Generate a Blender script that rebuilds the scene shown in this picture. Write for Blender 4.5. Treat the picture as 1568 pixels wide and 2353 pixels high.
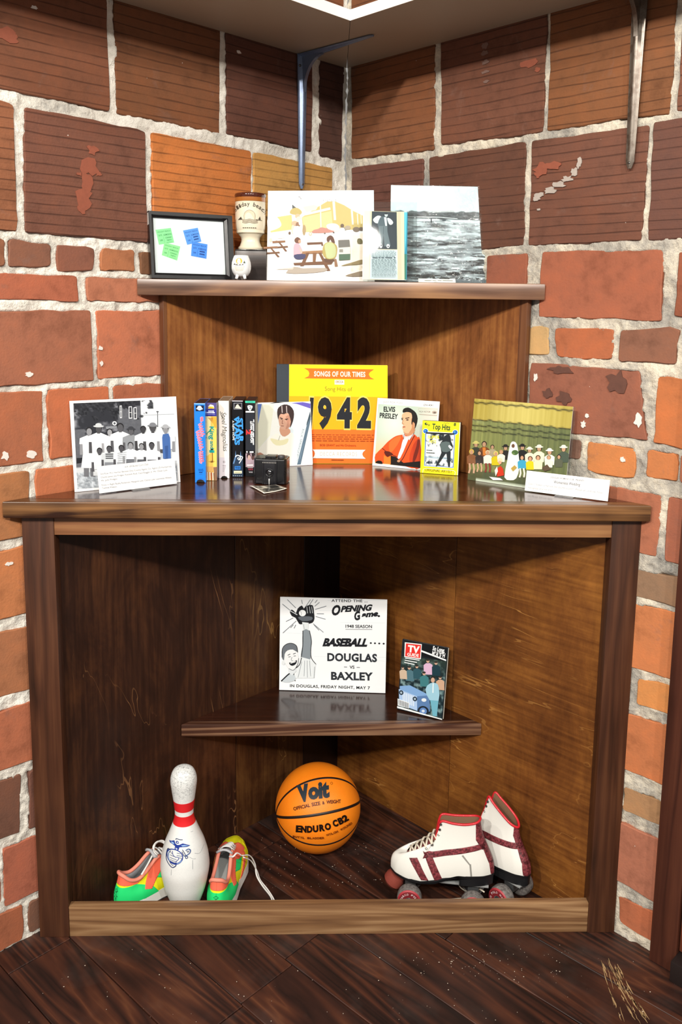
import bpy, bmesh, math, random
import numpy as np
from mathutils import Vector, Matrix, noise

random.seed(7)
for o in list(bpy.data.objects):
    bpy.data.objects.remove(o)
scene = bpy.context.scene
COL = scene.collection

# ------------------------------------------------------------------ camera
F, PX, PY, EYE = 1964.5, 784.0, 1002.3, 1.5
YAW, PITCH, ROLL = .0103, .15044, .01276


def cam_axes(yaw, pitch, roll):
    f = np.array([math.sin(yaw) * math.cos(pitch), math.cos(yaw) * math.cos(pitch), -math.sin(pitch)])
    r = np.array([math.cos(yaw), -math.sin(yaw), 0.])
    d = np.cross(f, r)
    c, s = math.cos(roll), math.sin(roll)
    return np.stack([c * r - s * d, s * r + c * d, f])


CM = cam_axes(YAW, PITCH, ROLL)
cam = bpy.data.cameras.new('camera')
camo = bpy.data.objects.new('camera', cam)
COL.objects.link(camo)
cam.sensor_fit = 'VERTICAL'
cam.sensor_height = 36
cam.lens = F * 36 / 2353
cam.shift_y = -(1176.5 - PY) / 2353
cam.clip_start = .02
R_, D_, F_ = CM
camo.matrix_world = Matrix(((R_[0], -D_[0], -F_[0], 0), (R_[1], -D_[1], -F_[1], 0), (R_[2], -D_[2], -F_[2], EYE), (0, 0, 0, 1)))
scene.camera = camo

# ------------------------------------------------------------------ light and exposure
scene.view_settings.view_transform = 'Standard'
scene.view_settings.look = 'None'
scene.view_settings.gamma = 1
scene.view_settings.use_curve_mapping = False
scene.view_settings.exposure = -0.1

world = bpy.data.worlds.new('world')
scene.world = world
world.use_nodes = True
wb = world.node_tree.nodes['Background']
wb.inputs[0].default_value = (1, .95, .89, 1)
wb.inputs[1].default_value = .34


def lamp(name, loc, size, power, aim, col=(1, .94, .86)):
    l = bpy.data.lights.new(name, 'AREA')
    l.shape = 'ELLIPSE'
    l.size, l.size_y = size
    l.energy = power
    l.color = col
    o = bpy.data.objects.new(name, l)
    COL.objects.link(o)
    o.location = loc
    o.rotation_euler = (Vector(aim) - Vector(loc)).to_track_quat('-Z', 'Y').to_euler()
    return o


# the room's bulbs, behind and above the photographer
for x_, y_, z_, p_ in ((-1.9, -1.0, 3.05, 92), (-.75, -1.7, 3.1, 78), (.35, -1.35, 3.1, 52), (1.5, -1.6, 3.1, 60), (-2.6, .7, 2.9, 30), (2.3, .3, 2.9, 16)):
    lamp('ceiling_lamp', (x_, y_, z_), (.16, .16), p_, (.0, 2.2, .9))

# ------------------------------------------------------------------ pixel -> place


def ray(x, y):
    return CM.T @ np.array([(x - PX) / F, (y - PY) / F, 1.])


O3 = np.array([0, 0, EYE])


def on_z(x, y, z):
    d = ray(x, y)
    return O3 + d * ((z - EYE) / d[2])


def on_plane(x, y, p0, n):
    d = ray(x, y)
    return O3 + d * (((np.asarray(p0) - O3) @ np.asarray(n)) / (d @ np.asarray(n)))


def on_y(x, y, yy):
    return on_plane(x, y, (0, yy, 0), (0, 1, 0))


CORNER = np.array([.03, 2.58, 0])
UL = np.array([-.71063711, -.70355873, 0])
NL = np.array([.70355873, -.71063711, 0])
UR = np.array([.6892372, -.72453577, 0])
NR = np.array([-.72453577, -.6892372, 0])
ZC, ZS = 1.071, 1.56          # counter top, upper shelf top

# ------------------------------------------------------------------ materials


def lin(c):
    if isinstance(c, str):
        c = c.lstrip('#')
        c = [int(c[i:i + 2], 16) / 255 for i in (0, 2, 4)]
    return tuple(v / 12.92 if v <= .04045 else ((v + .055) / 1.055) ** 2.4 for v in c[:3])


def lina(c):
    return (*lin(c), 1)


class NT:
    """small helper for building node trees"""

    def __init__(self, name):
        self.m = bpy.data.materials.new(name)
        self.m.use_nodes = True
        self.t = self.m.node_tree
        self.b = self.t.nodes['Principled BSDF']

    def n(self, typ, **kw):
        nd = self.t.nodes.new('ShaderNode' + typ)
        for k, v in kw.items():
            setattr(nd, k, v)
        return nd

    def set(self, nd, key, v):
        if hasattr(v, 'is_linked') or hasattr(v, 'links'):
            self.t.links.new(v, nd.inputs[key])
        else:
            nd.inputs[key].default_value = v
        return nd

    def math(self, op, a, b=None, c=None, clamp=False):
        nd = self.n('Math', operation=op)
        nd.use_clamp = clamp
        self.set(nd, 0, a)
        if b is not None:
            self.set(nd, 1, b)
        if c is not None:
            self.set(nd, 2, c)
        return nd.outputs[0]

    def ramp(self, fac, stops, interp='LINEAR'):
        nd = self.n('ValToRGB')
        nd.color_ramp.interpolation = interp
        e = nd.color_ramp.elements
        while len(e) < len(stops):
            e.new(.5)
        for el, (p, c) in zip(e, stops):
            el.position = p
            el.color = c if len(c) == 4 else (*c, 1)
        self.set(nd, 0, fac)
        return nd.outputs[0]

    def mix(self, fac, a, b, blend='MIX'):
        nd = self.n('Mix', data_type='RGBA', blend_type=blend)
        self.set(nd, 0, fac)
        self.set(nd, 6, a)
        self.set(nd, 7, b)
        return nd.outputs[2]

    def coord(self, scale=(1, 1, 1), which='Object', rnd=0.):
        tc = self.n('TexCoord')
        mp = self.n('Mapping')
        mp.inputs['Scale'].default_value = scale
        src = tc.outputs[which]
        if rnd:
            oi = self.n('ObjectInfo')
            ad = self.n('VectorMath', operation='ADD')
            mu = self.math('MULTIPLY', oi.outputs['Random'], rnd)
            cb = self.n('CombineXYZ')
            for i in range(3):
                self.set(cb, i, mu)
            self.set(ad, 0, src)
            self.set(ad, 1, cb.outputs[0])
            src = ad.outputs[0]
        self.set(mp, 0, src)
        return mp.outputs[0]

    def noise(self, vec, scale, detail=4, rough=.55, dist=0.):
        nd = self.n('TexNoise')
        self.set(nd, 'Vector', vec)
        nd.inputs['Scale'].default_value = scale
        nd.inputs['Detail'].default_value = detail
        nd.inputs['Roughness'].default_value = rough
        nd.inputs['Distortion'].default_value = dist
        return nd.outputs[0]

    def bump(self, h, strength=.3, dist=.002):
        nd = self.n('Bump')
        nd.inputs['Strength'].default_value = strength
        nd.inputs['Distance'].default_value = dist
        self.set(nd, 'Height', h)
        self.set(self.b, 'Normal', nd.outputs[0])

    def fin(self, color=None, rough=None, **kw):
        if color is not None:
            self.set(self.b, 'Base Color', color)
        if rough is not None:
            self.set(self.b, 'Roughness', rough)
        for k, v in kw.items():
            self.set(self.b, k.replace('_', ' '), v)
        return self.m


_plain = {}


def plain(name, col, rough=.5, spec=.5, metal=0., coat=0., grain=0., gscale=300):
    if name in _plain:
        return _plain[name]
    t = NT(name)
    c = lina(col)
    if grain:
        v = t.noise(t.coord(), gscale, 3)
        c2 = t.mix(t.math('MULTIPLY', v, grain), c, (0.02, .02, .02, 1))
        t.bump(v, .15, .0006)
        t.fin(c2, rough)
    else:
        # faint handling marks keep even plain paint from looking digital
        v = t.noise(t.coord(), 35, 3)
        rr = t.math('MULTIPLY_ADD', v, .18, rough - .09)
        t.fin(c, rr)
    t.b.inputs['Metallic'].default_value = metal
    t.b.inputs['Specular IOR Level'].default_value = spec
    t.b.inputs['Coat Weight'].default_value = coat
    t.b.inputs['Coat Roughness'].default_value = .1
    _plain[name] = t.m
    return t.m


def wood(name, dark, mid, light, axis=0, scale=1., rough=.35, spec=.45, figure=1., knots=False, bump=.12, coat=0., blot=.5, rnd=7.):
    """long-grain stained timber, grain runs along the object's axis"""
    t = NT(name)
    st = [9., 9., 9.]
    st[axis] = .55
    v = t.coord([s * scale for s in st], rnd=rnd)
    fine = [70., 70., 70.]
    fine[axis] = 2.2
    vf = t.coord([s * scale for s in fine], rnd=rnd)
    big = t.noise(v, 1., 3, .5, 1.2 * figure)
    ring = t.math('FRACT', t.math('MULTIPLY', big, 7.))
    ring = t.math('ABSOLUTE', t.math('SUBTRACT', ring, .5))
    fib = t.noise(vf, 1., 3, .6)
    bl = t.noise(t.coord((3, 3, 3), rnd=rnd), scale, 3, .6)
    f = t.math('ADD', t.math('MULTIPLY', ring, .55 * figure), t.math('MULTIPLY', fib, .6))
    f = t.math('ADD', f, t.math('MULTIPLY', t.math('SUBTRACT', bl, .5), blot))
    col = t.ramp(f, [(.12, lina(dark)), (.42, lina(mid)), (.78, lina(light))])
    t.bump(fib, bump, .001)
    rr = t.math('MULTIPLY_ADD', fib, .18, rough - .09)
    t.fin(col, rr)
    t.b.inputs['Specular IOR Level'].default_value = spec
    t.b.inputs['Coat Weight'].default_value = coat
    t.b.inputs['Coat Roughness'].default_value = .12
    return t.m


def plywood(name, dark, mid, light, vein, axis=2, rough=.4, vein_amt=.8):
    """stained birch ply: blotchy stain with thin pale contour veins"""
    t = NT(name)
    st = [5.5, 5.5, 5.5]
    st[axis] = 1.3
    v = t.coord(st, rnd=5.)
    n1 = t.noise(v, 1., 4, .55, .6)
    n2 = t.noise(t.coord((5, 5, 2.4), rnd=9.), 1.4, 6, .72, .5)
    fine = [90., 90., 90.]
    fine[axis] = 5.
    nf = t.noise(t.coord(fine, rnd=5.), 1., 2)
    f = t.math('ADD', t.math('MULTIPLY', n2, .75), t.math('MULTIPLY', nf, .38))
    col = t.ramp(f, [(.34, lina(dark)), (.55, lina(mid)), (.78, lina(light))])
    fr = t.math('FRACT', t.math('MULTIPLY', n1, 9.))
    ln = t.math('LESS_THAN', t.math('ABSOLUTE', t.math('SUBTRACT', fr, .5)), .018)
    msk = t.ramp(t.noise(t.coord((7, 7, 4), rnd=3.), 1., 2), [(.52, (0, 0, 0)), (.66, (1, 1, 1))])
    ln = t.math('MULTIPLY', t.math('MULTIPLY', ln, msk), vein_amt)
    col = t.mix(ln, col, lina(vein))
    t.bump(nf, .08, .0008)
    t.fin(col, t.math('MULTIPLY_ADD', nf, .2, rough - .1))
    t.b.inputs['Specular IOR Level'].default_value = .4
    return t.m


def print_mat(name='printed_paper', rough=.45, coat=0., spec=.22):
    if name in _plain:
        return _plain[name]
    t = NT(name)
    at = t.n('Attribute', attribute_name='Col')
    v = t.noise(t.coord(), 60, 3)
    t.fin(at.outputs['Color'], t.math('MULTIPLY_ADD', v, .12, rough - .06))
    t.b.inputs['Coat Weight'].default_value = coat
    t.b.inputs['Coat Roughness'].default_value = .06
    t.b.inputs['Specular IOR Level'].default_value = spec
    _plain[name] = t.m
    return t.m


def clear_mat(name='clear_acrylic', crinkle=0., rough=.02, tint=(.97, .99, .99)):
    """thin clear plastic: see-through with Fresnel reflections"""
    if name in _plain:
        return _plain[name]
    t = NT(name)
    t.t.nodes.remove(t.b)
    tr = t.n('BsdfTransparent')
    tr.inputs[0].default_value = (*tint, 1)
    gl = t.n('BsdfGlossy')
    gl.inputs['Roughness'].default_value = rough
    lw = t.n('LayerWeight')
    lw.inputs['Blend'].default_value = .5
    if crinkle:
        v = t.noise(t.coord(), 26, 3, .6, 1.4)
        bp = t.n('Bump')
        bp.inputs['Strength'].default_value = crinkle
        bp.inputs['Distance'].default_value = .012
        t.set(bp, 'Height', v)
        t.set(gl, 'Normal', bp.outputs[0])
        t.set(lw, 'Normal', bp.outputs[0])
    fr = t.math('MULTIPLY_ADD', t.math('POWER', lw.outputs['Facing'], 5.), .8, .035)
    mx = t.n('MixShader')
    t.set(mx, 0, fr)
    t.set(mx, 1, tr.outputs[0])
    t.set(mx, 2, gl.outputs[0])
    out = [n for n in t.t.nodes if n.type == 'OUTPUT_MATERIAL'][0]
    t.set(out, 0, mx.outputs[0])
    _plain[name] = t.m
    return t.m


# ------------------------------------------------------------------ objects


def link(o, parent=None):
    COL.objects.link(o)
    if parent is not None:
        o.parent = parent
    return o


def tag(o, label=None, cat=None, group=None, kind=None):
    for k, v in (('label', label), ('category', cat), ('group', group), ('kind', kind)):
        if v:
            o[k] = v
    return o


def thing(name, label, cat, mw=None, group=None):
    o = bpy.data.objects.new(name, None)
    o.empty_display_size = .03
    link(o)
    if mw is not None:
        o.matrix_world = mw
    return tag(o, label, cat, group)


def mesh_obj(name, verts, faces, mat, parent=None, smooth=False, mw=None):
    me = bpy.data.meshes.new(name)
    me.from_pydata([tuple(map(float, v)) for v in verts], [], faces)
    me.update()
    if smooth:
        me.polygons.foreach_set('use_smooth', [True] * len(me.polygons))
    if mat:
        me.materials.append(mat)
    o = bpy.data.objects.new(name, me)
    link(o, parent)
    if mw is not None:
        o.matrix_local = mw
    return o


def bm_obj(name, bm, mat, parent=None, smooth=False, mw=None, auto=None):
    me = bpy.data.meshes.new(name)
    bm.normal_update()
    bm.to_mesh(me)
    bm.free()
    if smooth:
        me.polygons.foreach_set('use_smooth', [True] * len(me.polygons))
        if auto:
            try:
                me.set_sharp_from_angle(angle=math.radians(auto))
            except Exception:
                pass
    if mat:
        me.materials.append(mat)
    o = bpy.data.objects.new(name, me)
    link(o, parent)
    if mw is not None:
        o.matrix_local = mw
    return o


def box_bm(x0, x1, y0, y1, z0, z1, bev=0., seg=2, bm=None):
    b = bmesh.new()
    vs = [b.verts.new((x, y, z)) for x in (x0, x1) for y in (y0, y1) for z in (z0, z1)]
    for f in ((0, 1, 3, 2), (4, 6, 7, 5), (0, 4, 5, 1), (2, 3, 7, 6), (0, 2, 6, 4), (1, 5, 7, 3)):
        b.faces.new([vs[i] for i in f])
    bmesh.ops.recalc_face_normals(b, faces=b.faces)
    if bev:
        bmesh.ops.bevel(b, geom=list(b.edges), offset=bev, segments=seg, affect='EDGES', profile=.6)
    if bm is None:
        return b
    merge(bm, b)
    return bm


def merge(dst, src):
    me = bpy.data.meshes.new('tmp')
    src.to_mesh(me)
    src.free()
    dst.from_mesh(me)
    bpy.data.meshes.remove(me)


def box(name, x0, x1, y0, y1, z0, z1, mat, parent=None, bev=.001, seg=2, mw=None, smooth=True):
    return bm_obj(name, box_bm(x0, x1, y0, y1, z0, z1, bev, seg), mat, parent, smooth, mw, auto=35)


def prism_bm(poly, z0, z1, bev=0., seg=2):
    """poly: list of (x,y), extruded in z"""
    b = bmesh.new()
    lo = [b.verts.new((x, y, z0)) for x, y in poly]
    hi = [b.verts.new((x, y, z1)) for x, y in poly]
    n = len(poly)
    b.faces.new(lo[::-1])
    b.faces.new(hi)
    for i in range(n):
        b.faces.new((lo[i], lo[(i + 1) % n], hi[(i + 1) % n], hi[i]))
    bmesh.ops.recalc_face_normals(b, faces=b.faces)
    if bev:
        bmesh.ops.bevel(b, geom=list(b.edges), offset=bev, segments=seg, affect='EDGES', profile=.6)
    return b


def lathe_bm(profile, n=48, cap=True, bm=None):
    """profile list of (r,z)"""
    b = bm or bmesh.new()
    rings = []
    for r, z in profile:
        if r < 1e-6:
            rings.append([b.verts.new((0, 0, z))])
        else:
            rings.append([b.verts.new((r * math.cos(2 * math.pi * i / n), r * math.sin(2 * math.pi * i / n), z)) for i in range(n)])
    for a, c in zip(rings, rings[1:]):
        for i in range(n):
            j = (i + 1) % n
            if len(a) == 1 and len(c) == 1:
                continue
            if len(a) == 1:
                b.faces.new((a[0], c[j], c[i]))
            elif len(c) == 1:
                b.faces.new((a[i], a[j], c[0]))
            else:
                b.faces.new((a[i], a[j], c[j], c[i]))
    bmesh.ops.recalc_face_normals(b, faces=b.faces)
    return b


def tube_bm(pts, r, n=8, bm=None, flat=1., closed=False, taper=None):
    """tube through pts (Vectors); flat<1 squashes the cross-section"""
    b = bm or bmesh.new()
    pts = [Vector(p) for p in pts]
    m = len(pts)
    prev = None
    rings = []
    for i, p in enumerate(pts):
        if closed:
            d = pts[(i + 1) % m] - pts[i - 1]
        else:
            d = pts[min(i + 1, m - 1)] - pts[max(i - 1, 0)]
        if d.length < 1e-9:
            d = Vector((0, 0, 1))
        d.normalize()
        up = prev if prev is not None else (Vector((0, 0, 1)) if abs(d.z) < .9 else Vector((1, 0, 0)))
        x = up.cross(d)
        if x.length < 1e-6:
            x = Vector((1, 0, 0)).cross(d)
        x.normalize()
        y = d.cross(x).normalized()
        prev = y
        rr = r if taper is None else r * taper(i / (m - 1))
        rings.append([b.verts.new(p + x * rr * math.cos(2 * math.pi * k / n) + y * rr * flat * math.sin(2 * math.pi * k / n)) for k in range(n)])
    pairs = list(zip(rings, rings[1:]))
    if closed:
        pairs.append((rings[-1], rings[0]))
    for a, c in pairs:
        for k in range(n):
            b.faces.new((a[k], a[(k + 1) % n], c[(k + 1) % n], c[k]))
    if not closed:
        b.faces.new(rings[0][::-1])
        b.faces.new(rings[-1])
    bmesh.ops.recalc_face_normals(b, faces=b.faces)
    return b


def smooth_path(pts, n=6, closed=False):
    """Catmull-Rom through pts"""
    P = [Vector(p) for p in pts]
    out = []
    m = len(P)
    rng = range(m) if closed else range(m - 1)
    for i in rng:
        p1, p2 = P[i], P[(i + 1) % m]
        p0 = P[i - 1] if (closed or i > 0) else p1 * 2 - p2
        p3 = P[(i + 2) % m] if (closed or i + 2 < m) else p2 * 2 - p1
        for k in range(n):
            t = k / n
            out.append(.5 * ((2 * p1) + (p2 - p0) * t + (2 * p0 - 5 * p1 + 4 * p2 - p3) * t * t + (3 * p1 - p0 - 3 * p2 + p3) * t ** 3))
    if not closed:
        out.append(P[-1])
    return out


def frame_mw(origin, e, up):
    """matrix with local x = e, local z = up, local y = up x e (away from the viewer)"""
    e = Vector(e).normalized()
    up = Vector(up).normalized()
    y = up.cross(e)
    m = Matrix.Identity(4)
    for i in range(3):
        m[i][0], m[i][1], m[i][2], m[i][3] = e[i], y[i], up[i], origin[i]
    return m


def stand_sheet(bl, br, top, z=None, y=None, lean=0., yaw=None, zbase=None):
    """where a leaning sheet stands: bottom corners and a top pixel give place, width and height"""
    if y is not None:
        b0 = on_y(*bl, y)
        a = math.radians(yaw or 0)
        b1 = on_plane(*br, b0, (-math.sin(a), math.cos(a), 0))
    else:
        b0, b1 = on_z(*bl, z), on_z(*br, z)
        if yaw is not None:
            a = math.radians(yaw)
            b1 = on_plane(*br, b0, (-math.sin(a), math.cos(a), 0))
    zb = z if zbase is None else zbase
    b0 = np.array([b0[0], b0[1], zb])
    b1 = np.array([b1[0], b1[1], zb])
    e = b1 - b0
    w = np.linalg.norm(e)
    e = e / w
    nb = np.array([-e[1], e[0], 0])
    l = math.radians(lean)
    up = math.cos(l) * np.array([0, 0, 1.]) + math.sin(l) * nb
    n = np.cross(up, e)
    p = on_plane(*top, b0, n)
    h = (p - b0) @ up
    return frame_mw((b0 + b1) / 2, e, up), w, h


# ------------------------------------------------------------------ flat print
_txt = {}


def text_mesh(s, bold=0., shear=0., space=1.):
    k = (s, bold, shear, space)
    if k in _txt:
        return _txt[k]
    cu = bpy.data.curves.new('txt', 'FONT')
    cu.body = s
    cu.offset = bold
    cu.shear = shear
    cu.space_character = space
    cu.resolution_u = 3
    cu.fill_mode = 'FRONT'
    ob = bpy.data.objects.new('txt', cu)
    COL.objects.link(ob)
    bpy.context.view_layer.update()
    dg = bpy.context.evaluated_depsgraph_get()
    me = bpy.data.meshes.new_from_object(ob.evaluated_get(dg))
    v = np.zeros(len(me.vertices) * 3)
    me.vertices.foreach_get('co', v)
    v = v.reshape(-1, 3)[:, :2]
    f = [tuple(p.vertices) for p in me.polygons]
    bpy.data.meshes.remove(me)
    bpy.data.objects.remove(ob)
    bpy.data.curves.remove(cu)
    _txt[k] = (v, f)
    return _txt[k]


def homography(src, dst):
    A, bb = [], []
    for (x, y), (u, v) in zip(src, dst):
        A += [[x, y, 1, 0, 0, 0, -u * x, -u * y], [0, 0, 0, x, y, 1, -v * x, -v * y]]
        bb += [u, v]
    h = np.append(np.linalg.solve(np.array(A, float), np.array(bb, float)), 1).reshape(3, 3)

    def fn(P):
        P = np.asarray(P, float)
        q = np.c_[P, np.ones(len(P))] @ h.T
        return q[:, :2] / q[:, 2:]
    return fn


class Art:
    """flat print: coloured shapes drawn in traced coordinates, stacked a few hundredths of a millimetre apart"""
    STEP = .00004

    def __init__(self):
        self.v, self.l, self.f, self.c = [], [], [], []
        self.layer = 0

    def _add(self, pts, faces, cols, layer=None):
        k = len(self.v)
        if layer is None:
            self.layer += 1
            layer = self.layer
        self.v += [tuple(p) for p in pts]
        self.l += [layer] * len(pts)
        for f in faces:
            self.f.append(tuple(i + k for i in f))
        self.c += cols

    def poly(self, col, pts, smooth=0):
        if smooth:
            pts = [(p.x, p.y) for p in smooth_path([(x, y, 0) for x, y in pts], smooth, closed=True)]
        self._add(pts, [tuple(range(len(pts)))], [[lina(col)] * len(pts)])
        return self

    def rect(self, col, x0, y0, x1, y1):
        return self.poly(col, [(x0, y0), (x1, y0), (x1, y1), (x0, y1)])

    def ell(self, col, cx, cy, rx, ry=None, rot=0, n=18):
        ry = ry or rx
        a = math.radians(rot)
        pts = []
        for i in range(n):
            t = 2 * math.pi * i / n
            x, y = rx * math.cos(t), ry * math.sin(t)
            pts.append((cx + x * math.cos(a) - y * math.sin(a), cy + x * math.sin(a) + y * math.cos(a)))
        return self.poly(col, pts)

    def line(self, col, w, pts, smooth=0, taper=False, closed=False):
        if smooth:
            pts = [(p.x, p.y) for p in smooth_path([(x, y, 0) for x, y in pts], smooth, closed)]
        if closed:
            pts = list(pts) + [pts[0]]
        P = np.array(pts, float)
        n = len(P)
        vs = []
        for i in range(n):
            d = P[min(i + 1, n - 1)] - P[max(i - 1, 0)]
            L = np.hypot(*d) or 1
            nn = np.array([-d[1], d[0]]) / L
            ww = w / 2 * (1 if not taper else max(.12, 1 - i / (n - 1)))
            vs += [P[i] + nn * ww, P[i] - nn * ww]
        fs = [(2 * i, 2 * i + 1, 2 * i + 3, 2 * i + 2) for i in range(n - 1)]
        self._add(vs, fs, [[lina(col)] * 4 for _ in fs])
        return self

    def text(self, s, p0, p1, h, col, bold=0., shear=0., space=1., slant=None):
        """baseline p0 -> p1 (traced coords, y down), h = height of capitals"""
        v, f = text_mesh(s, bold, shear, space)
        x0, x1 = v[:, 0].min(), v[:, 0].max()
        p0, p1 = np.array(p0, float), np.array(p1, float)
        e = p1 - p0
        up = np.array([e[1], -e[0]]) / np.hypot(*e)
        if slant is not None:
            up = np.array(slant, float) / np.hypot(*slant)
        q = p0 + np.outer((v[:, 0] - x0) / (x1 - x0), e) + np.outer(v[:, 1] / .69 * h, up)
        self._add(q, f, [[lina(col)] * len(k) for k in f])
        return self

    def arc_text(self, s, c, r, a0, a1, h, col, bold=0., ysq=1., inward=False):
        """letters along an arc (degrees, y down)"""
        n = len(s)
        for i, ch in enumerate(s):
            if ch == ' ':
                continue
            a = math.radians(a0 + (a1 - a0) * (i + .5) / n)
            d = (a1 - a0) / n * .42
            pts = []
            for aa in (a - math.radians(d), a + math.radians(d)):
                pts.append((c[0] + r * math.cos(aa), c[1] + ysq * r * math.sin(aa)))
            self.text(ch, pts[0], pts[1], h, col, bold)
        return self

    def raster(self, fn, x0, y0, x1, y1, nx, ny):
        X, Y = np.meshgrid(np.linspace(x0, x1, nx + 1), np.linspace(y0, y1, ny + 1))
        rgb = np.clip(fn((X - x0) / (x1 - x0), (Y - y0) / (y1 - y0)), 0, 1)
        a = np.where(rgb <= .04045, rgb / 12.92, ((rgb + .055) / 1.055) ** 2.4)
        a = np.concatenate([a, np.ones(a.shape[:2] + (1,))], 2).reshape(-1, 4)
        pts = np.c_[X.ravel(), Y.ravel()]
        fs = []
        for j in range(ny):
            for i in range(nx):
                k = j * (nx + 1) + i
                fs.append((k, k + 1, k + nx + 2, k + nx + 1))
        al = [tuple(r) for r in a]
        self._add(pts, fs, [[al[i] for i in f] for f in fs])
        return self

    def build(self, name, mapper, parent, mat=None, lift=0., cut=0.):
        """mapper(Nx2 traced coords, N offsets) -> Nx3 local points; cut = longest edge left on curved ground"""
        off = lift + np.array(self.l, float) * self.STEP
        me = bpy.data.meshes.new(name)
        P = np.array(self.v, float)
        if not cut:
            P = mapper(P, off)
        else:
            P = np.c_[P, off]
        me.from_pydata([tuple(p) for p in P], [], self.f)
        at = me.attributes.new('Col', 'FLOAT_COLOR', 'CORNER')
        flat = np.array([c for f in self.c for c in f], 'f').ravel()
        at.data.foreach_set('color', flat)
        if cut:
            bm = bmesh.new()
            bm.from_mesh(me)
            for _ in range(6):
                bmesh.ops.triangulate(bm, faces=bm.faces[:])
                es = [e for e in bm.edges if (e.verts[0].co.xy - e.verts[1].co.xy).length > cut]
                if not es:
                    break
                bmesh.ops.subdivide_edges(bm, edges=es, cuts=1)
            co = np.array([v.co[:] for v in bm.verts])
            Q = mapper(co[:, :2], co[:, 2])
            for v, q in zip(bm.verts, Q):
                v.co = q
            bm.to_mesh(me)
            bm.free()
        me.materials.append(mat or print_mat())
        me.update()
        o = bpy.data.objects.new(name, me)
        return link(o, parent)


def sheet_map(quad, w, h, front):
    """quad: TL, TR, BR, BL in traced coords -> sheet front face at local y = front"""
    hm = homography(quad, [(-w / 2, h), (w / 2, h), (w / 2, 0), (-w / 2, 0)])

    def fn(P, off):
        q = hm(P)
        return np.c_[q[:, 0], front - off, q[:, 1]]
    return fn


def vnoise(X, Y, seed=0, octv=4, fx=1., fy=1.):
    """value noise on arrays"""
    rs = np.random.RandomState(seed)
    out = np.zeros_like(X)
    amp, tot = 1., 0.
    for o in range(octv):
        g = rs.rand(64, 64)
        x, y = X * fx * 2 ** o, Y * fy * 2 ** o
        xi, yi = np.floor(x).astype(int), np.floor(y).astype(int)
        tx, ty = x - xi, y - yi
        tx, ty = tx * tx * (3 - 2 * tx), ty * ty * (3 - 2 * ty)
        G = lambda a, b: g[a % 64, b % 64]
        out += amp * ((G(xi, yi) * (1 - tx) + G(xi + 1, yi) * tx) * (1 - ty) + (G(xi, yi + 1) * (1 - tx) + G(xi + 1, yi + 1) * tx) * ty)
        tot += amp
        amp *= .55
    return out / tot


def C3(h):
    h = h.lstrip('#')
    return np.array([int(h[i:i + 2], 16) / 255 for i in (0, 2, 4)])


def mixc(a, b, t):
    t = np.clip(t, 0, 1)[..., None]
    return a * (1 - t) + b * t
# ================================================================== brick walls
def brick_mat(name, combed):
    t = NT(name)
    oi = t.n('ObjectInfo')
    v = t.coord()
    vr = t.coord(rnd=11.)
    big = t.noise(vr, 7, 4, .6)
    mid = t.noise(vr, 32, 4, .65)
    fine = t.noise(v, 190, 3, .6)
    base = oi.outputs['Color']
    f = t.math('ADD', t.math('MULTIPLY', big, .6), t.math('MULTIPLY', mid, .5))
    var = t.ramp(f, [(.33, (.62, .6, .58)), (.52, (1, 1, 1)), (.74, (1.22, 1.12, 1.02))])
    col = t.mix(1., base, var, 'MULTIPLY')
    # soot and lime smears with a shape of their own
    gm = t.ramp(t.noise(vr, 11, 5, .7, .6), [(.60, (0, 0, 0)), (.74, (.45, .45, .45))])
    col = t.mix(gm, col, lina('#7d6156'))
    # small flecks of old white paint
    vo = t.n('TexVoronoi')
    t.set(vo, 'Vector', v)
    vo.inputs['Scale'].default_value = 34
    wob = t.math('MULTIPLY_ADD', fine, .16, -.03)
    sp = t.math('LESS_THAN', t.math('ADD', vo.outputs['Distance'], wob), .085)
    sel = t.math('GREATER_THAN', t.noise(v, 9, 1), .58)
    col = t.mix(t.math('MULTIPLY', t.math('MULTIPLY', sp, sel), .75), col, lina('#d8cdc2'))
    h = t.math('ADD', t.math('MULTIPLY', mid, .5), t.math('MULTIPLY', fine, .5))
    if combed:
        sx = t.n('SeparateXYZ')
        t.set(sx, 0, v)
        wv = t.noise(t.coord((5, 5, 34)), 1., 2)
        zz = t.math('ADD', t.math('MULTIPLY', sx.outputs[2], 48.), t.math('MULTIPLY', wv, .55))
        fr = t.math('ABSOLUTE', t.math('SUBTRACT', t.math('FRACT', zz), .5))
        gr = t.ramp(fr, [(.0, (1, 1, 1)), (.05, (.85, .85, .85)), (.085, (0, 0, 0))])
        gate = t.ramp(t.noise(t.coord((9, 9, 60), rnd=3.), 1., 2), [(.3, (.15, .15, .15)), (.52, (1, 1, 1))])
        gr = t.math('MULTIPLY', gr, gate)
        col = t.mix(t.math('MULTIPLY', gr, .5), col, lina('#2a1712'))  # groove shade put into the colour with the dirt, bump alone is faint
        # softer ribs between the combed grooves
        rib = t.noise(t.coord((6, 6, 190)), 1., 2)
        h = t.math('SUBTRACT', t.math('ADD', h, t.math('MULTIPLY', rib, .7)), t.math('MULTIPLY', gr, 1.6))
    t.bump(h, .42, .0032)
    return t.fin(col, .82, Specular_IOR_Level=.3)


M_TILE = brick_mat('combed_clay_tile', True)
M_BRICK = brick_mat('clay_brick', False)


def mortar_mat(name, a, b, c):
    t = NT(name)
    v = t.coord()
    n1 = t.noise(v, 9, 4, .6)
    n2 = t.noise(v, 120, 4, .7)
    f = t.math('ADD', t.math('MULTIPLY', n1, .75), t.math('MULTIPLY', n2, .3))
    col = t.ramp(f, [(.33, lina(c)), (.5, lina(b)), (.62, lina(a))])
    t.bump(n2, .8, .006)
    return t.fin(col, .95, Specular_IOR_Level=.15)


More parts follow.
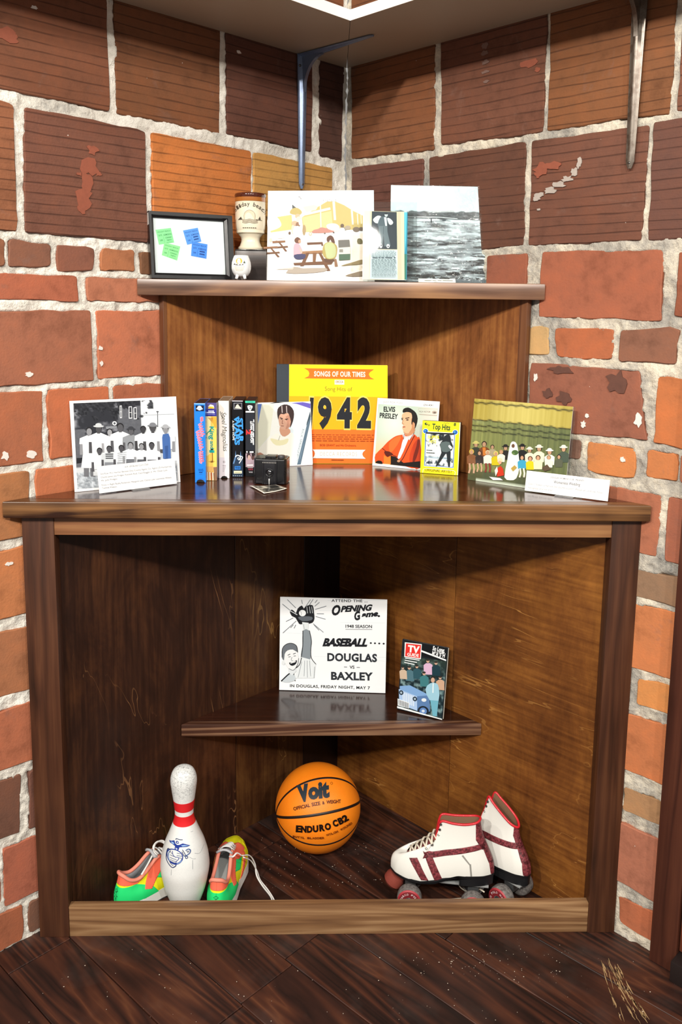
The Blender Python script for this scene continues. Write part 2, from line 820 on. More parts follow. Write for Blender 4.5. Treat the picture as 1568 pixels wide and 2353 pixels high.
M_MORT_L = mortar_mat('lime_mortar_white', '#eeeae0', '#dfdace', '#a3a19b')
M_MORT_R = mortar_mat('lime_mortar_grey', '#dcd3bf', '#b6b0a4', '#7f7e7b')

TILE = {'d': '#82503a', 'k': '#6b4034', 'o': '#c9702c', 'y': '#c98d45', 'm': '#8f5534', 'r': '#97573b'}
# traced outlines, TL TR BR BL in photograph pixels, tone, combed?
LEFT = [
    ((-90, -190), (243, -95), (252, 256), (-90, 185), '#8a5136', 1),
    ((258, -90), (507, -20), (505, 307), (270, 261), '#86502f', 1),
    ((517, -15), (720, 40), (716, 349), (522, 308), '#6e4132', 1),
    ((736, 60), (793, 75), (786, 372), (736, 360), '#5a382e', 1),
    ((-90, 206), (32, 240), (38, 532), (-90, 519), '#a2603c', 1),
    ((57, 246), (334, 303), (340, 558), (58, 534), '#7d4b39', 1),
    ((349, 304), (578, 347), (579, 600), (352, 566), '#d2762c', 1),
    ((582, 350), (764, 386), (760, 612), (583, 598), '#cf9446', 1),
    ((-80, 540), (12, 549), (13, 612), (-80, 607), '#8a5438', 0),
    ((20, 548), (118, 561), (117, 612), (20, 613), '#7b4d3a', 0),
    ((131, 563), (217, 570), (214, 621), (132, 625), '#7d4a38', 0),
    ((233, 569), (309, 574), (310, 624), (231, 623), '#a4623c', 0),
    ((322, 578), (420, 588), (420, 634), (323, 630), '#72492f', 0),
    ((-90, 628), (178, 634), (182, 693), (-90, 690), '#ab5a3c', 0),
    ((198, 637), (410, 642), (412, 697), (201, 692), '#ab6446', 0),
    ((-90, 716), (208, 713), (216, 874), (-90, 893), '#9a5a40', 0),
    ((220, 714), (410, 712), (414, 858), (227, 872), '#b06242', 0),
    ((-90, 908), (97, 899), (100, 1060), (-90, 1086), '#a35c3c', 0),
    ((109, 897), (249, 888), (255, 1040), (115, 1056), '#b05e38', 0),
    ((260, 887), (430, 879), (432, 1020), (265, 1040), '#a85c3c', 0),
    ((-90, 1104), (67, 1082), (68, 1230), (-90, 1262), '#a8693c', 0),
    ((84, 1079), (210, 1062), (212, 1190), (82, 1226), '#b5633a', 0),
    ((-90, 1284), (100, 1246), (100, 1400), (-90, 1446), '#bd703e', 0),
    ((-90, 1478), (100, 1430), (100, 1576), (-90, 1628), '#a6653f', 0),
    ((-90, 1662), (110, 1602), (112, 1733), (-90, 1804), '#b26240', 0),
    ((-90, 1826), (49, 1778), (45, 1913), (-90, 1968), '#6e4636', 0),
    ((66, 1772), (130, 1750), (130, 1880), (66, 1906), '#74483a', 0),
    ((-90, 1990), (-3, 1955), (0, 2090), (-90, 2130), '#a05a3c', 0),
    ((7, 1953), (130, 1896), (130, 2030), (9, 2086), '#a95a40', 0),
    ((-90, 2142), (52, 2079), (52, 2158), (-90, 2235), '#a05838', 0),
    ((67, 2074), (130, 2045), (130, 2112), (67, 2146), '#6f4a3a', 0),
]
RIGHT = [
    ((806, 60), (1001, 0), (996, 345), (808, 366), '#8c5330', 1),
    ((1014, -5), (1262, -80), (1247, 303), (1014, 333), '#7f4c37', 1),
    ((1268, -82), (1568, -180), (1537, 262), (1257, 301), '#8d552f', 1),
    ((1580, -186), (1820, -260), (1790, 215), (1556, 256), '#7e4c38', 1),
    ((808, 386), (973, 364), (970, 600), (810, 612), '#74463a', 1),
    ((986, 362), (1208, 325), (1202, 563), (985, 590), '#6e4332', 1),
    ((1222, 324), (1493, 287), (1472, 552), (1214, 564), '#7b4b39', 1),
    ((1503, 281), (1800, 230), (1780, 538), (1490, 553), '#6f463a', 1),
    ((1120, 588), (1212, 582), (1206, 722), (1115, 724), '#8f4f38', 0),
    ((1246, 579), (1526, 574), (1520, 738), (1238, 728), '#9a5439', 0),
    ((1561, 580), (1790, 570), (1770, 742), (1549, 726), '#8c4a30', 0),
    ((1150, 751), (1260, 752), (1261, 815), (1150, 812), '#b78f5c', 0),
    ((1275, 754), (1410, 757), (1406, 826), (1279, 820), '#a85a34', 0),
    ((1427, 759), (1563, 757), (1553, 837), (1421, 831), '#85543f', 0),
    ((1578, 762), (1760, 770), (1750, 862), (1570, 842), '#96543a', 0),
    ((1150, 832), (1209, 838), (1204, 960), (1150, 950), '#ab7660', 0),
    ((1221, 834), (1470, 853), (1487, 1012), (1214, 984), '#8f533e', 0),
    ((1511, 863), (1720, 895), (1710, 1062), (1501, 1017), '#b0612f', 0),
    ((1230, 1000), (1337, 1012), (1334, 1056), (1230, 1040), '#7d5848', 0),
    ((1352, 1015), (1460, 1032), (1457, 1099), (1350, 1080), '#ba6f36', 0),
    ((1488, 1032), (1557, 1043), (1556, 1106), (1484, 1096), '#b66a36', 0),
    ((1566, 1045), (1720, 1072), (1715, 1140), (1562, 1110), '#9a5a40', 0),
    ((1340, 1106), (1521, 1138), (1507, 1279), (1340, 1240), '#a05c40', 0),
    ((1537, 1142), (1700, 1175), (1690, 1330), (1527, 1289), '#9c5840', 0),
    ((1380, 1293), (1700, 1350), (1690, 1430), (1380, 1345), '#8d6a50', 0),
    ((1380, 1368), (1700, 1440), (1690, 1605), (1380, 1512), '#c06f3c', 0),
    ((1466, 1558), (1680, 1618), (1670, 1692), (1463, 1617), '#c57c3c', 0),
    ((1380, 1622), (1670, 1705), (1660, 1865), (1370, 1740), '#bb6a3a', 0),
    ((1434, 1808), (1660, 1890), (1650, 1955), (1430, 1860), '#a67850', 0),
    ((1350, 1858), (1650, 1985), (1640, 2150), (1350, 1984), '#a9644a', 0),
    ((1422, 2058), (1640, 2172), (1640, 2250), (1424, 2118), '#b1603c', 0),
]


def build_wall(name, U, N, bricks, mortar, sgn, smax, seed):
    rnd = random.Random(seed)
    ex = U * sgn                                   # local x
    mw = Matrix(((ex[0], N[0], 0, CORNER[0]), (ex[1], N[1], 0, CORNER[1]), (0, 0, 1, 0), (0, 0, 0, 1)))
    quads = []
    rows = {}
    for q in bricks:
        pts = []
        for px in q[:4]:
            p = on_plane(*px, CORNER, N)
            pts.append([(p - CORNER) @ U, p[2]])
        quads.append((np.array(pts), q[4], q[5]))
    # courses go on beyond the frame
    far = sorted(quads, key=lambda a: -a[0][:, 0].max())
    ext = []
    used = []
    lim = max(q[0][:, 0].max() for q in quads)
    for q, c, cb in far:
        s1 = q[1 if sgn < 0 else 0][0]
        z0, z1 = q[:, 1].min(), q[:, 1].max()
        far_s = q[:, 0].max()
        if any(min(z1, b) - max(z0, a) > .02 for a, b in used):
            continue
        used.append((z0, z1))
        zt = q[np.argsort(q[:, 0])][-2:, 1].max()
        zb = q[np.argsort(q[:, 0])][-2:, 1].min()
        s = far_s + .018
        while s < smax:
            w = rnd.uniform(.22, .34) if (zt - zb) > .1 else rnd.uniform(.11, .2)
            ext.append((np.array([[s, zt], [s + w, zt], [s + w, zb], [s, zb]]), rnd.choice(['#9a5a40', '#8a5136', '#a8623c', '#7d4b39']), cb))
            s += w + .018
    ztop = max(q[0][:, 1].max() for q in quads)
    for k in range(2):                             # courses above the white shelf
        z = ztop + .02 + k * .31
        s = -.02 - .13 * k
        while s < smax:
            w = rnd.uniform(.26, .34)
            s0 = max(s, .015)
            ext.append((np.array([[s0, z + .29], [s + w, z + .29], [s + w, z], [s0, z]]), rnd.choice(['#86502f', '#7d4b39', '#6e4132']), 1))
            s += w + .02
    # mortar bed: a rough height field, deeper under the brick faces
    step = .0046
    zmax = ztop + .65
    nx, nz = int(smax / step), int(zmax / step)
    S, Z = np.meshgrid(np.linspace(0, smax, nx + 1), np.linspace(0, zmax, nz + 1))
    hgt = -.0034 + .008 * (vnoise(S, Z, seed, 4, 14, 14) - .5) + .012 * (vnoise(S, Z, seed + 1, 3, 70, 70) - .5)
    for q, c, cb in quads + ext:
        cx, cz = q.mean(0)
        sh = q + (np.array([cx, cz]) - q) * .0
        ins = np.ones_like(S, bool)
        area = 0
        for i in range(4):
            x0, y0 = sh[i]
            x1, y1 = sh[(i + 1) % 4]
            area += x0 * y1 - x1 * y0
        sg = 1 if area > 0 else -1
        for i in range(4):
            x0, y0 = sh[i]
            x1, y1 = sh[(i + 1) % 4]
            L = math.hypot(x1 - x0, y1 - y0) + 1e-9
            ins &= sg * ((x1 - x0) * (Z - y0) - (y1 - y0) * (S - x0)) / L > .0035
        hgt = np.where(ins, -.016, hgt)
    wv = np.c_[(S * sgn).ravel(), hgt.ravel(), Z.ravel()]
    idx = np.arange((nx + 1) * (nz + 1)).reshape(nz + 1, nx + 1)
    a, b, c, d = idx[:-1, :-1], idx[:-1, 1:], idx[1:, 1:], idx[1:, :-1]
    fc = np.stack([a, b, c, d] if sgn < 0 else [a, d, c, b], -1).reshape(-1, 4)
    wall = mesh_obj(name, wv, fc.tolist(), mortar, smooth=True)
    wall.matrix_world = mw
    tag(wall, kind='structure')
    wall.data.flip_normals() if False else None
    for q, colr, cb in quads + ext:
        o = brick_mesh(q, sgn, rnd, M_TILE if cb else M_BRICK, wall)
        v = rnd.uniform(.94, 1.05) * (.78 if cb else 1.06)
        l_ = np.array(lin(colr))
        g_ = l_.mean()
        o.color = (*[float(x) for x in (g_ + (l_ - g_) * .90) * v * np.array([1, 1.06, 1.05])], 1)
    return wall


def brick_mesh(q, sgn, rnd, mat, parent):
    """one brick: uneven outline, rounded arris, a body reaching back into the mortar"""
    c = q.mean(0)
    pts = []
    small = min(np.hypot(*(q[1] - q[0])), np.hypot(*(q[2] - q[1])))
    jit = .0011 if small > .1 else .0015
    rad = .004 if small > .12 else .007
    for i in range(4):
        p, a, b = q[i], q[i - 1], q[(i + 1) % 4]
        ea, eb = (a - p) / np.hypot(*(a - p)), (b - p) / np.hypot(*(b - p))
        r = rad * rnd.uniform(.5, 1.6)
        pts += [p + ea * r, p + (ea + eb) * r * .28, p + eb * r]
        L = np.hypot(*(b - p))
        n = max(3, int(L / .022))
        nrm = np.array([-eb[1], eb[0]])
        drift = 0.
        for k in range(1, n):
            drift = drift * .7 + rnd.gauss(0, jit)
            pts.append(p + (b - p) * k / n + nrm * drift)
    m = len(pts)
    proud = rnd.uniform(-.0005, .0022)
    vs = []
    for p in pts:
        vs.append((p[0] * sgn, -.02, p[1]))
    for p in pts:
        vs.append((p[0] * sgn, proud - .0018, p[1]))
    for p in pts:
        d = (c - p) / np.hypot(*(c - p))
        e = p + d * .0022
        vs.append((e[0] * sgn, proud, e[1]))
    fs = []
    for i in range(m):
        j = (i + 1) % m
        fs.append((i, j, m + j, m + i))
        fs.append((m + i, m + j, 2 * m + j, 2 * m + i))
    fs.append(tuple(range(2 * m, 3 * m)))
    me = bpy.data.meshes.new('brick')
    me.from_pydata(vs, [], fs)
    bm = bmesh.new()
    bm.from_mesh(me)
    bmesh.ops.recalc_face_normals(bm, faces=bm.faces)
    f = max(bm.faces, key=lambda f: len(f.verts))
    if f.normal.y < 0:
        bmesh.ops.reverse_faces(bm, faces=bm.faces)
    bm.to_mesh(me)
    bm.free()
    me.materials.append(mat)
    o = bpy.data.objects.new('brick', me)
    return link(o, parent)


WALL_L = build_wall('wall_left', UL, NL, LEFT, M_MORT_L, 1, 1.75, 3)
WALL_R = build_wall('wall_right', UR, NR, RIGHT, M_MORT_R, -1, 1.22, 5)


# old scars and paint smears on single tiles
def smear(wall, U, N, sgn, blobs, mat, seed):
    rnd = random.Random(seed)
    bm = bmesh.new()
    for (x, y, rx, ry) in blobs:
        p = on_plane(x, y, CORNER, N)
        s, z = (p - CORNER) @ U, p[2]
        k = 2.25 / F
        n = 14
        r0 = [rnd.uniform(.55, 1.15) for _ in range(n)]
        vs = [bm.verts.new(((s + rx * k * r0[i] * math.cos(2 * math.pi * i / n)) * sgn, .0030 + rnd.uniform(0, .0003), z + ry * k * r0[i] * math.sin(2 * math.pi * i / n))) for i in range(n)]
        f = bm.faces.new(vs)
        f.normal_update()
        if f.normal.y < 0:
            f.normal_flip()
        low = [bm.verts.new((v.co.x, v.co.y - .002, v.co.z)) for v in vs]
        for i in range(n):
            bm.faces.new((vs[i], vs[(i + 1) % n], low[(i + 1) % n], low[i]))
    return bm_obj('scar', bm, mat, wall)


M_PINK = plain('scraped_clay', '#9a5843', .85, .2, grain=.3, gscale=120)
M_WHT = plain('old_white_paint', '#b9aea4', .8, .2, grain=.25, gscale=150)
smear(WALL_L, UL, NL, 1, [(212, 345, 14, 10), (205, 380, 22, 22), (198, 420, 15, 24), (192, 455, 18, 22), (185, 480, 13, 11), (180, 400, 7, 4), (225, 400, 7, 5)], M_PINK, 1)
smear(WALL_L, UL, NL, 1, [(8, 78, 26, 14), (25, 88, 14, 9)], M_PINK, 2)
smear(WALL_R, UR, NR, -1, [(1245, 388, 20, 15), (1270, 382, 22, 9), (1238, 400, 10, 8)], M_PINK, 3)
smear(WALL_R, UR, NR, -1, [(1222, 145, 26, 11), (1238, 160, 8, 5)], M_PINK, 4)
smear(WALL_R, UR, NR, -1, [(1333, 375, 6, 11), (1322, 395, 9, 8), (1305, 412, 14, 7), (1285, 425, 18, 7), (1265, 438, 16, 7), (1242, 448, 14, 5), (1236, 456, 9, 6), (1240, 482, 6, 3)], M_WHT, 5)
smear(WALL_R, UR, NR, -1, [(1116, 105, 9, 8), (1116, 122, 12, 5), (1118, 143, 13, 5), (1117, 166, 12, 4), (1119, 188, 10, 3)], plain('pale_wash', '#7d645b', .85, .2), 6)
smear(WALL_L, UL, NL, 1, [(78, 18, 8, 4), (548, 120, 8, 4), (66, 860, 9, 5), (230, 800, 5, 5), (232, 836, 4, 6), (12, 1048, 9, 9), (70, 1046, 12, 9), (20, 1295, 8, 4)], plain('paint_fleck', '#e2dcd4', .7, .3), 7)
smear(WALL_R, UR, NR, -1, [(1342, 975, 6, 9), (1468, 965, 9, 14), (1432, 1056, 7, 6), (1350, 955, 6, 5), (1232, 868, 5, 10)], plain('paint_fleck', '#e2dcd4', .7, .3), 8)
smear(WALL_R, UR, NR, -1, [(1420, 880, 26, 26), (1300, 915, 20, 18), (1290, 850, 30, 10), (1260, 905, 14, 12)], plain('lime_bloom', '#6f4c41', .9, .1, grain=.4, gscale=80), 9)

# ================================================================== door casing at the right edge
M_CASE = wood('dark_casing', '#2a140d', '#45241a', '#5c3323', axis=2, rough=.4)
M_JAMB = wood('reddish_jamb', '#4a2318', '#6f3a27', '#8a4d35', axis=2, rough=.45)
rmw = WALL_R.matrix_world
s0 = (on_plane(1502, 2191, CORNER, NR) - CORNER) @ UR


def rbox(name, s_a, s_b, n_a, n_b, z_a, z_b, mat, parent=None):
    o = box(name, -s_b, -s_a, n_a, n_b, z_a, z_b, mat, None, .002)
    o.matrix_world = rmw
    if parent:
        o.parent = parent
        o.matrix_parent_inverse = parent.matrix_world.inverted()
    return o


tr1 = rbox('trim_1', s0, s0 + .062, -.01, .022, 0, 2.1, M_CASE)
tag(tr1, kind='structure')
tr2 = rbox('trim_2', s0 + .064, s0 + .16, -.02, .012, .055, 2.1, M_JAMB)
tag(tr2, kind='structure')
tr3 = rbox('trim_3', s0 + .062, s0 + .5, -.02, .05, 0, .05, plain('dark_sill', '#1d1210', .5, grain=.3))
tag(tr3, kind='structure')
tr4 = rbox('trim_4', s0 + .162, s0 + .5, -.03, .006, .05, 2.1, M_CASE)
tag(tr4, kind='structure')

# ================================================================== floor
ANG = math.radians(-43.6)
FD = np.array([math.cos(ANG), math.sin(ANG), 0])
FN = np.array([math.sin(-ANG), math.cos(ANG), 0])


def floor_mat():
    t = NT('stained_pine_boards')
    v = t.coord((.5, 6.0, 6.0), rnd=13.)
    big = t.noise(v, 1., 3, .5, 1.4)
    ring = t.math('ABSOLUTE', t.math('SUBTRACT', t.math('FRACT', t.math('MULTIPLY', big, 8.)), .5))
    fib = t.noise(t.coord((3, 120, 120), rnd=13.), 1., 3)
    bl = t.noise(t.coord(rnd=3.), 3.2, 4, .6)
    f = t.math('ADD', t.math('MULTIPLY', ring, 1.05), t.math('MULTIPLY', fib, .3))
    f = t.math('ADD', f, t.math('MULTIPLY', t.math('SUBTRACT', bl, .5), .9))
    col = t.ramp(f, [(.12, lina('#1d110e')), (.40, lina('#341d16')), (.66, lina('#4a291c')), (.95, lina('#6d432b'))])
    wv = t.n('TexCoord')
    # dust and grit
    vo = t.n('TexVoronoi')
    t.set(vo, 'Vector', wv.outputs['Object'])
    vo.inputs['Scale'].default_value = 60
    sp = t.math('LESS_THAN', vo.outputs['Distance'], .055)
    sel = t.math('GREATER_THAN', t.noise(wv.outputs['Object'], 8, 1), .6)
    col = t.mix(t.math('MULTIPLY', t.math('MULTIPLY', sp, sel), .55), col, lina('#a89a8c'))
    haze = t.ramp(t.noise(t.coord(rnd=2.), 5, 4, .65), [(.5, (0, 0, 0)), (.8, (.3, .3, .3))])
    col = t.mix(haze, col, lina('#5d5450'))
    t.bump(fib, .2, .001)
    t.fin(col, t.math('MULTIPLY_ADD', bl, .35, .3))
    t.b.inputs['Specular IOR Level'].default_value = .35
    return t.m


M_FLOOR = floor_mat()
fb = bmesh.new()
ang_poly = [(-2.2, -.8), (2.2, -.8), (2.2, 2.75), (-2.2, 2.75)]
floor = bm_obj('floor', prism_bm(ang_poly, -.05, -.014), plain('subfloor', '#140c0a', .9))
tag(floor, kind='structure')
PWID = .155
rnd = random.Random(11)
corner2 = [CORNER + UL * 3, CORNER, CORNER + UR * 3]
# boards run along FD, side by side along FN
for k in range(-9, 19):
    c0 = .915 + k * PWID
    if k == 0:
        joints = [(P @ FD) for P in (on_z(510, 2350, 0),)]
    joints = []
    t = -3.5 + rnd.uniform(0, .8)
    if k == 0:
        t = on_z(560, 2310, 0) @ FD - 3.8
    while t < 2.6:
        L = 1.9 if k == 0 else rnd.uniform(.9, 1.9)
        a, b = t, t + L
        t = b
        mid = FD * (a + b) / 2 + FN * (c0 + PWID / 2)
        ends = [FD * s + FN * (c0 + PWID / 2) for s in np.linspace(a, b, 7)]
        if not any(p[1] > -.4 and abs(p[0]) < 1.7 and (p - CORNER) @ NL > -.2 and (p - CORNER) @ NR > -.2 for p in ends):
            continue
        g = .0011
        dz = rnd.uniform(-.0006, .0004)
        bm = box_bm(-L / 2 + g, L / 2 - g, -PWID / 2 + g, PWID / 2 - g, -.014, dz, .0012, 1)
        o = bm_obj('plank', bm, M_FLOOR, floor)
        o.matrix_local = Matrix(((FD[0], FN[0], 0, mid[0]), (FD[1], FN[1], 0, mid[1]), (0, 0, 1, 0), (0, 0, 0, 1)))

# pale scrape marks on the boards
bm = bmesh.new()
rnd = random.Random(4)
for (xa, ya, xb, yb, n) in [(1382, 2180, 1432, 2353, 10), (1395, 2195, 1470, 2353, 14), (1408, 2200, 1492, 2353, 16), (1400, 2190, 1450, 2300, 8)]:
    for i in range(n):
        t0 = rnd.uniform(0, .85)
        t1 = min(1, t0 + rnd.uniform(.06, .3))
        pts = []
        jx = rnd.uniform(-7, 7)
        for t in np.linspace(t0, t1, 5):
            pts.append((xa + (xb - xa) * t ** 1.15 + jx + rnd.uniform(-1.2, 1.2), ya + (yb - ya) * t))
        w = rnd.uniform(.0006, .0019)
        prev = None
        for j, (x, y) in enumerate(pts):
            p = on_z(x, y, .0009)
            ww = w * (1 - abs(j / 2 - 1) * .8)
            cur = (bm.verts.new((p[0] - ww, p[1], p[2])), bm.verts.new((p[0] + ww, p[1], p[2])))
            if prev:
                bm.faces.new((prev[0], prev[1], cur[1], cur[0]))
            prev = cur
bmesh.ops.recalc_face_normals(bm, faces=bm.faces)
sc = bm_obj('scrape_marks', bm, plain('bare_pine_scrape', '#a88a62', .8, .2), floor)
tag(sc, kind='stuff')
# crumbs of grit lying on the boards
bm = bmesh.new()
for i in range(260):
    if i < 110:
        x, y = rnd.uniform(600, 880), rnd.uniform(1925, 2040)
    elif i < 190:
        x, y = rnd.uniform(950, 1300), rnd.uniform(2170, 2260)
    else:
        x, y = rnd.uniform(60, 1500), rnd.uniform(2170, 2350)
    p = on_z(x, y, 0.0012)
    r = rnd.choice([.0005, .0007, .0009, .0013])
    bmesh.ops.create_icosphere(bm, subdivisions=1, radius=r, matrix=Matrix.Translation(p) @ Matrix.Diagonal((rnd.uniform(.7, 1.6), 1, .6, 1)))
gr = bm_obj('grit', bm, plain('plaster_grit', '#b9ab9b', .9, .2), floor)
tag(gr, kind='stuff')
# ================================================================== corner cabinet
M_POST = wood('dark_stained_post', '#25140c', '#462819', '#633d26', axis=2, rough=.38, figure=.8)
M_RAIL = wood('walnut_stained_rail', '#4d3120', '#84583a', '#b18455', axis=0, rough=.4, figure=.8)
M_KICK = wood('brown_stained_kick', '#4c3120', '#7f5c3d', '#a98660', axis=0, rough=.42, figure=1.2)
M_EDGE = wood('counter_edge_stain', '#301b12', '#74502f', '#ad7d4c', axis=0, rough=.34, figure=.8, blot=1.1)
M_TOP = wood('glossy_counter', '#2a140c', '#4a2514', '#6b3a20', axis=0, rough=.17, spec=.6, figure=.5, bump=.03, coat=.35, blot=.7)
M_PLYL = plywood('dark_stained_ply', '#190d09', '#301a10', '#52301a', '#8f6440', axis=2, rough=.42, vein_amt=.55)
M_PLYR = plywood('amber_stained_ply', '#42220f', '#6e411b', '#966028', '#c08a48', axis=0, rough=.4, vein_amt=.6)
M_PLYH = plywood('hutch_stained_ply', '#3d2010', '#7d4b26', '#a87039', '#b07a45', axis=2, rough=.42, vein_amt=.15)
M_ISHELF = wood('inner_shelf_top', '#1c0f0b', '#33190f', '#48261a', axis=0, rough=.2, spec=.55, figure=.5, bump=.03, coat=.3)
M_ISEDGE = wood('inner_shelf_edge', '#2c1811', '#4d2f22', '#8d6a50', axis=0, rough=.35, figure=1.4)

K1, K2 = on_z(160, 2153, 0), on_z(1350, 2143, 0)
EX = (K2 - K1) / np.linalg.norm(K2 - K1)           # along the cabinet front
EY = np.array([-EX[1], EX[0], 0])                  # into the corner
FRONT = K1 - EX * (K1 @ EX)                        # front plane point with EX-coordinate 0
CMW = Matrix(((EX[0], EY[0], 0, FRONT[0]), (EX[1], EY[1], 0, FRONT[1]), (0, 0, 1, 0), (0, 0, 0, 1)))
CINV = CMW.inverted()


def cl(p):
    v = CINV @ Vector(p)
    return np.array(v)


cab = thing('corner_cabinet', 'dark stained open corner cabinet with a triangular shelf inside', 'cabinet', CMW)
PT = .038                                          # post thickness
ZU = 1.034                                         # underside of the counter
xa, xb = cl(on_plane(92, 2153, FRONT, EY))[0], cl(on_plane(1412, 2143, FRONT, EY))[0]
xi, xj = cl(on_plane(160, 2153, FRONT, EY))[0], cl(on_plane(1350, 2143, FRONT, EY))[0]


def wall_y(x, off, side):
    """cabinet-local y of the wall (offset into the room) at local x"""
    U, N = (UL, NL) if side < 0 else (UR, NR)
    p0 = CORNER + N * off
    c = cl(p0)
    u = np.array(CINV.to_3x3() @ Vector(U))
    return c[1] + u[1] * (x - c[0]) / u[0]


def on_wall_at(side, off, s, z=0):
    U, N = (UL, NL) if side < 0 else (UR, NR)
    return cl(CORNER + N * off + U * s + np.array([0, 0, z]))


box('post', xa, xi, 0, PT, 0, ZU, M_POST, cab, .0015)
box('post', xj, xb, 0, PT, 0, ZU, M_POST, cab, .0015)
# inner return of each post (the jamb seen inside the opening)
box('top_rail', xi - .002, xj + .002, .003, .024, ZU - .044, ZU, M_RAIL, cab, .0012)
box('bottom_rail', xi, xj, .002, .022, 0, .078, M_KICK, cab, .0015)


def panel(name, side, off, th, s_a, s_b, z0, z1, mat, parent):
    """plywood sheet parallel to a wall, from s_a to s_b along it; local x runs along the sheet"""
    U, N = (UL, NL) if side < 0 else (UR, NR)
    p = CORNER + N * (off - th) + U * (s_a + s_b) / 2
    ex = -U if side < 0 else U
    m = Matrix(((ex[0], -N[0], 0, p[0]), (ex[1], -N[1], 0, p[1]), (0, 0, 1, z0), (0, 0, 0, 1)))
    L = abs(s_b - s_a)
    o = box(name, -L / 2, L / 2, -th, 0, 0, z1 - z0, mat, None, .0008, 1)
    o.parent = parent
    o.matrix_parent_inverse = Matrix.Identity(4)
    o.matrix_local = parent.matrix_world.inverted() @ m
    return o


def s_on(side, px, py, off):
    U, N = (UL, NL) if side < 0 else (UR, NR)
    return (on_plane(px, py, CORNER + N * off, N) - CORNER) @ U


OFF = .022
sL0, sL1 = s_on(-1, 700, 1300, OFF), s_on(-1, 541, 1400, OFF)
def s_end(side):
    U, N = (UL, NL) if side < 0 else (UR, NR)
    best = .3
    for s_ in np.linspace(.3, 1.1, 801):
        q = cl(CORNER + N * (OFF - .011) + U * s_)
        if q[1] < PT + .001 or q[0] < xa + .004 or q[0] > xb - .004:
            break
        best = s_
    return best


sEndL, sEndR = s_end(-1), s_end(1)
pmin = .024
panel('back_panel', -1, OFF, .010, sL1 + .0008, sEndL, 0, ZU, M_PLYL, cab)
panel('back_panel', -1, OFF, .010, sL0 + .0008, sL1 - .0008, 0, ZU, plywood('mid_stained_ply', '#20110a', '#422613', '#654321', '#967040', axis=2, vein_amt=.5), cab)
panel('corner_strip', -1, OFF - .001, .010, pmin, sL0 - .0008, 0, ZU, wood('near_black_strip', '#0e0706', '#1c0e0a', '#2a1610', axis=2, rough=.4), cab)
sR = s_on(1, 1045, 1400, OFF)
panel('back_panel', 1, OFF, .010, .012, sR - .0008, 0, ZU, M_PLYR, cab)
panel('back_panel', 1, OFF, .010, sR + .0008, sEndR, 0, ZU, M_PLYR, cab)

# inner triangular shelf
def tri_shelf(name, parent, zt, zb, yl, yr, off, m_top, m_edge, edge_t=.02, name_edge='front_edge'):
    """yl, yr: world points of the front edge ends"""
    a, b = cl(yl), cl(yr)
    U1, U2 = np.array(CINV.to_3x3() @ Vector(UL)), np.array(CINV.to_3x3() @ Vector(UR))
    # corner of the two offset planes
    A = np.array([[NL[0], NL[1]], [NR[0], NR[1]]])
    r = np.array([CORNER @ NL + off, CORNER @ NR + off])
    cw = np.linalg.solve(A, r)
    c = cl((cw[0], cw[1], 0))
    d = (b - a)[:2] / np.linalg.norm((b - a)[:2])
    nrm = np.array([-d[1], d[0]])
    # front edge board
    q = [a[:2], b[:2], b[:2] + nrm * edge_t, a[:2] + nrm * edge_t]
    # trim the ends of the board to the walls
    def slide(p, U):
        u = U[:2] / abs(U[:2] @ nrm)
        return p - u * edge_t * (1 if (u @ nrm) < 0 else -1)
    q[2], q[3] = slide(b[:2], U2), slide(a[:2], U1)
    e = bm_obj(name_edge, prism_bm([tuple(p) for p in q], zb, zt, .0025, 2), m_edge, parent, True, auto=35)
    t = bm_obj(name, prism_bm([tuple(q[3] + nrm * .0006), tuple(q[2] + nrm * .0006), tuple(c[:2])], zb + .008, zt - .0008, .0006, 1), m_top, parent)
    return t, e


tri_shelf('shelf', cab, .400, .366, on_plane(416, 1661, CORNER + .024 * NL, NL), on_plane(1107, 1668, CORNER + .024 * NR, NR), .023, M_ISHELF, M_ISEDGE)

# ------------------------------------------------------------------ counter
ct = thing('countertop', 'glossy dark brown triangular countertop on the corner cabinet', 'countertop', CMW)
ov = .022
wl = on_plane(5, 1170, FRONT - EY * ov, EY)
wr = on_plane(1562, 1180, FRONT - EY * ov, EY)
cwl, cwr = cl(wl), cl(wr)
cc = cl(CORNER)
ed = .034
UL_l, UR_l = np.array(CINV.to_3x3() @ Vector(UL)), np.array(CINV.to_3x3() @ Vector(UR))


def wall_pt(side, y, off=.004):
    """cabinet-local point on a wall at local y"""
    U, N, u = (UL, NL, UL_l) if side < 0 else (UR, NR, UR_l)
    c = cl(CORNER + N * off)
    return (c[0] + u[0] * (y - c[1]) / u[1], y)


yA = -ov
pL, pR = (max(cwl[0], wall_pt(-1, yA, .007)[0]), yA), (min(cwr[0], wall_pt(1, yA, .007)[0]), yA)
pL2, pR2 = (max(pL[0], wall_pt(-1, yA + ed, .007)[0]), yA + ed), (min(pR[0], wall_pt(1, yA + ed, .007)[0]), yA + ed)
bm_obj('front_edge', prism_bm([pL, pR, pR2, pL2], ZU, ZC, .003, 3), M_EDGE, ct, True, auto=35)
cin = cl(CORNER + (NL + NR) * .007)
bm_obj('top_board', prism_bm([(pL2[0], pL2[1] + .0005), (pR2[0], pR2[1] + .0005), (cin[0], cin[1])], ZU + .015, ZC - .0005, .0006, 1), M_TOP, ct)

